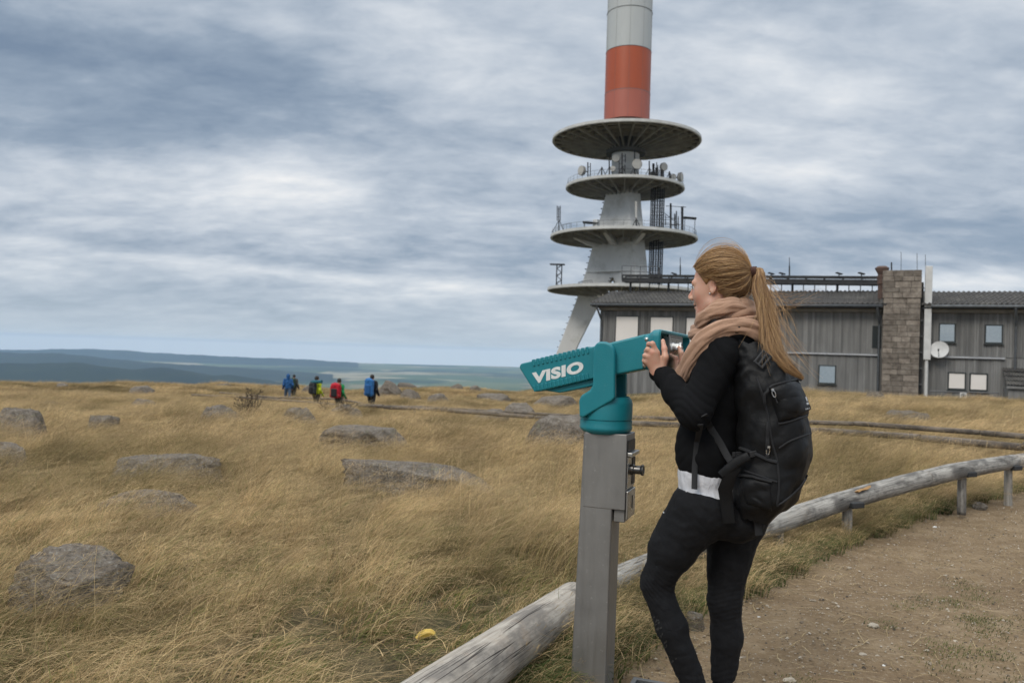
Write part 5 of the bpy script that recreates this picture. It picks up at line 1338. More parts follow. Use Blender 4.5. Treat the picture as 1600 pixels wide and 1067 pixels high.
bt = pts[-1]; mb = MB(); mb.tube([bt - bx * .002, bt + bx * .008 - by_ * .008, bt + bx * .012 - by_ * .02], [.0072, .0052, .006], 8); mb.build('stalk', mat('stalk', (.25, .22, .06), (.12, .09, .03), scale=50), ban)
mb = MB(); mb.lathe(pts[0] - bx * .001, [(.0078, .002), (.006, -.005), (.0, -.007)], 8, axis=(pts[1] - pts[0])); mb.build('tip', M_black, ban)

# leafless bush and dry stalks
M_twig = mat('dark_twigs', (.040, .032, .024), (.075, .058, .042), scale=20, rough=.9)
M_dry = mat('withered_leaves', (.075, .050, .030), (.125, .090, .052), scale=20, rough=.9)
def bush(px, py, hpx, wpx, label, seed, n=26):
    p = G(px, py); sc = p.y / F_PX; h, w = hpx * sc + .22, wpx * sc; rs = random.Random(seed)
    o = empty('bush', p); tag(o, label, 'bush'); mb = MB(); lf = MB()
    for _ in range(n):
        a = rs.uniform(0, 6.28); t = rs.random() ** .6; tip = p + Vector((math.cos(a) * w * .5 * t, math.sin(a) * w * .35 * t, h * rs.uniform(.55, 1)))
        b0 = p + Vector((rs.uniform(-.1, .1) * w, rs.uniform(-.1, .1) * w, -.05)); mid = b0.lerp(tip, .5) + Vector((rs.uniform(-.1, .1), rs.uniform(-.1, .1), .05)) * h
        pts = [b0, b0.lerp(mid, .5), mid, mid.lerp(tip, .5), tip]; mb.tube(pts, [.014, .012, .010, .008, .004], 5)
        for k in range(6):
            q = pts[1 + k % 4].lerp(pts[min(4, 2 + k % 4)], rs.random()); d = Vector((rs.uniform(-1, 1), rs.uniform(-1, 1), rs.uniform(.1, 1))).normalized() * h * rs.uniform(.10, .25); mb.tube([q, q + d], [.006, .003], 4)
            for _l in range(3):
                c_ = q + d * rs.uniform(.3, 1.05); u = Vector((rs.gauss(0, 1), rs.gauss(0, 1), rs.gauss(0, 1))).normalized() * .026; v = u.orthogonal().normalized() * .014
                lf.add([c_ - u, c_ + v, c_ + u, c_ - v], [(0, 1, 2, 3)])
    mb.build('stem', M_twig, o); lf.build('foliage', M_dry, o)
bush(387, 668, 44, 42, 'dark nearly leafless bush sticking up from the grass on the left', 3, 20)
bush(506, 664, 34, 20, 'small withered bush with brown leaves below the yellow jacketed hiker', 4, 8)
bush(532, 664, 30, 50, 'withered brown shrub spreading in front of the grassy hump of rock', 6, 12)
# white scraps and pale stones lying on the dirt
M_scrap = mat('white_scrap', (.75, .75, .74), (.62, .62, .6), scale=30, rough=.7)
M_pebble = mat('pebble', (.40, .35, .28), (.28, .24, .19), scale=25, rough=.9)
def pebble(px, py, wpx, m, label, seed, cat='stone', name='stone', fl=.5):
    p = G(px, py); r = wpx * p.y / F_PX / 2; rs = np.random.RandomState(seed)
    V = _iv * (1 + .28 * np.array([mnoise.noise(Vector(v * 1.6 + seed)) for v in _iv]))[:, None] * np.array([r, r * .75, r * fl])
    me = bpy.data.meshes.new(name); me.from_pydata(V.tolist(), [], _if); me.polygons.foreach_set('use_smooth', [True] * len(_if))
    o = link(name, me, m); o.location = p + BZ * (r * fl * .35 - .035); tag(o, label, cat); return o
for i, (px, py, w, m, lab, cat, nm) in enumerate((
    (1307, 856.5, 6, M_scrap, 'white scrap on the dirt at the edge of the verge, nearest the backpack', 'litter', 'paper_scrap'), (1461, 818, 6.5, M_scrap, 'white scrap on the dirt farther right, below the log rail', 'litter', 'paper_scrap'),
    (1365, 969, 18, M_pebble, 'flat pale stone with a grass tuft beside it, in the middle of the dirt', 'stone', 'stone'), (1234, 1052, 20, M_pebble, 'pale flat stone near the bottom border of the photo', 'stone', 'stone'),
    (1348, 1012, 13, M_pebble, 'long light stone below the flat stone on the dirt', 'stone', 'stone'), (1371, 1013, 7, M_pebble, 'small light stone right of the long one', 'stone', 'stone'),
    (1381, 1027.5, 5, M_scrap, 'tiny white pebble below the small light stone', 'stone', 'stone'), (1449, 1005, 7, M_pebble, 'round grey pebble beside a grass tuft on the dirt', 'stone', 'stone'),
    (1328, 880, 7, M_pebble, 'small light pebble near the first white scrap', 'stone', 'stone'), (1186, 954, 5, M_scrap, 'white pebble on the dirt right of the woman\'s legs', 'stone', 'stone'))):
    pebble(px, py, w, m, lab, i + 50, cat, nm)
# fine gravel and bits of straw on the dirt
def litter(name, n, kind, seed, mats):
    rs = np.random.RandomState(seed); y = np.sqrt(rs.uniform(1.7 ** 2, 12 ** 2, n * 3)); x = rs.uniform(-.2, .75, n * 3) * y; k = dirt_side(x, y) > .05; x, y = x[k][:n], y[k][:n]; z = terrain(x, y) - .032
    mb = MB()
    for a, b_, c_ in zip(x, y, z):
        if kind == 'straw':
            L_ = rs.uniform(.02, .11) ; an = rs.uniform(0, 3.14); w = rs.uniform(.0008, .0016); d = Vector((math.cos(an), math.sin(an), 0)); s = Vector((-d.y, d.x, 0)); o = Vector((a, b_, c_ + .004)); bow = rs.uniform(0, .012)
            mb.add([o - d * L_ - s * w, o - d * L_ + s * w, o + s * (w + bow) + BZ * .006, o + s * (bow - w) + BZ * .006, o + d * L_ + s * w, o + d * L_ - s * w], [(0, 1, 2, 3), (3, 2, 4, 5)], rs.randint(len(mats)))
        else:
            r = rs.choice([.003, .004, .006, .010], p=[.42, .36, .18, .04]); q = [Vector((rs.uniform(.6, 1.2), 0, 0)) for _ in range(5)]
            top = Vector((a, b_, c_ + r * .8)); ring = [Vector((a, b_, c_ - r * .3)) + Vector((math.cos(k_ * 1.257 + rs.uniform(-.3, .3)) * r * rs.uniform(.7, 1.3), math.sin(k_ * 1.257) * r * rs.uniform(.7, 1.3), rs.uniform(0, r * .7))) for k_ in range(5)]
            mb.add([top] + ring, [(0, 1 + k_, 1 + (k_ + 1) % 5) for k_ in range(5)], rs.randint(len(mats)))
    o = mb.build(name, mats); tag(o, kind='stuff'); return o
litter('gravel', 17000, 'grit', 4, [mat('grit_a', (.30, .245, .185), rough=.95), mat('grit_b', (.17, .13, .09), rough=.95), mat('grit_c', (.42, .37, .30), rough=.95), mat('grit_d', (.075, .06, .045), rough=.95)])
litter('straw_litter', 1500, 'straw', 5, [mat('straw_a', (.42, .32, .17), rough=.9), mat('straw_b', (.30, .22, .11), rough=.9)])
# iron foot grate beside the post
gp = G(1028, 1066); grate = empty('foot_grate', gp + BZ * .01); tag(grate, 'steel foot grating with pale frame lying on the dirt before the telescope', 'grate')
fd = Vector((TU.x, TU.y, 0)); sd2 = Vector((TS.x, TS.y, 0)); go_ = gp + BZ * -.012
mb = MB()
for a, b_ in (((-.10, .12), (-.0, .02)), ((-.10, .12), (.33, .35)), ((-.10, -.08), (.021, .329)), ((.10, .12), (.021, .329))): mb.obox(go_, fd, sd2, BZ, a, b_, (-.02, .02))
mb.build('frame', M_steel_m, grate, bevel=.003)
mb = MB()
for i in range(8): mb.obox(go_, fd, sd2, BZ, (-.079 + i * .0225, -.072 + i * .0225), (.021, .329), (-.02, .012))
for i in range(11): mb.obox(go_, fd, sd2, BZ, (-.0795, .0995), (.03 + i * .027, .034 + i * .027), (-.02, .008))
mb.build('bars', M_steel_d, grate).name = 'mesh_infill'
# verge: low dark-green plants between the log rail and the dirt
herb = [clump('herb_a', 60, .10, .06, .16, .010, .2, .6, [M_herb, M_straw], 31, 0, 3, .15), clump('herb_b', 60, .12, .12, .28, .005, .5, .7, [M_herb, M_straw], 32, 0, 4, .45), clump('herb_c', 46, .11, .20, .38, .0042, .7, .7, [M_straw, M_herb], 33, .3, 5, .3)]
rs = np.random.RandomState(77); n = 15000
yy_ = np.sqrt(rs.uniform(2.0 ** 2, 13 ** 2, n)); xx_ = rs.uniform(-.3, .8, n) * yy_; ds = dirt_side(xx_, yy_); k = (ds < .03) & (ds > -.62) & (xx_ > -.05); xx_, yy_, ds = xx_[k], yy_[k], ds[k]
u = rs.uniform(size=len(xx_)); pk = np.where(ds > -.22, np.where(u < .62, 0, 1), np.where(u < .25, 0, np.where(u < .65, 1, 2)))
kk = rs.uniform(size=len(xx_)) < np.where(ds > -.1, .5, .8)
put('verge_plants', herb, xx_[kk], yy_[kk], pk[kk], rs.uniform(.7, 1.2, kk.sum()), rs.uniform(.7, 1.15, kk.sum()))
# little grass tufts growing in the dirt
tx, ty = [], []
for px, py, r_, c_ in ((1500, 930, 60, 26), (1440, 935, 30, 8), (1520, 960, 30, 14), (1470, 1003, 40, 14), (1560, 970, 60, 18), (1380, 968, 10, 4), (1240, 1054, 12, 5), (1555, 1010, 40, 10), (1480, 1035, 40, 8), (1500, 910, 40, 10), (1590, 1060, 30, 8)):
    for _ in range(c_): q = G(px + rs.normal() * r_ * .6, py + rs.normal() * r_ * .16); tx.append(q.x); ty.append(q.y)
tx, ty = np.array(tx), np.array(ty); put('dirt_tufts', [clump('sprig_a', 26, .07, .012, .035, .0035, .3, .9, [M_herb, M_green], 41, 0, 2, .3), clump('sprig_b', 20, .09, .01, .03, .003, .3, .9, [M_green, M_herb], 42, 0, 2, .3)], tx, ty, rs.randint(0, 2, len(tx)), rs.uniform(.5, 1.2, len(tx)), rs.uniform(.7, 1.2, len(tx)))
# ================================================================== PEOPLE
from mathutils.bvhtree import BVHTree
def skin_mat(name, c1, c2, c3):
    m, nt = _nt(name); add, mth, mix, ramp = NT(nt)
    pos = add('ShaderNodeTexCoord').outputs['Object']
    a = add('ShaderNodeTexNoise', {0: pos, 'Scale': 22.0, 'Detail': 5.0}).outputs[0]; f = add('ShaderNodeTexNoise', {0: pos, 'Scale': 420.0, 'Detail': 3.0}).outputs[0]
    c = mix(a, c1, c2); c = mix(add('ShaderNodeMapRange', {0: a, 1: .48, 2: .66, 4: .75}).outputs[0], c, c3)
    b = add('ShaderNodeBsdfPrincipled', {'Base Color': c, 'Roughness': .5, 'Subsurface Weight': .25, 'Subsurface Scale': 1.0, 'Subsurface Radius': (.010, .004, .002)})
    bn = add('ShaderNodeBump', {'Strength': .15, 'Distance': .001, 'Height': f}); nt.links.new(bn.outputs[0], b.inputs['Normal']); add('ShaderNodeOutputMaterial', {0: b.outputs[0]}); return m
M_skin = skin_mat('skin', (.52, .29, .205), (.60, .36, .265), (.56, .255, .185))
def fabric(name, c1, c2, weave=350.0, rough=.85, sheen=.2, fold=.35, fscale=14.0, fz=(1, 1, 1), spec=.3):
    m, nt = _nt(name); add, mth, mix, ramp = NT(nt)
    pos = add('ShaderNodeTexCoord').outputs['Object']; mp = add('ShaderNodeMapping', {0: pos}); mp.inputs['Scale'].default_value = fz
    w = add('ShaderNodeTexNoise', {0: pos, 'Scale': weave, 'Detail': 2.0}).outputs[0]; fo = add('ShaderNodeTexNoise', {0: mp.outputs[0], 'Scale': fscale, 'Detail': 4.0, 'Roughness': .5, 'Distortion': .8}).outputs[0]
    c = mix(add('ShaderNodeMapRange', {0: mth('ADD', mth('MULTIPLY', w, .6), mth('MULTIPLY', fo, .4)), 1: .35, 2: .65}).outputs[0], c1, c2)
    b = add('ShaderNodeBsdfPrincipled', {'Base Color': c, 'Roughness': rough, 'Specular IOR Level': spec, 'Sheen Weight': sheen, 'Sheen Roughness': .5})
    b1 = add('ShaderNodeBump', {'Strength': fold, 'Distance': .012, 'Height': fo}); b2 = add('ShaderNodeBump', {'Strength': .3, 'Distance': .001, 'Height': w, 'Normal': b1.outputs[0]})
    nt.links.new(b2.outputs[0], b.inputs['Normal']); add('ShaderNodeOutputMaterial', {0: b.outputs[0]}); return m
M_jacket = fabric('black_fleece', (.0040, .0042, .0050), (.0070, .0073, .0085), 500, .92, .0, .15, 10, spec=.16)
M_jeans = fabric('black_denim', (.0040, .0043, .0056), (.0070, .0075, .0095), 700, .85, .008, .55, 20, spec=.28)
M_shirt = fabric('white_cotton', (.56, .57, .61), (.64, .65, .69), 600, .85, .1, .8, 30, (1, 1, .6))
M_scarf = fabric('tan_wool', (.36, .215, .145), (.46, .29, .20), 650, .95, .12, .35, 18)
M_pack = fabric('black_nylon', (.0055, .0058, .0066), (.0090, .0094, .0106), 900, .52, .0, .45, 9, spec=.22)
M_strap = fabric('webbing', (.014, .0145, .016), (.022, .0225, .025), 900, .7, .0, .1, 20)
M_pink = mat('pink_fabric', (.42, .06, .26), (.50, .09, .33), scale=40, rough=.7)
M_silver = mat('silver', (.72, .71, .69), (.62, .61, .6), scale=40, rough=.25, metal=1.0)
M_mark = mat('pale_print', (.55, .56, .57), (.45, .46, .47), scale=80, rough=.6)
def hair_mat(name, ca, cb, cc):
    m, nt = _nt(name); add, mth, mix, ramp = NT(nt)
    bl = add('ShaderNodeSeparateXYZ', {0: add('ShaderNodeAttribute', attribute_name='blade').outputs['Vector']})
    c = ramp(bl.outputs[0], [(0, ca), (.45, cb), (1, cc)])
    b = add('ShaderNodeBsdfPrincipled', {'Base Color': c, 'Roughness': .42, 'Specular IOR Level': .55, 'Sheen Weight': .05}); add('ShaderNodeOutputMaterial', {0: b.outputs[0]}); return m
M_hair = hair_mat('honey_hair', (.11, .055, .020), (.30, .160, .060), (.62, .395, .180))
M_haircap = mat('hair_undercoat', (.19, .10, .038), (.27, .15, .058), scale=60, rough=.6)

def spl(pts, sub=6):
    out = []; k = len(pts)
    for i in range(k - 1):
        p0, p1, p2, p3 = pts[max(i - 1, 0)], pts[i], pts[i + 1], pts[min(i + 2, k - 1)]
        for q in range(sub): w = q / sub; out.append(.5 * ((2 * p1) + (p2 - p0) * w + (2 * p0 - 5 * p1 + 4 * p2 - p3) * w * w + (3 * p1 - p0 - 3 * p2 + p3) * w**3))
    return out + [pts[-1]]

D = 3.0
WB = R(28); Bf = Vector((-math.cos(WB), math.sin(WB), 0)); Bl = Vector((-math.sin(WB), -math.cos(WB), 0)); BZv = Vector((0, 0, 1)); Bb = -Bf
AX = (Bf, Bl, BZv)
fp = P(1100, 1085, D); woman = empty('person', Vector((fp.x, fp.y, -.045))); tag(woman, 'woman with blonde ponytail, tan scarf and black clothes leaning to the telescope', 'person')
# ---- head frame
HB, HP = R(29), R(8)
hf = Vector((-math.cos(HB) * math.cos(HP), math.sin(HB) * math.cos(HP), -math.sin(HP))); hl = Vector((-math.sin(HB), -math.cos(HB), 0)); hu = hf.cross(hl).normalized()
Hc = P(1121, 446, 2.985)
def H(f, l, u): return Hc + hf * f + hl * l + hu * u
HX = (hf, hl, hu)
SL, SR = P(1124, 551, 2.865), P(1166, 550, 3.14)
EL_, WL = P(1085, 646, 2.81), P(1031, 580, 2.985)
ER, WR = P(1112, 640, 3.27), P(1066, 590, 3.245)
HIPL, HIPR = P(1102, 806, 2.925), P(1143, 820, 3.085)
KNL, KNR = P(1025, 912, 2.985), P(1132, 936, 3.06)
ANL, ANR = P(1086, 1076, 2.94), P(1128, 1080, 3.06)
b = SDF()
# torso core and limbs, kept just inside the clothes
b.ell(P(1122, 640, D), AX, (.085, .135, .26), .05).ell(P(1115, 780, D), AX, (.09, .14, .11), .05)
b.cone(SL, SR, .045, .045, .04)
for s_, e_, w_ in ((SL, EL_, WL), (SR, ER, WR)): b.cone(s_, e_, .042, .036, .03).cone(e_, w_, .036, .026, .03)
for h_, k_, a_, mid_ in ((HIPL, KNL, ANL, P(1053, 985, 2.955)), (HIPR, KNR, ANR, P(1136, 992, 3.06))): b.cone(h_, k_, .070, .040, .02).cone(k_, mid_, .040, .038, .02).cone(mid_, a_, .038, .028, .02).cone(a_, a_ - BZv * .03, .03, .028, .02)
# neck and head
b.cone(H(-.020, 0, -.06), P(1134, 520, 2.99), .052, .060, .03)
b.ell(H(-.016, 0, .026), HX, (.098, .076, .092), .02).ell(H(.032, 0, -.040), HX, (.060, .055, .074), .035)
b.ell(H(.045, .030, -.028), HX, (.040, .030, .040), .02).ell(H(.045, -.030, -.028), HX, (.040, .030, .040), .02)
b.cone(H(.066, 0, -.098), H(.070, 0, -.100), .020, .019, .02)
b.cone(H(.02, .048, -.075), H(.062, .016, -.097), .018, .017, .03).cone(H(.02, -.048, -.075), H(.062, -.016, -.097), .018, .017, .03)
b.cone(H(.074, .038, .018), H(.080, .008, .016), .012, .012, .012).cone(H(.074, -.038, .018), H(.080, -.008, .016), .012, .012, .012)
b.ell(H(.096, .033, .000), HX, (.016, .017, .011), .008, '-').ell(H(.096, -.033, .000), HX, (.016, .017, .011), .008, '-')
b.cone(H(.083, 0, .010), H(.105, 0, -.026), .0075, .0085, .010).cone(H(.105, 0, -.026), H(.1085, 0, -.031), .0085, .0085, .006)
b.ell(H(.100, .010, -.036), HX, (.010, .0075, .007), .006).ell(H(.100, -.010, -.036), HX, (.010, .0075, .007), .006)
b.ell(H(.086, 0, -.060), HX, (.013, .022, .0065), .006).ell(H(.084, 0, -.072), HX, (.012, .019, .0070), .006)
b.ell(H(.080, .0, -.0665), HX, (.024, .025, .0012), .003, '-')
# ears: shell, rim, lobe, hollow
for sg_ in (1, -1):
    ec = H(-.004, .072 * sg_, -.006); ea = (hf * .93 - hl * .36 * sg_).normalized(); eu = (hu * .97 - hf * .22).normalized(); el3 = ea.cross(eu).normalized()
    b.ell(ec, (ea, eu, el3), (.0135, .026, .005), .004)
    n_ = 11; rim = [ec + ea * (.0135 * math.cos(t)) + eu * (.0255 * math.sin(t)) + hl * (.005 * sg_) for t in [(-.35 + i / (n_ - 1) * 1.22) * math.pi for i in range(n_)]]
    for p_, q_ in zip(rim, rim[1:]): b.cone(p_, q_, .0034, .0034, .003)
    b.ell(ec - eu * .026 + ea * .003, (ea, eu, el3), (.008, .008, .005), .005)
    b.ell(ec + hl * (.008 * sg_) - eu * .003 + ea * .002, (ea, eu, el3), (.0085, .0145, .0075), .003, '-')
# left hand round the rim of the viewing head
def chain(S_, pts, rad, k): 
    for (p_, q_, r0_, r1_) in zip(pts, pts[1:], rad, rad[1:]): S_.cone(p_, q_, r0_, r1_, k)
wr = P(1029, 583, 2.98)
kn = [P(1026.5, 551, 2.958), P(1019, 551, 2.957), P(1013.5, 557, 2.962), P(1010.5, 565, 2.972)]
for i, q in enumerate(kn): b.cone(wr.lerp(q, .12), q, .0165, .0105, .014)
b.cone(wr, wr.lerp(WL, 1.0), .026, .026, .02)
chain(b, [kn[0], P(1019.5, 537, 2.955), P(1013.5, 537.5, 2.985), P(1012, 542, 3.010)], [.0100, .0094, .0082, .0070], .006)
chain(b, [kn[1], P(1012, 546, 2.960), P(1009.5, 549, 2.992), P(1011, 554, 3.014)], [.0102, .0095, .0084, .0072], .005)
chain(b, [kn[2], P(1008, 555.5, 2.968), P(1007.5, 559, 2.998), P(1010, 563, 3.016)], [.0098, .0092, .0080, .0068], .005)
chain(b, [kn[3], P(1006.5, 563.5, 2.980), P(1007, 567, 3.004), P(1009.5, 570, 3.016)], [.0088, .0080, .0070, .0060], .005)
chain(b, [wr.lerp(kn[0], .18) + Vector((.012, -.004, 0)), P(1039.5, 558, 2.958), P(1038.2, 545, 2.968), P(1035.8, 532.5, 2.984)], [.0150, .0120, .0105, .0080], .008)
# right hand on the far side of the head
wr2 = P(1060, 588, 3.235); kn2 = [P(1056, 560, 3.25), P(1052, 561, 3.27), P(1050, 566, 3.285), P(1049, 572, 3.295)]
for q in kn2: b.cone(wr2.lerp(q, .1), q, .0165, .0105, .014)
b.cone(wr2, WR, .026, .026, .02)
for i, q in enumerate(kn2): chain(b, [q, q + Vector((-.022, .012, .012 - .005 * i)), q + Vector((-.028, .034, .002 - .006 * i)), q + Vector((-.016, .050, -.006 - .006 * i))], [.0098, .0090, .0080, .0068], .005)
chain(b, [wr2 + Vector((.012, -.004, .01)), P(1066, 566, 3.225), P(1064, 552, 3.23), P(1061, 543, 3.24)], [.0150, .0120, .0105, .0080], .008)
body = link('body', b.mesh('body', .0036, None, 1), M_skin, woman, True)
# nails on the left hand's thumb
# eyes, lashes and brows
M_eye = mat('eye_white', (.70, .68, .66), rough=.2); M_lash = mat('lash', (.014, .010, .008), (.02, .014, .01), rough=.7); M_brow = mat('brow', (.11, .065, .035), (.15, .09, .05), scale=200, rough=.8); M_lip = mat('lip', (.50, .20, .17), (.44, .17, .15), scale=60, rough=.45)
for sg_ in (1, -1):
    c_ = H(.0745, .032 * sg_, .000); mb = MB(); mb.lathe(c_, [(.0115 * math.sin(t), .0115 * math.cos(t)) for t in [i * math.pi / 10 for i in range(11)]], 16, axis=hf); ey = mb.build('eye', M_eye, woman)
    mb = MB(); mb.lathe(c_ + hf * .0100, [(.0055, 0), (.004, .0014), (0, .0018)], 14, axis=hf); mb.build('iris', M_lash, ey)
    mb = MB()
    for i in range(9):
        t = -1 + i / 4; p0 = c_ + hf * (.0112 - abs(t) * .003) + hl * (t * .012) + hu * (.0050 - abs(t) * .0018); mb.tube([p0, p0 + hf * .006 + hu * .001 + hl * (.002 * sg_), p0 + hf * .010 + hu * .0035 + hl * (.005 * sg_)], [.0009, .0007, .0003], 4)
    mb.tube([c_ + hf * (.0122 - abs(t) * .0045) + hl * (t * .013) + hu * (.0052 - abs(t) * .003) for t in (-1, -.5, 0, .5, 1)], .0013, 5)
    mb.build('eyelash', M_lash, ey)
    mb = MB(); mb.tube([H(.0905 - .006 * abs(t) ** 2, (.030 + t * .018) * sg_, .0215 + .004 * (1 - (t - .3) ** 2)) for t in (-1, -.5, 0, .5, 1)], [.0014, .0028, .0028, .0022, .0010], 6); mb.build('eyebrow', M_brow, woman)
bodyT = BVHTree.FromPolygons([v.co for v in body.data.vertices], [p.vertices[:] for p in body.data.polygons])
mb = MB(); er = P(1109, 459, 2.9); hit = bodyT.ray_cast(CAM, ray(1109.3, 458.8).normalized()); ep = hit[0] if hit[0] is not None and hit[0].y < 3.05 else H(-.002, .078, -.036)
mb.lathe(ep - hl * 0.0, [(.0045 * math.sin(t), .0045 * math.cos(t)) for t in [i * math.pi / 8 for i in range(9)]], 12, axis=(0, 0, 1)); mb.build('earring', M_silver, woman)
# ---- trousers
t = SDF()
t.ell(P(1118, 782, D), AX, (.120, .168, .095), .05)
t.ell(P(1150, 806, 2.93), AX, (.105, .095, .095), .05).ell(P(1160, 806, 3.07), AX, (.10, .09, .095), .05)
t.cone(P(1094, 796, 2.935), P(1051, 855, 2.965), .114, .086, .04).cone(P(1051, 855, 2.965), KNL, .086, .057, .02).cone(KNL, P(1050, 980, 2.955), .055, .055, .02).cone(P(1050, 980, 2.955), ANL, .055, .044, .02)
t.cone(P(1146, 815, 3.07), KNR, .108, .061, .03).cone(KNR, P(1136, 992, 3.06), .060, .056, .03).cone(P(1136, 992, 3.06), ANR, .056, .046, .03)
t.half(P(1105, 768, D), (.165, 0, .986), .004)
t.half(P(1100, 1074, D), (0.10, 0, -1), .004)
_w1 = waves(5, ((.12, .0020, 5), (.05, .0011, 5)))
def creases(V, N):
    d = _w1(V, N)
    for c_, dirv, rad_, wl, amp in ((KNL, (KNL - HIPL).normalized(), .075, .017, .0034), (ANL, (ANL - KNL).normalized(), .07, .020, .0030), (KNR, BZv, .08, .018, .0030), (ANR, BZv, .10, .022, .0024), (HIPL, (Bf * .5 - BZv).normalized(), .12, .030, .0014)):
        q = V - np.array(c_); r_ = np.linalg.norm(q, axis=1); s = q @ np.array(dirv); lat = q @ np.array(Bf) 
        d = d + amp * np.exp(-(r_ / rad_) ** 2) * (np.abs(np.sin(s / wl * math.pi + lat * 14 + 2 * np.sin(lat * 31))) - .5) * 1.4
    return d
trs = link('trousers', t.mesh('trousers', .0042, creases, 2), M_jeans, woman, True)
# ---- shirt between jacket and trousers
s_ = SDF(); s_.ell(P(1106, 740, D), AX, (.106, .153, .13), .02).ell(P(1112, 775, D), AX, (.121, .167, .06), .03)
s_.half(P(1106, 779, D), (-.15, 0, -1), .003); s_.half(P(1105, 718, D), (0, 0, 1), .003)
_w2 = waves(9, ((.05, .0018, 4), (.022, .0008, 4)))
link('shirt', s_.mesh('shirt', .005, lambda V, N: _w2(V * np.array([1, 1, .5])), 1), M_shirt, woman, True)
# ---- jacket
j = SDF()
j.ell(P(1110, 700, D), AX, (.124, .170, .19), .05).ell(P(1128, 615, D), AX, (.125, .170, .16), .06).ell(P(1140, 562, D), AX, (.105, .165, .10), .05)
j.cone(SL, SR, .062, .062, .05).cone(P(1134, 520, 2.995), P(1137, 545, 2.995), .062, .085, .04)
j.cone(SL, EL_, .066, .056, .035).cone(EL_, P(1057, 613, 2.90), .055, .046, .025).cone(P(1057, 613, 2.90), P(1031, 582, 2.983), .046, .041, .02)
j.cone(SR, ER, .062, .052, .03).cone(ER, WR, .050, .040, .02)
j.half(P(1100, 744, D), (.08, 0, -1), .006)
cl = (P(1027, 573, 2.98) - EL_).normalized(); j.ops.append(('-', (lambda c_, n_: (lambda X: np.maximum(-((X - c_) @ n_), np.linalg.norm(X - c_, axis=-1) - .09)))(np.array(P(1027, 570, 2.98)), np.array((P(1022, 560, 2.99) - P(1040, 628, 2.99)).normalized())), np.array(P(1027, 570, 2.98)) - .1, np.array(P(1027, 570, 2.98)) + .1, .003))
_w3 = waves(13, ((.14, .0026, 5), (.06, .0011, 5)))
def sleeves(V, N):
    d = _w3(V, N)
    a_ = np.array(EL_); c_ = np.array(WL); ax = (c_ - a_); L2 = np.linalg.norm(ax); ax /= L2
    q = V - a_; s = q @ ax; r_ = np.linalg.norm(q - s[:, None] * ax, axis=1); lat = q @ np.array(Bl.cross(Vector(ax)))
    env = smooth(.10, .20, s) * (r_ < .075) * smooth(L2 + .09, L2 + .04, s)
    d = d + env * .0034 * (np.abs(np.sin(s * 62 + lat * 22 + 1.2 * np.sin(lat * 60))) - .55) * 1.5
    for c2, dirv, rad_, wl, amp in ((EL_, (EL_ - SL).normalized(), .10, .028, .0026), (SL, (EL_ - SL).normalized(), .10, .05, .0030), (P(1080, 735, D), BZv, .16, .05, .0028)):
        q = V - np.array(c2); rr = np.linalg.norm(q, axis=1); s2 = q @ np.array(dirv); l2 = q @ np.array(Bf)
        d = d + amp * np.exp(-(rr / rad_) ** 2) * (np.abs(np.sin(s2 / wl * math.pi + l2 * 20 + 1.5 * np.sin(l2 * 40))) - .5) * 1.4
    return d * smooth(0, .05, V[:, 2] - P(1095, 742, D).z - .01)
jk = link('jacket', j.mesh('jacket', .0046, sleeves, 2), M_jacket, woman, True)
jkT = BVHTree.FromPolygons([v.co for v in jk.data.vertices], [p.vertices[:] for p in jk.data.polygons]); trT = BVHTree.FromPolygons([v.co for v in trs.data.vertices], [p.vertices[:] for p in trs.data.polygons])
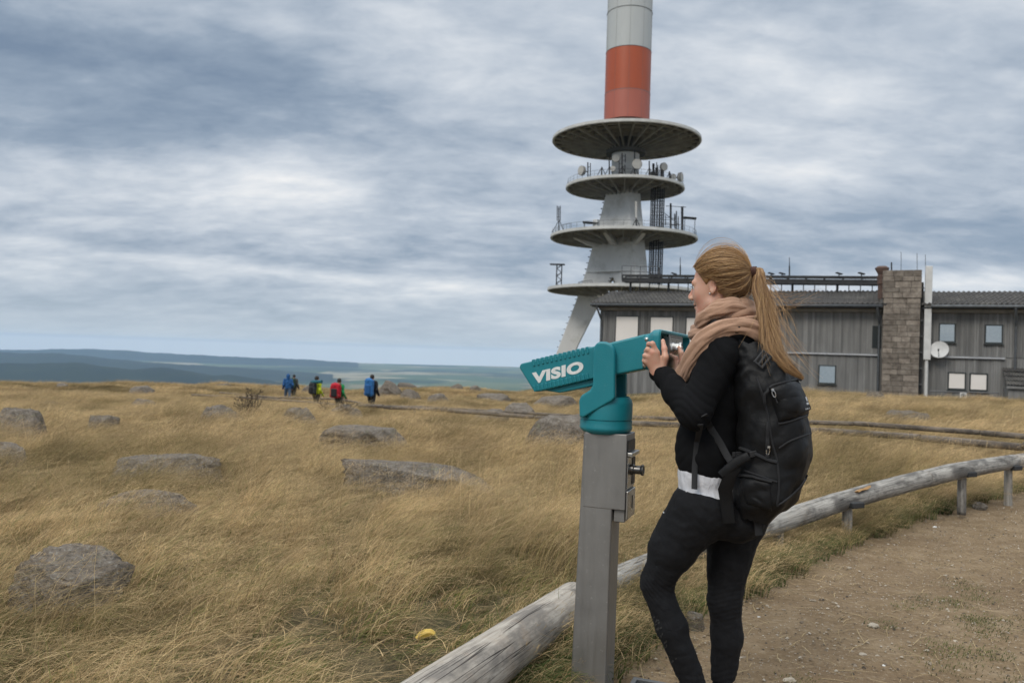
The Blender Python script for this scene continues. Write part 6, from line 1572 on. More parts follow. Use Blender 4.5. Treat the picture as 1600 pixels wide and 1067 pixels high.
# ---- scarf: two rolls round the neck and one end hanging down the front
mb = MB()
def roll(pts, rw, rt, folds, seed, n=84, closed=False, sub=16):
    """a band of cloth along pts: rw half-width, rt half-thickness per point; folds run along it"""
    pts = [Vector(p) for p in pts]; k = len(pts); rs = random.Random(seed); ph = [rs.uniform(0, 6.28) for _ in range(8)]
    C_ = []; W_ = []; T_ = []
    N_ = k if closed else k - 1
    for i in range(N_):
        p0, p1, p2, p3 = (pts[(i - 1) % k], pts[i], pts[(i + 1) % k], pts[(i + 2) % k]) if closed else (pts[max(i - 1, 0)], pts[i], pts[i + 1], pts[min(i + 2, k - 1)])
        for q in range(sub):
            t = q / sub; C_.append(.5 * ((2 * p1) + (p2 - p0) * t + (2 * p0 - 5 * p1 + 4 * p2 - p3) * t * t + (3 * p1 - p0 - 3 * p2 + p3) * t**3)); W_.append(rw[i] * (1 - t) + rw[(i + 1) % k] * t); T_.append(rt[i] * (1 - t) + rt[(i + 1) % k] * t)
    if not closed: C_.append(pts[-1]); W_.append(rw[-1]); T_.append(rt[-1])
    m_ = len(C_); cen = sum(C_, Vector()) / m_; rings = []
    for i, c_ in enumerate(C_):
        a_ = C_[(i - 1) % m_] if closed or i else C_[0]; b2 = C_[(i + 1) % m_] if closed or i < m_ - 1 else C_[-1]; d = (b2 - a_).normalized()
        x = (BZv - d * d.z).normalized() if abs(d.z) < .93 else (Bl - d * d.dot(Bl)).normalized(); y = d.cross(x); u = i / m_ * 6.283; ring = []
        for jx in range(n):
            th = 6.283 * jx / n
            g = 1 + folds * (math.sin(3 * th + 1.3 * math.sin(u + ph[0]) + ph[1]) * .6 + .55 * math.sin(5 * th + 1.7 * math.sin(u * 2 + ph[2]) + ph[3]) + .35 * math.sin(8 * th + 2.2 * math.sin(u * 1.0 + ph[4]) + ph[5])) + .05 * math.sin(u * 5 + ph[6] + 2 * th) - folds * .24 * abs(math.sin(6.5 * th + 1.9 * math.sin(u * 1.4 + ph[7]) + 1.2 * math.sin(u * 3.1 + ph[2]))) ** .6 + folds * .08 * math.sin(17 * th + 3 * math.sin(u * 2 + ph[3]) + u * 2)
            ring.append(c_ + x * (W_[i] * g * math.cos(th)) + y * (T_[i] * g * math.sin(th)))
        rings.append(ring)
    if closed: rings.append(rings[0])
    mb.loft(rings, 0, not closed, True)
Nc = P(1134, 497, 2.99)
ringpts = [Nc + Bf * (.078 * math.cos(a_)) + Bl * (.080 * math.sin(a_)) + BZv * (-.022 * math.cos(a_) + .005) for a_ in [i * 6.283 / 10 for i in range(10)]]
roll(ringpts, [.048] * 10, [.036] * 10, .10, 3, closed=True)
ring2 = [Nc + Bf * (.112 * math.cos(a_)) + Bl * (.104 * math.sin(a_)) + BZv * (-.040 - .022 * math.cos(a_)) for a_ in [i * 6.283 / 10 for i in range(10)]]
roll(ring2, [.030] * 10, [.028] * 10, .14, 8, closed=True)
roll([P(1193, 545, 2.90), P(1188, 522, 2.865), P(1165, 510, 2.835), P(1132, 511, 2.825), P(1102, 527, 2.835), P(1081, 553, 2.885), P(1067, 580, 2.935), P(1057, 604, 2.955)], [.028, .036, .030, .030, .034, .036, .032, .022], [.014, .018, .020, .020, .020, .018, .016, .010], .16, 5)
roll([P(1172, 492, 2.93), P(1150, 478, 2.885), P(1120, 484, 2.87), P(1096, 500, 2.92), P(1090, 512, 2.98)], [.020, .026, .030, .026, .018], [.014, .018, .019, .018, .012], .14, 15)
roll([P(1190, 505, 2.94), P(1195, 528, 2.93), P(1192, 552, 2.92)], [.02, .026, .022], [.028, .03, .022], .12, 19)
scf = mb.build('scarf', M_scarf, woman)
mb = MB(); rs_ = random.Random(4)
for i in range(46):                                      # frayed end
    p_ = P(1048 + rs_.random() * 20, 598 + rs_.random() * 12, 2.945 + rs_.random() * .02); mb.tube([p_, p_ + Vector((rs_.uniform(-.006, .006), 0, -.012)), p_ + Vector((rs_.uniform(-.012, .012), 0, -.026))], [.0012, .001, .0006], 4)
for i in range(24):
    p_ = P(1183 + rs_.random() * 14, 546 + rs_.random() * 8, 2.89); mb.tube([p_, p_ + Vector((rs_.uniform(-.008, .008), -.004, -.014))], [.0012, .0006], 4)
mb.build('fringe', M_scarf, scf)
# ---- hair
hc_, hr_ = (-.020, 0, .030), (.108, .086, .094)
c_ = SDF(); c_.ell(H(*hc_), HX, hr_, .01)
c_.ell(H(.100, 0, -.032), HX, (.095, .125, .106), .008, '-').ell(H(.004, .085, -.022), HX, (.024, .034, .038), .006, '-').ell(H(.004, -.085, -.022), HX, (.024, .034, .038), .006, '-').ell(H(.0, 0, -.115), HX, (.10, .11, .065), .01, '-')
cap = link('hair', c_.mesh('hair', .004, None, 2), M_haircap, woman, True)
rs_ = random.Random(8)
tie = (-.132, .0, .030)
def strand_mesh(name, strands, par, m, nside=3):
    v, f, at = [], [], []
    for pts, r, col in strands:
        k = len(pts); base = len(v); prev = None
        for i, p in enumerate(pts):
            d = (pts[min(i + 1, k - 1)] - pts[max(i - 1, 0)]); d = d.normalized() if d.length > 1e-9 else Vector((0, 0, 1))
            x = d.orthogonal().normalized() if prev is None else (prev - d * prev.dot(d)).normalized(); prev = x; y = d.cross(x)
            t = i / (k - 1); rr = r * (1 - .65 * max(0, t - .6) / .4)
            for q in range(nside): an = 2 * math.pi * q / nside; v.append(p + (x * math.cos(an) + y * math.sin(an)) * rr); at += [col, t, 0]
        for i in range(k - 1):
            for q in range(nside): f.append((base + i * nside + q, base + i * nside + (q + 1) % nside, base + (i + 1) * nside + (q + 1) % nside, base + (i + 1) * nside + q))
    me = bpy.data.meshes.new(name); me.from_pydata([tuple(q) for q in v], [], f); me.polygons.foreach_set('use_smooth', [True] * len(f))
    A = me.attributes.new('blade', 'FLOAT_VECTOR', 'POINT'); A.data.foreach_set('vector', at); return link(name, me, m, par, True)
line = [(-.070, .0, -.072), (-.060, .045, -.066), (-.040, .066, -.050), (-.026, .076, -.028), (-.010, .082, .018), (.012, .080, .030), (.028, .074, .036), (.042, .066, .050), (.056, .052, .066), (.068, .030, .078), (.072, .0, .084)]
line = line + [(f_, -l_, u_) for f_, l_, u_ in line[-2:0:-1]]
def hairline(t):
    x = (t % 1) * len(line); i = int(x); a_, b_ = line[i % len(line)], line[(i + 1) % len(line)]; w = x - i; return tuple(a_[k] * (1 - w) + b_[k] * w for k in range(3))
S_ = []
def ellq(p): return Vector([(p[k] - hc_[k]) / hr_[k] for k in range(3)])
qt = ellq(tie)
def hair_strand(p0, bulge, col, r, jit=.008):
    q0 = ellq(p0); l0, l1 = q0.length, qt.length; a_, b_ = q0.normalized(), qt.normalized(); om = math.acos(max(-1, min(1, a_.dot(b_)))); pts = []; K = 13
    jx, jy = rs_.gauss(0, jit), rs_.gauss(0, jit)
    for i in range(K):
        t = i / (K - 1); d = (a_ * math.sin((1 - t) * om) + b_ * math.sin(t * om)) / max(math.sin(om), 1e-4)
        rad_ = max(1.0, l0 * (1 - t) + 1.0 * t) if t < .5 else 1.0 + (l1 - 1.0) * smooth(.80, 1, t)
        rad_ = (l0 * (1 - smooth(0, .18, t)) + 1.0 * smooth(0, .18, t)) * (1 - smooth(.80, 1, t)) + l1 * smooth(.80, 1, t)
        q = d.normalized() * (rad_ + .012 + bulge * math.sin(math.pi * min(1, t * 1.15)) ** .8)
        env = math.sin(math.pi * t)
        pts.append(H(hc_[0] + q.x * hr_[0], hc_[1] + q.y * hr_[1] + jx * env, hc_[2] + q.z * hr_[2] + jy * env))
    S_.append((pts, r, col))
for i in range(4600):
    p0 = hairline(rs_.random()); p0 = tuple(x + rs_.gauss(0, .0035) for x in p0); lock = .5 + .5 * math.sin(p0[1] * 160 + p0[2] * 210 + p0[0] * 90)
    top = max(0, p0[2]) / .085; hair_strand(p0, rs_.uniform(.0, .04) + top * rs_.uniform(0, .05), min(1, max(0, rs_.gauss(.40, .17) + .42 * (lock - .5))), rs_.uniform(.0004, .0008), .006)
for i in range(420):                                     # untidy locks over the smooth ones
    p0 = hairline(rs_.random()); top = max(0, p0[2]) / .085; hair_strand(p0, rs_.uniform(.02, .06) + top * rs_.uniform(.0, .08), rs_.uniform(.1, .95), rs_.uniform(.0003, .0006), .017)
for i in range(110):                                      # loose wisps lifted by the wind
    p0 = hairline(rs_.choice((rs_.uniform(.30, .66), rs_.random()))); hair_strand(p0, rs_.uniform(.08, .24), rs_.uniform(.45, 1), rs_.uniform(.0003, .0005), .016)
strand_mesh('strands', S_, cap, M_hair)
# hair tie and ponytail
tp = H(-.136, 0, .030)
mb = MB(); tdir = (H(-.16, 0, .028) - tp).normalized(); x_ = tdir.orthogonal().normalized(); y_ = tdir.cross(x_)
for o_ in (-.004, .003, .009): mb.tube([tp + tdir * o_ + (x_ * math.cos(a_) + y_ * math.sin(a_)) * (.0165 + .001 * math.sin(3 * a_ + o_ * 900)) for a_ in [i * 6.283 / 18 for i in range(19)]], .0042, 6, cap=False)
mb.build('hair_tie', mat('hair_tie_brown', (.055, .025, .018), (.09, .04, .03), scale=90, rough=.8), cap)
guide = [tp + tdir * -.004, tp + tdir * .022, P(1186, 449, 2.905), P(1196, 478, 2.875), P(1201, 513, 2.84), P(1208, 548, 2.80), P(1229, 572, 2.765), P(1256, 592, 2.75)]
gw = [.013, .016, .027, .032, .033, .029, .018, .004]
def gpos(t):
    x = t * (len(guide) - 1); i = min(int(x), len(guide) - 2); w = x - i; p0, p1, p2, p3 = guide[max(i - 1, 0)], guide[i], guide[i + 1], guide[min(i + 2, len(guide) - 1)]
    return .5 * ((2 * p1) + (p2 - p0) * w + (2 * p0 - 5 * p1 + 4 * p2 - p3) * w * w + (3 * p1 - p0 - 3 * p2 + p3) * w**3), gw[i] * (1 - w) + gw[i + 1] * w
S_ = []
for i in range(3800):
    a_ = rs_.uniform(0, 6.283); rr = math.sqrt(rs_.random()); ex_, ey_ = rr * math.cos(a_), rr * math.sin(a_); end = rs_.choice((rs_.uniform(.60, .80), rs_.uniform(.72, .95), rs_.uniform(.86, 1.0))); K = 15; pts = []
    drift = rs_.gauss(0, .25); wv = rs_.uniform(0, 6.28); loose = rs_.random() < .05
    for q in range(K):
        t = end * q / (K - 1); c_, w = gpos(t); d = (gpos(min(1, t + .02))[0] - gpos(max(0, t - .02))[0]).normalized(); sx_ = (BZv.cross(Vector((0, -1, 0))) if abs(d.z) < .2 else Vector((1, 0, 0))); sx_ = (sx_ - d * sx_.dot(d)).normalized(); sy_ = d.cross(sx_)
        k_ = t ** 2 * drift + (t ** 2 * .9 if loose else 0); pts.append(c_ + sx_ * (w * (ex_ + k_ + .06 * math.sin(wv + t * 7))) + sy_ * (w * .62 * (ey_ + .06 * math.cos(wv + t * 6))))
    lock = .5 + .5 * math.sin(ex_ * 9 + ey_ * 5)
    S_.append((pts, rs_.uniform(.0004, .0008), min(1, max(0, rs_.gauss(.46, .17) + .45 * (lock - .5)))))
for i in range(150):                                     # strands astray round the tail
    x0 = rs_.uniform(.1, .5); c_, w = gpos(x0); e_ = min(.99, x0 + rs_.uniform(.25, .5)); c2, w2 = gpos(e_); off = Vector((rs_.gauss(.012, .028), rs_.uniform(-.05, 0), rs_.gauss(0, .015))); md = gpos((x0 + e_) / 2)[0] + off * .8 + Vector((rs_.gauss(0, .012), -.03, 0)); S_.append((spl([c_, md, c2 + off * 1.6], 5), rs_.uniform(.0003, .0006), rs_.uniform(.3, 1)))
for i in range(26):                                      # wisps blown off to the right
    c_, w = gpos(rs_.uniform(.25, .5)); tgt = P(rs_.uniform(1240, 1300), rs_.uniform(448, 480), 2.8); md = c_.lerp(tgt, .5) + BZv * -.012; S_.append(([c_, c_.lerp(md, .5), md, md.lerp(tgt, .5) + BZv * .004, tgt], .00035, rs_.uniform(.5, 1)))
pony = strand_mesh('ponytail', S_, woman, M_hair)
# ---- shoes
for an, nm in ((ANL, 1), (ANR, 2)):
    sh = SDF(); base = Vector((an.x, an.y, -.045)); fd_ = Bf if nm == 1 else (Bf * .9 - Bl * .3).normalized(); sd3 = Vector((-fd_.y, fd_.x, 0)); A3 = (fd_, sd3, BZv)
    sh.ell(base + fd_ * -.03 + BZv * .045, A3, (.045, .036, .05), .02).ell(base + fd_ * .10 + BZv * .035, A3, (.10, .044, .04), .03).cone(base + BZv * .05, base + BZv * .095, .040, .038, .02); sh.half(base + BZv * .006, (0, 0, -1), .003)
    so = link('shoe', sh.mesh('shoe', .006, None, 1), M_jeans, woman, True)
    mb = MB(); mb.loft([[base + fd_ * (.06 + .135 * math.cos(a_)) + sd3 * (.046 * math.sin(a_) * (1 - .12 * math.cos(a_))) + BZv * z for a_ in [i * 6.283 / 24 for i in range(24)]] for z in (0, .022)]); mb.build('sole', M_shirt, so)
    hp = base - fd_ * .056 + BZv * (.122 if nm == 1 else .085); mb = MB(); mb.tube([hp + fd_ * .012 - BZv * .03, hp - BZv * .01, hp + BZv * .018, hp + fd_ * .014 + BZv * .026, hp + fd_ * .02 + BZv * .0], [.010, .010, .008, .008, .006], 8); mb.build('heel_loop', M_pink, so)
# marks on the trousers: scuffs down the shin, print on the thigh
def decal(T, quads, name, m, par, lift=.0012):
    mb = MB()
    for q in quads:
        vs = []
        for px, py in q:
            h_ = T.ray_cast(CAM, ray(px, py).normalized())
            if h_[0] is None: break
            vs.append(h_[0] + h_[1] * lift)
        else: mb.add(vs, [tuple(range(len(vs)))])
    return mb.build(name, m, par) if mb.v else None
rs_ = random.Random(31); sq = []
for i in range(30):
    t_ = rs_.random(); cx_, cy_ = 1022 + t_ * 28 + rs_.gauss(0, 4), 968 + t_ * 62 + rs_.gauss(0, 3); w = rs_.uniform(.8, 2.4); h = rs_.uniform(1.2, 4.2); sq.append([(cx_ + w * math.cos(a_ * 1.047 + .3) * rs_.uniform(.6, 1.2), cy_ + h * math.sin(a_ * 1.047) * rs_.uniform(.6, 1.2)) for a_ in range(6)])
decal(trT, sq, 'scuff', mat('scuffed_grey', (.040, .040, .038), (.022, .022, .023), scale=300, rough=.9), trs)
decal(trT, [[(1036 + i * 2.2 + dx_, 800 - i * 4 + dy_) for dx_, dy_ in ((0, 0), (1.6, -1.2), (2.6, 1.0), (1.0, 2.2))] for i in range(3)], 'thigh_print', M_mark, trs)
decal(trT, [[(1072.5 + 1.6 * math.cos(a_), 767.5 + 1.6 * math.sin(a_)) for a_ in [i * .785 for i in range(8)]]], 'button', M_silver, trs)
# small emblem and zip on the chest, mostly hidden by the arm
# ================================================================== BACKPACK on her back
PK = [(537, 1180, .045, .080), (552, 1186, .070, .110), (575, 1195, .090, .132), (605, 1204, .102, .146), (650, 1211, .113, .154), (700, 1216, .116, .155), (745, 1210, .112, .154), (778, 1198, .098, .147), (797, 1190, .076, .128), (807, 1187, .045, .09)]
pk_y = np.array([q[0] for q in PK], float); NR = 64; NL = 64
rings = []
for i in range(NL):
    y_ = 537 + (807 - 537) * (i / (NL - 1)); cx_, hd, hw = (float(np.interp(y_, pk_y, [q[k] for q in PK])) for k in (1, 2, 3))
    # smooth the table a little
    cx_, hd, hw = (sum(float(np.interp(y_ + o_, pk_y, [q[k] for q in PK])) for o_ in (-12, -6, 0, 6, 12)) / 5 for k in (1, 2, 3))
    c_ = P(cx_ - 4, y_, 2.89); ring = []
    for jx in range(NR):
        a_ = 2 * math.pi * jx / NR; ca, sa = math.cos(a_), math.sin(a_); e_ = 2 / 2.7
        u = math.copysign(abs(ca) ** e_, ca) * hd; v = math.copysign(abs(sa) ** e_, sa) * hw
        u *= 1.06; v *= 1.04
        if u < 0: u *= 1.02
        ring.append(c_ + Bb * u + Bl * v)
    rings.append(ring)
mb = MB(); mb.loft(rings, 0, True, True)
pv_ = np.array(mb.v); 
pack = empty('backpack', P(1200, 800, 2.89)); tag(pack, 'large black backpack worn by the woman at the telescope', 'backpack')
pko = mb.build('pack_body', M_pack, pack)
_w4 = waves(21, ((.16, .0050, 5), (.07, .0024, 6)))
me = pko.data; co = np.zeros(len(me.vertices) * 3); me.vertices.foreach_get('co', co); co = co.reshape(-1, 3); nn_ = np.zeros_like(co).ravel(); me.vertices.foreach_get('normal', nn_); nn_ = nn_.reshape(-1, 3)
# hang-folds: radiate from the strap anchor and sag below the pocket
anc = np.array(P(1190, 560, 2.80)); q = co - anc; dist = np.linalg.norm(q, axis=1); angf = np.arctan2(q @ np.array(BZv), q @ np.array(Bb))
_w5 = waves(33, ((.11, 1.0, 4), (.06, .5, 3)))
d_ = _w4(co) + .0060 * (np.abs(np.sin(_w5(co * np.array([1, 1, .6])) * 2.2)) ** .5 - .75) + .0045 * np.exp(-(dist / .28) ** 2) * np.sin(angf * 13 + dist * 9)
co = co + nn_ * d_[:, None]; me.vertices.foreach_set('co', co.ravel()); me.update()
pkT = BVHTree.FromPolygons([Vector(v) for v in co], [p.vertices[:] for p in me.polygons])
def onpack(px, py, lift=.003):
    h_ = pkT.ray_cast(CAM, ray(px, py).normalized())
    if h_[0] is None or h_[0].y > 3.1:
        best = None; p0 = P(px, py, 2.86); h_ = pkT.find_nearest(p0)
    n_ = h_[1]; n_ = n_ if n_.dot(CAM - h_[0]) > -.2 else n_
    return h_[0] + n_ * lift, n_
def patch(corners, name, m, par, bulge, base=.004, n=18, mround=.35):
    (ax_, ay_), (bx_, by2), (cx2, cy2), (dx_, dy_) = corners; g = []
    for i in range(n + 1):
        for k in range(n + 1):
            s, t = i / n, k / n
            x = (ax_ * (1 - s) + bx_ * s) * (1 - t) + (dx_ * (1 - s) + cx2 * s) * t; y = (ay_ * (1 - s) + by2 * s) * (1 - t) + (dy_ * (1 - s) + cy2 * s) * t
            e = min(1, min(s, 1 - s, t, 1 - t) / mround); e = math.sin(e * math.pi / 2) ** .7
            p, nrm = onpack(x, y, 0); g.append(p + nrm * (-.004 + (base + .004) * min(1, min(s, 1 - s, t, 1 - t) * 14) + bulge * e))
    mb = MB(); mb.add(g, [(i * (n + 1) + k, i * (n + 1) + k + 1, (i + 1) * (n + 1) + k + 1, (i + 1) * (n + 1) + k) for i in range(n) for k in range(n)], 0, True); return mb.build(name, m, par), g
pocket, pg_ = patch(((1197, 603), (1252, 592), (1279, 644), (1216, 662)), 'front_pocket', M_pack, pack, .014)
pkT2 = BVHTree.FromPolygons(pg_, [p.vertices[:] for p in pocket.data.polygons])
def onpocket(px, py, lift=.003):
    h_ = pkT2.ray_cast(CAM, ray(px, py).normalized())
    if h_[0] is None: return onpack(px, py, lift + .012)
    return h_[0] + h_[1] * lift * (1 if h_[1].dot(CAM - h_[0]) > 0 else -1), h_[1]
def seam(pts, r, name, m, par, f=onpack, n=24, flat=.6):
    P_ = []
    for i in range(n + 1):
        x = i / n * (len(pts) - 1); k = min(int(x), len(pts) - 2); w = x - k; p0, p1, p2, p3 = (np.array(pts[max(k - 1, 0)]), np.array(pts[k]), np.array(pts[k + 1]), np.array(pts[min(k + 2, len(pts) - 1)]))
        q = .5 * ((2 * p1) + (p2 - p0) * w + (2 * p0 - 5 * p1 + 4 * p2 - p3) * w * w + (3 * p1 - p0 - 3 * p2 + p3) * w**3); P_.append(f(q[0], q[1], r * .35)[0])
    mb = MB(); mb.tube(P_, r, 7); return mb.build(name, m, par)
seam([(1196, 628), (1197, 612), (1208, 603), (1230, 597), (1254, 592)], .0055, 'zipper', M_strap, pocket, onpocket)
seam([(1182, 590), (1190, 612), (1198, 640), (1202, 665), (1206, 690), (1214, 720), (1217, 760), (1214, 790)], .0042, 'seam', M_strap, pack)
seam([(1216, 662), (1235, 658), (1258, 650), (1279, 644)], .0045, 'seam', M_strap, pack)
seam([(1163, 735), (1180, 741), (1200, 748), (1214, 753)], .0040, 'seam', M_strap, pack)
seam([(1200, 660), (1199, 680), (1199, 714)], .0075, 'side_zipper', M_strap, pack, onpack)
def pull(px, py, f, name='zip_pull', dx_=5, dy_=14):
    a_, n_ = f(px, py, .006); b2, _ = f(px + dx_, py + dy_, .008); mb = MB(); d = (b2 - a_).normalized(); s = d.cross(n_).normalized()
    mb.tube([a_ + s * .004, a_ + s * .0055 + d * .008, a_ + s * .004 + d * .018, a_ + d * .022, a_ - s * .004 + d * .018, a_ - s * .0055 + d * .008, a_ - s * .004, a_ + s * .004], .0017, 6); mb.box(a_ - d * .006, (.009, .009, .007)); o = mb.build(name, M_silver, pack)
    mb = MB(); mb.tube([a_ + d * .021, b2, b2 + d * .008], [.0016, .0026, .003], 6); mb.build('cord', M_strap, o)
sp_ket, sg2 = patch(((1152, 742), (1206, 752), (1207, 800), (1166, 788)), 'side_pocket', M_pack, pack, .005)
seam([(1152, 742), (1170, 744), (1190, 748), (1206, 752)], .0050, 'elastic_hem', M_strap, pack, lambda x, y, l: onpack(x, y, l + .005))
seam([(1158, 700), (1176, 707), (1196, 716), (1214, 722)], .0068, 'compression_strap', M_strap, pack, lambda x, y, l: onpack(x, y, l + .002))
bk, _n = onpack(1178, 708, .008); mb = MB(); mb.box(bk, (.026, .008, .020), Matrix.Rotation(-.3, 3, 'Y')); mb.build('clip', M_black, pack, bevel=.002)
seam([(1214, 790), (1228, 780), (1248, 762), (1262, 742)], .0042, 'seam', M_strap, pack)
seam([(1217, 700), (1232, 690), (1252, 682), (1270, 676)], .0036, 'seam', M_strap, pack)
pull(1208.5, 611, onpocket); pull(1200, 700, onpack, dx_=-1, dy_=9)
# white emblem on the pocket (two ears and a dot above a short word line) and a short mark at the foot
def emb(poly): return [onpocket(x, y, .0016)[0] for x, y in poly]
mb = MB()
for poly in ([(1257.6, 620.5), (1259.2, 619.6), (1261.6, 626.2), (1259.8, 627)], [(1263.8, 619.2), (1265.2, 619.8), (1263.6, 626.6), (1261.8, 626.2)], [(1259.2, 629.2), (1262.4, 628.2), (1263.2, 631.4), (1260.2, 632.6)], [(1257.8, 638.2), (1259.4, 637.8), (1259.8, 639.6), (1258.2, 640)], [(1260.4, 637.6), (1262.2, 637.2), (1262.6, 639.0), (1260.8, 639.4)], [(1263.2, 637.0), (1265, 636.6), (1265.4, 638.4), (1263.6, 638.8)]):
    mb.add(emb(poly), [(0, 1, 2, 3)])
mb.build('emblem', M_mark, pocket)
mb = MB()
for i in range(3):
    cx_, cy_ = 1241.5 + i * 4.2, 793.5 - i * 1.6; o_ = [onpack(cx_ + 1.7 * math.cos(a_), cy_ + 1.9 * math.sin(a_), .0016)[0] for a_ in [k * 1.047 for k in range(6)]]; in_ = [onpack(cx_ + .8 * math.cos(a_), cy_ + .9 * math.sin(a_), .0016)[0] for a_ in [k * 1.047 for k in range(6)]]
    mb.add(o_ + in_, [(k, (k + 1) % 6, 6 + (k + 1) % 6, 6 + k) for k in range(6)])
mb.build('foot_mark', M_mark, pack)
# straps
def ribbon(pts, hw, th, name, m, par, up=None): mb = MB(); mb.tube(pts, [hw] * len(pts) if not hasattr(hw, '__len__') else hw, 12, flat=th, up=up); return mb.build(name, m, par)
def onj(px, py, lift=.006):
    h_ = jkT.ray_cast(CAM, ray(px, py).normalized()); return h_[0] + h_[1] * lift if h_[0] is not None and h_[0].y < 3.2 else P(px, py, 2.84)
sp_ = [P(1188, 572, 2.80), onj(1172, 549, .016), onj(1156, 533, .018), onj(1140, 524, .018), onj(1124, 519, .016), P(1108, 512, 2.90), P(1098, 522, 2.95)]
ss = ribbon(spl(sp_), [.029] * (len(sp_) * 6 - 5), .22, 'shoulder_strap', M_strap, pack, up=(.75, -.3, .5)); ss['label'] = 'padded near shoulder strap'
sp2 = [P(1215, 560, 2.98), P(1190, 522, 3.10), P(1170, 512, 3.14), P(1145, 530, 3.17)]; s2 = ribbon(spl(sp2), [.027] * (len(sp2) * 6 - 5), .22, 'shoulder_strap', M_pack, pack, up=(.75, -.3, .5))
ribbon([onj(1099, 648, .005), onj(1110, 668, .005), onj(1124, 692, .006), P(1136, 712, 2.83), P(1147, 728, 2.80)], [.0125] * 5, .16, 'adjuster_strap', M_strap, pack, up=(1, 0, .5))
ribbon([onj(1094, 662, .004), onj(1090, 690, .004), onj(1086.5, 730, .006), P(1085, 764, 2.828)], [.0105] * 4, .16, 'loose_strap', M_strap, pack, up=(1, 0, 0))
h_ = trT.ray_cast(CAM, ray(1140, 800).normalized()); dy0 = h_[0].y - .02 if h_[0] is not None else 2.8
ribbon([P(1152, 728, 2.775), P(1141, 742, 2.775), P(1133, 765, dy0 - .005), P(1136, 790, dy0 - .004), P(1139, 817, dy0)], [.018, .022, .025, .022, .021], .14, 'hip_belt', M_pack, pack, up=(1, 0, 0))
ribbon([P(1176, 800, 2.82), P(1184, 816, 2.82), P(1186, 836, 2.82)], [.012, .013, .014], .14, 'loose_strap', M_strap, pack, up=(1, 0, 0))
ribbon([P(1126, 742, 2.79), P(1150, 722, 2.765), P(1170, 712, 2.755)], [.014, .017, .015], .3, 'hip_wing', M_pack, pack)
# ladder-lock buckle at the strap's top, side buckle at the hip
bp_ = P(1193, 562, 2.752); bx_ = (P(1201, 553, 2.752) - P(1186, 572, 2.752)).normalized(); by3 = (bx_.cross(Vector((0, -1, 0)))).normalized(); bz3 = bx_.cross(by3)
mb = MB()
for o_ in (-.020, -.004, .012): mb.obox(bp_ + by3 * o_, bx_, by3, bz3, (-.022, .022), (-.0032, .0032), (-.004, .004))
for o_ in (-.024, .024): mb.obox(bp_ + bx_ * o_, bx_, by3, bz3, (-.0028, .0028), (-.024, .016), (-.004, .004))
mb.build('buckle', mat('buckle_plastic', (.030, .032, .036), (.04, .042, .046), rough=.35), pack, bevel=.0015)
mb = MB(); hb = onpack(1158, 712, .008)[0]; mb.box(hb, (.022, .012, .030)); mb.box(hb + Vector((-.018, 0, .004)), (.012, .010, .018)); mb.build('side_buckle', M_black, pack, bevel=.002)

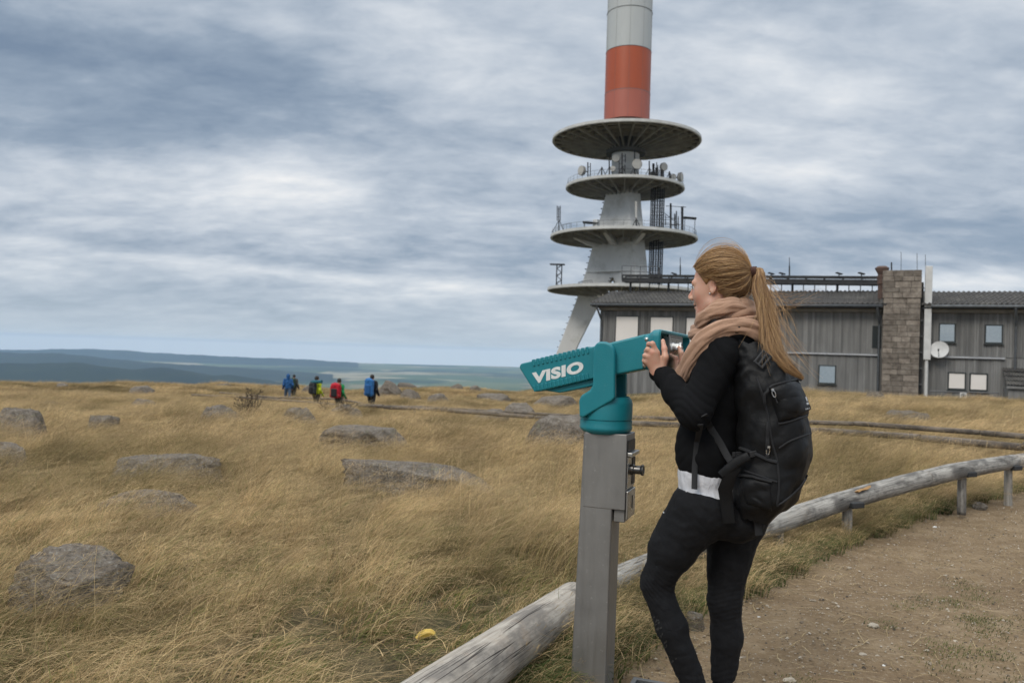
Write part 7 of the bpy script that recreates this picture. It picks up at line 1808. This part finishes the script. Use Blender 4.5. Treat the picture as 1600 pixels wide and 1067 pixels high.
# ================================================================== HIKERS on the path (seen from behind)
M_hk = {k: fabric('hiker_' + k, c, tuple(x * 1.25 for x in c), 60, .8, .1, .5, 5) for k, c in dict(blue=(.012, .070, .200), grey=(.050, .055, .055), lime=(.42, .50, .02), green=(.010, .19, .055), black=(.012, .013, .015), olive=(.055, .048, .032), darkgreen=(.020, .045, .030), charcoal=(.030, .034, .038), red=(.36, .008, .020), skyblue=(.020, .115, .300), teal=(.010, .080, .110), jean=(.05, .085, .14), mud=(.06, .052, .038)).items()}
M_hh = mat('dark_hair', (.020, .015, .012), (.035, .026, .02), rough=.7)
def hiker(px, head_py, label, jacket, legs, hood=None, yaw=0.0, stride=.16, arms=(.10, .12), pack_=None, h=1.74, cap_m=None):
    # distance at which the head's height and the ground fit a standing person
    best = min(np.arange(30, 50, .25), key=lambda y: abs(P(px, head_py, y).z - (tz(P(px, head_py, y).x, y) + h - .02)))
    p = P(px, head_py, float(best)); g = Vector((p.x, p.y, p.z - h)); g.z = min(g.z, tz(p.x, p.y) + .02)
    o = empty('person', g, yaw); tag(o, label, 'person', 'hikers on the path')
    X = (Vector((1, 0, 0)), Vector((0, 1, 0)), Vector((0, 0, 1))); k = h / 1.74
    v = lambda x, y, z: Vector((x * k, y * k, z * k))
    def shape(S_, n, m, res, par=o, ds=None):
        me = S_.mesh(n, res, ds, 1); return link(n, me, m, par)
    bd = SDF(); bd.ell(v(0, .02, 1.615), X, (.078, .098, .118), .02).ell(v(0, .07, 1.57), X, (.05, .05, .07), .02).cone(v(0, 0, 1.44), v(0, .01, 1.56), .06, .055, .02).cone(v(0, .108, 1.59), v(0, .125, 1.575), .012, .014, .01)
    for s in (-1, 1): bd.ell(v(.078 * s, .015, 1.61), X, (.010, .02, .032), .008)
    bd.ell(v(0, 0, 1.2), X, (.15, .09, .28), .04).ell(v(0, 0, .95), X, (.14, .10, .12), .04)
    A = []
    for s, sw in ((-1, arms[0]), (1, arms[1])):
        S0 = v(.19 * s, 0, 1.41); E0 = v(.255 * s, -.05 - sw * .2, 1.13); W0 = v(.25 * s, .06 + sw * .8, .90); A.append((S0, E0, W0))
        bd.cone(S0, E0, .045, .036, .03).cone(E0, W0, .036, .026, .02)
        pm = W0 + (W0 - E0).normalized() * .07; bd.cone(W0, pm, .030, .032, .012)
        for q in range(4): f0 = pm + v(.0, -.028 + .018 * q, 0); bd.cone(f0, f0 + (W0 - E0).normalized() * .045 + v(-.012 * s, .02, 0), .010, .009, .006)
        bd.cone(pm + v(0, .03, .02), pm + v(-.01 * s, .06, -.02), .012, .009, .008)
    Lg = []
    for s, st in ((-1, stride), (1, -stride)):
        hip, kne, ank = v(.09 * s, 0, .92), v(.10 * s, st * .75 + .04, .50), v(.10 * s, st, .09 + (.05 if st < 0 else 0)); Lg.append((hip, kne, ank))
        bd.cone(hip, kne, .075, .05, .03).cone(kne, ank, .05, .036, .03)
    shape(bd, 'body', M_skin, .013)
    tr = SDF(); tr.ell(v(0, 0, .96), X, (.175, .125, .11), .05)
    for hip, kne, ank in Lg: tr.cone(hip, kne, .105, .075, .03).cone(kne, ank, .075, .062, .02)
    shape(tr, 'trousers', legs, .016, o, waves(3, ((.16, .006, 4), (.07, .003, 3))))
    for hip, kne, ank in Lg:
        sh = SDF(); sh.ell(ank + v(0, .07, -.04), X, (.048, .13, .05), .02).cone(ank, ank + v(0, 0, -.02), .052, .05, .02); sh.half(ank + v(0, 0, -.075), (0, 0, -1)); shape(sh, 'shoe', M_black, .014)
    jk_ = SDF(); jk_.ell(v(0, 0, 1.22), X, (.195, .135, .26), .05).ell(v(0, 0, 1.0), X, (.195, .14, .15), .06).cone(v(-.17, 0, 1.42), v(.17, 0, 1.42), .07, .07, .04).cone(v(0, 0, 1.45), v(0, .005, 1.50), .075, .06, .03)
    for S0, E0, W0 in A: jk_.cone(S0, E0, .072, .062, .03).cone(E0, W0, .062, .048, .02)
    jk_.half(v(0, 0, .88), (0, 0, -1))
    shape(jk_, 'jacket', jacket, .014, o, waves(7, ((.20, .008, 4), (.09, .004, 4))))
    hs = SDF()
    if hood: hs.ell(v(0, 0, 1.62), X, (.110, .128, .148), .03).cone(v(0, -.02, 1.48), v(0, 0, 1.54), .10, .10, .03).ell(v(0, .16, 1.60), X, (.075, .11, .09), .02, '-'); shape(hs, 'hood', hood, .014)
    else: hs.ell(v(0, .008, 1.645), X, (.090, .110, .108), .02).ell(v(0, .12, 1.57), X, (.12, .10, .10), .02, '-').half(v(0, 0, 1.565), (0, .25, -1), .01); shape(hs, 'cap' if cap_m else 'hair', cap_m or M_hh, .012)
    if pack_:
        lab, pm_, pm2, w, hh, roll_ = pack_
        q = empty('backpack', g, yaw); tag(q, lab, 'backpack', 'backpacks of the hikers')
        pk = SDF(); pk.box(v(0, -.24, 1.20), X, (w / 2, .12, hh / 2), .09, .03).ell(v(0, -.26, 1.20 + hh / 2 - .04), X, (w * .45, .12, .10), .04); shape(pk, 'pack_body', pm_, .015, q, waves(11, ((.22, .010, 4), (.1, .005, 3))))
        pk = SDF(); pk.box(v(0, -.36, 1.14), X, (w * .32, .06, hh * .30), .05, .02); shape(pk, 'front_pocket', pm2, .014, q)
        for s in (-1, 1): mb = MB(); mb.tube([v(.10 * s, -.14, 1.42), v(.12 * s, -.05, 1.505), v(.12 * s, .08, 1.46), v(.13 * s, .15, 1.30), v(.17 * s, .08, 1.05), v(.15 * s, -.12, .98)], .022, 8, flat=.5); mb.build('shoulder_strap', pm2, q, world=False)
        if roll_: mb = MB(); mb.tube([v(-.05, -.27, 1.47), v(.12, -.27, 1.50), v(.50, -.27, 1.52)], .075, 14); mb.build('sleeping_mat', roll_, q, world=False)
    return o
H_ = M_hk
hiker(450.5, 584.5, 'hiker in a blue hooded jacket, leftmost and half hidden by another', H_['blue'], H_['jean'], hood=H_['blue'], yaw=.35)
hiker(459.5, 585, 'hiker in a grey jacket with a dark green pack, beside the blue hooded one', H_['grey'], H_['olive'], yaw=-.1, cap_m=H_['charcoal'], pack_=('dark green backpack on the hiker in the grey jacket', H_['darkgreen'], H_['charcoal'], .36, .56, None))
hiker(495, 587.5, 'hiker in a lime yellow jacket, second group from the left', H_['lime'], H_['olive'], yaw=-.45, cap_m=None, pack_=('charcoal backpack with a teal rolled mat on the yellow jacketed hiker', H_['charcoal'], H_['black'], .32, .50, H_['teal']))
hiker(530, 591, 'hiker in a green jacket carrying a red pack', H_['green'], H_['mud'], yaw=-.35, pack_=('red backpack with a black middle on the green jacketed hiker', H_['red'], H_['black'], .46, .58, None))
hiker(581.5, 585, 'hiker in black walking alone, rightmost, with a tall blue pack', H_['black'], H_['black'], yaw=-.25, h=1.80, pack_=('tall blue backpack on the hiker walking alone', H_['skyblue'], H_['blue'], .38, .68, None))
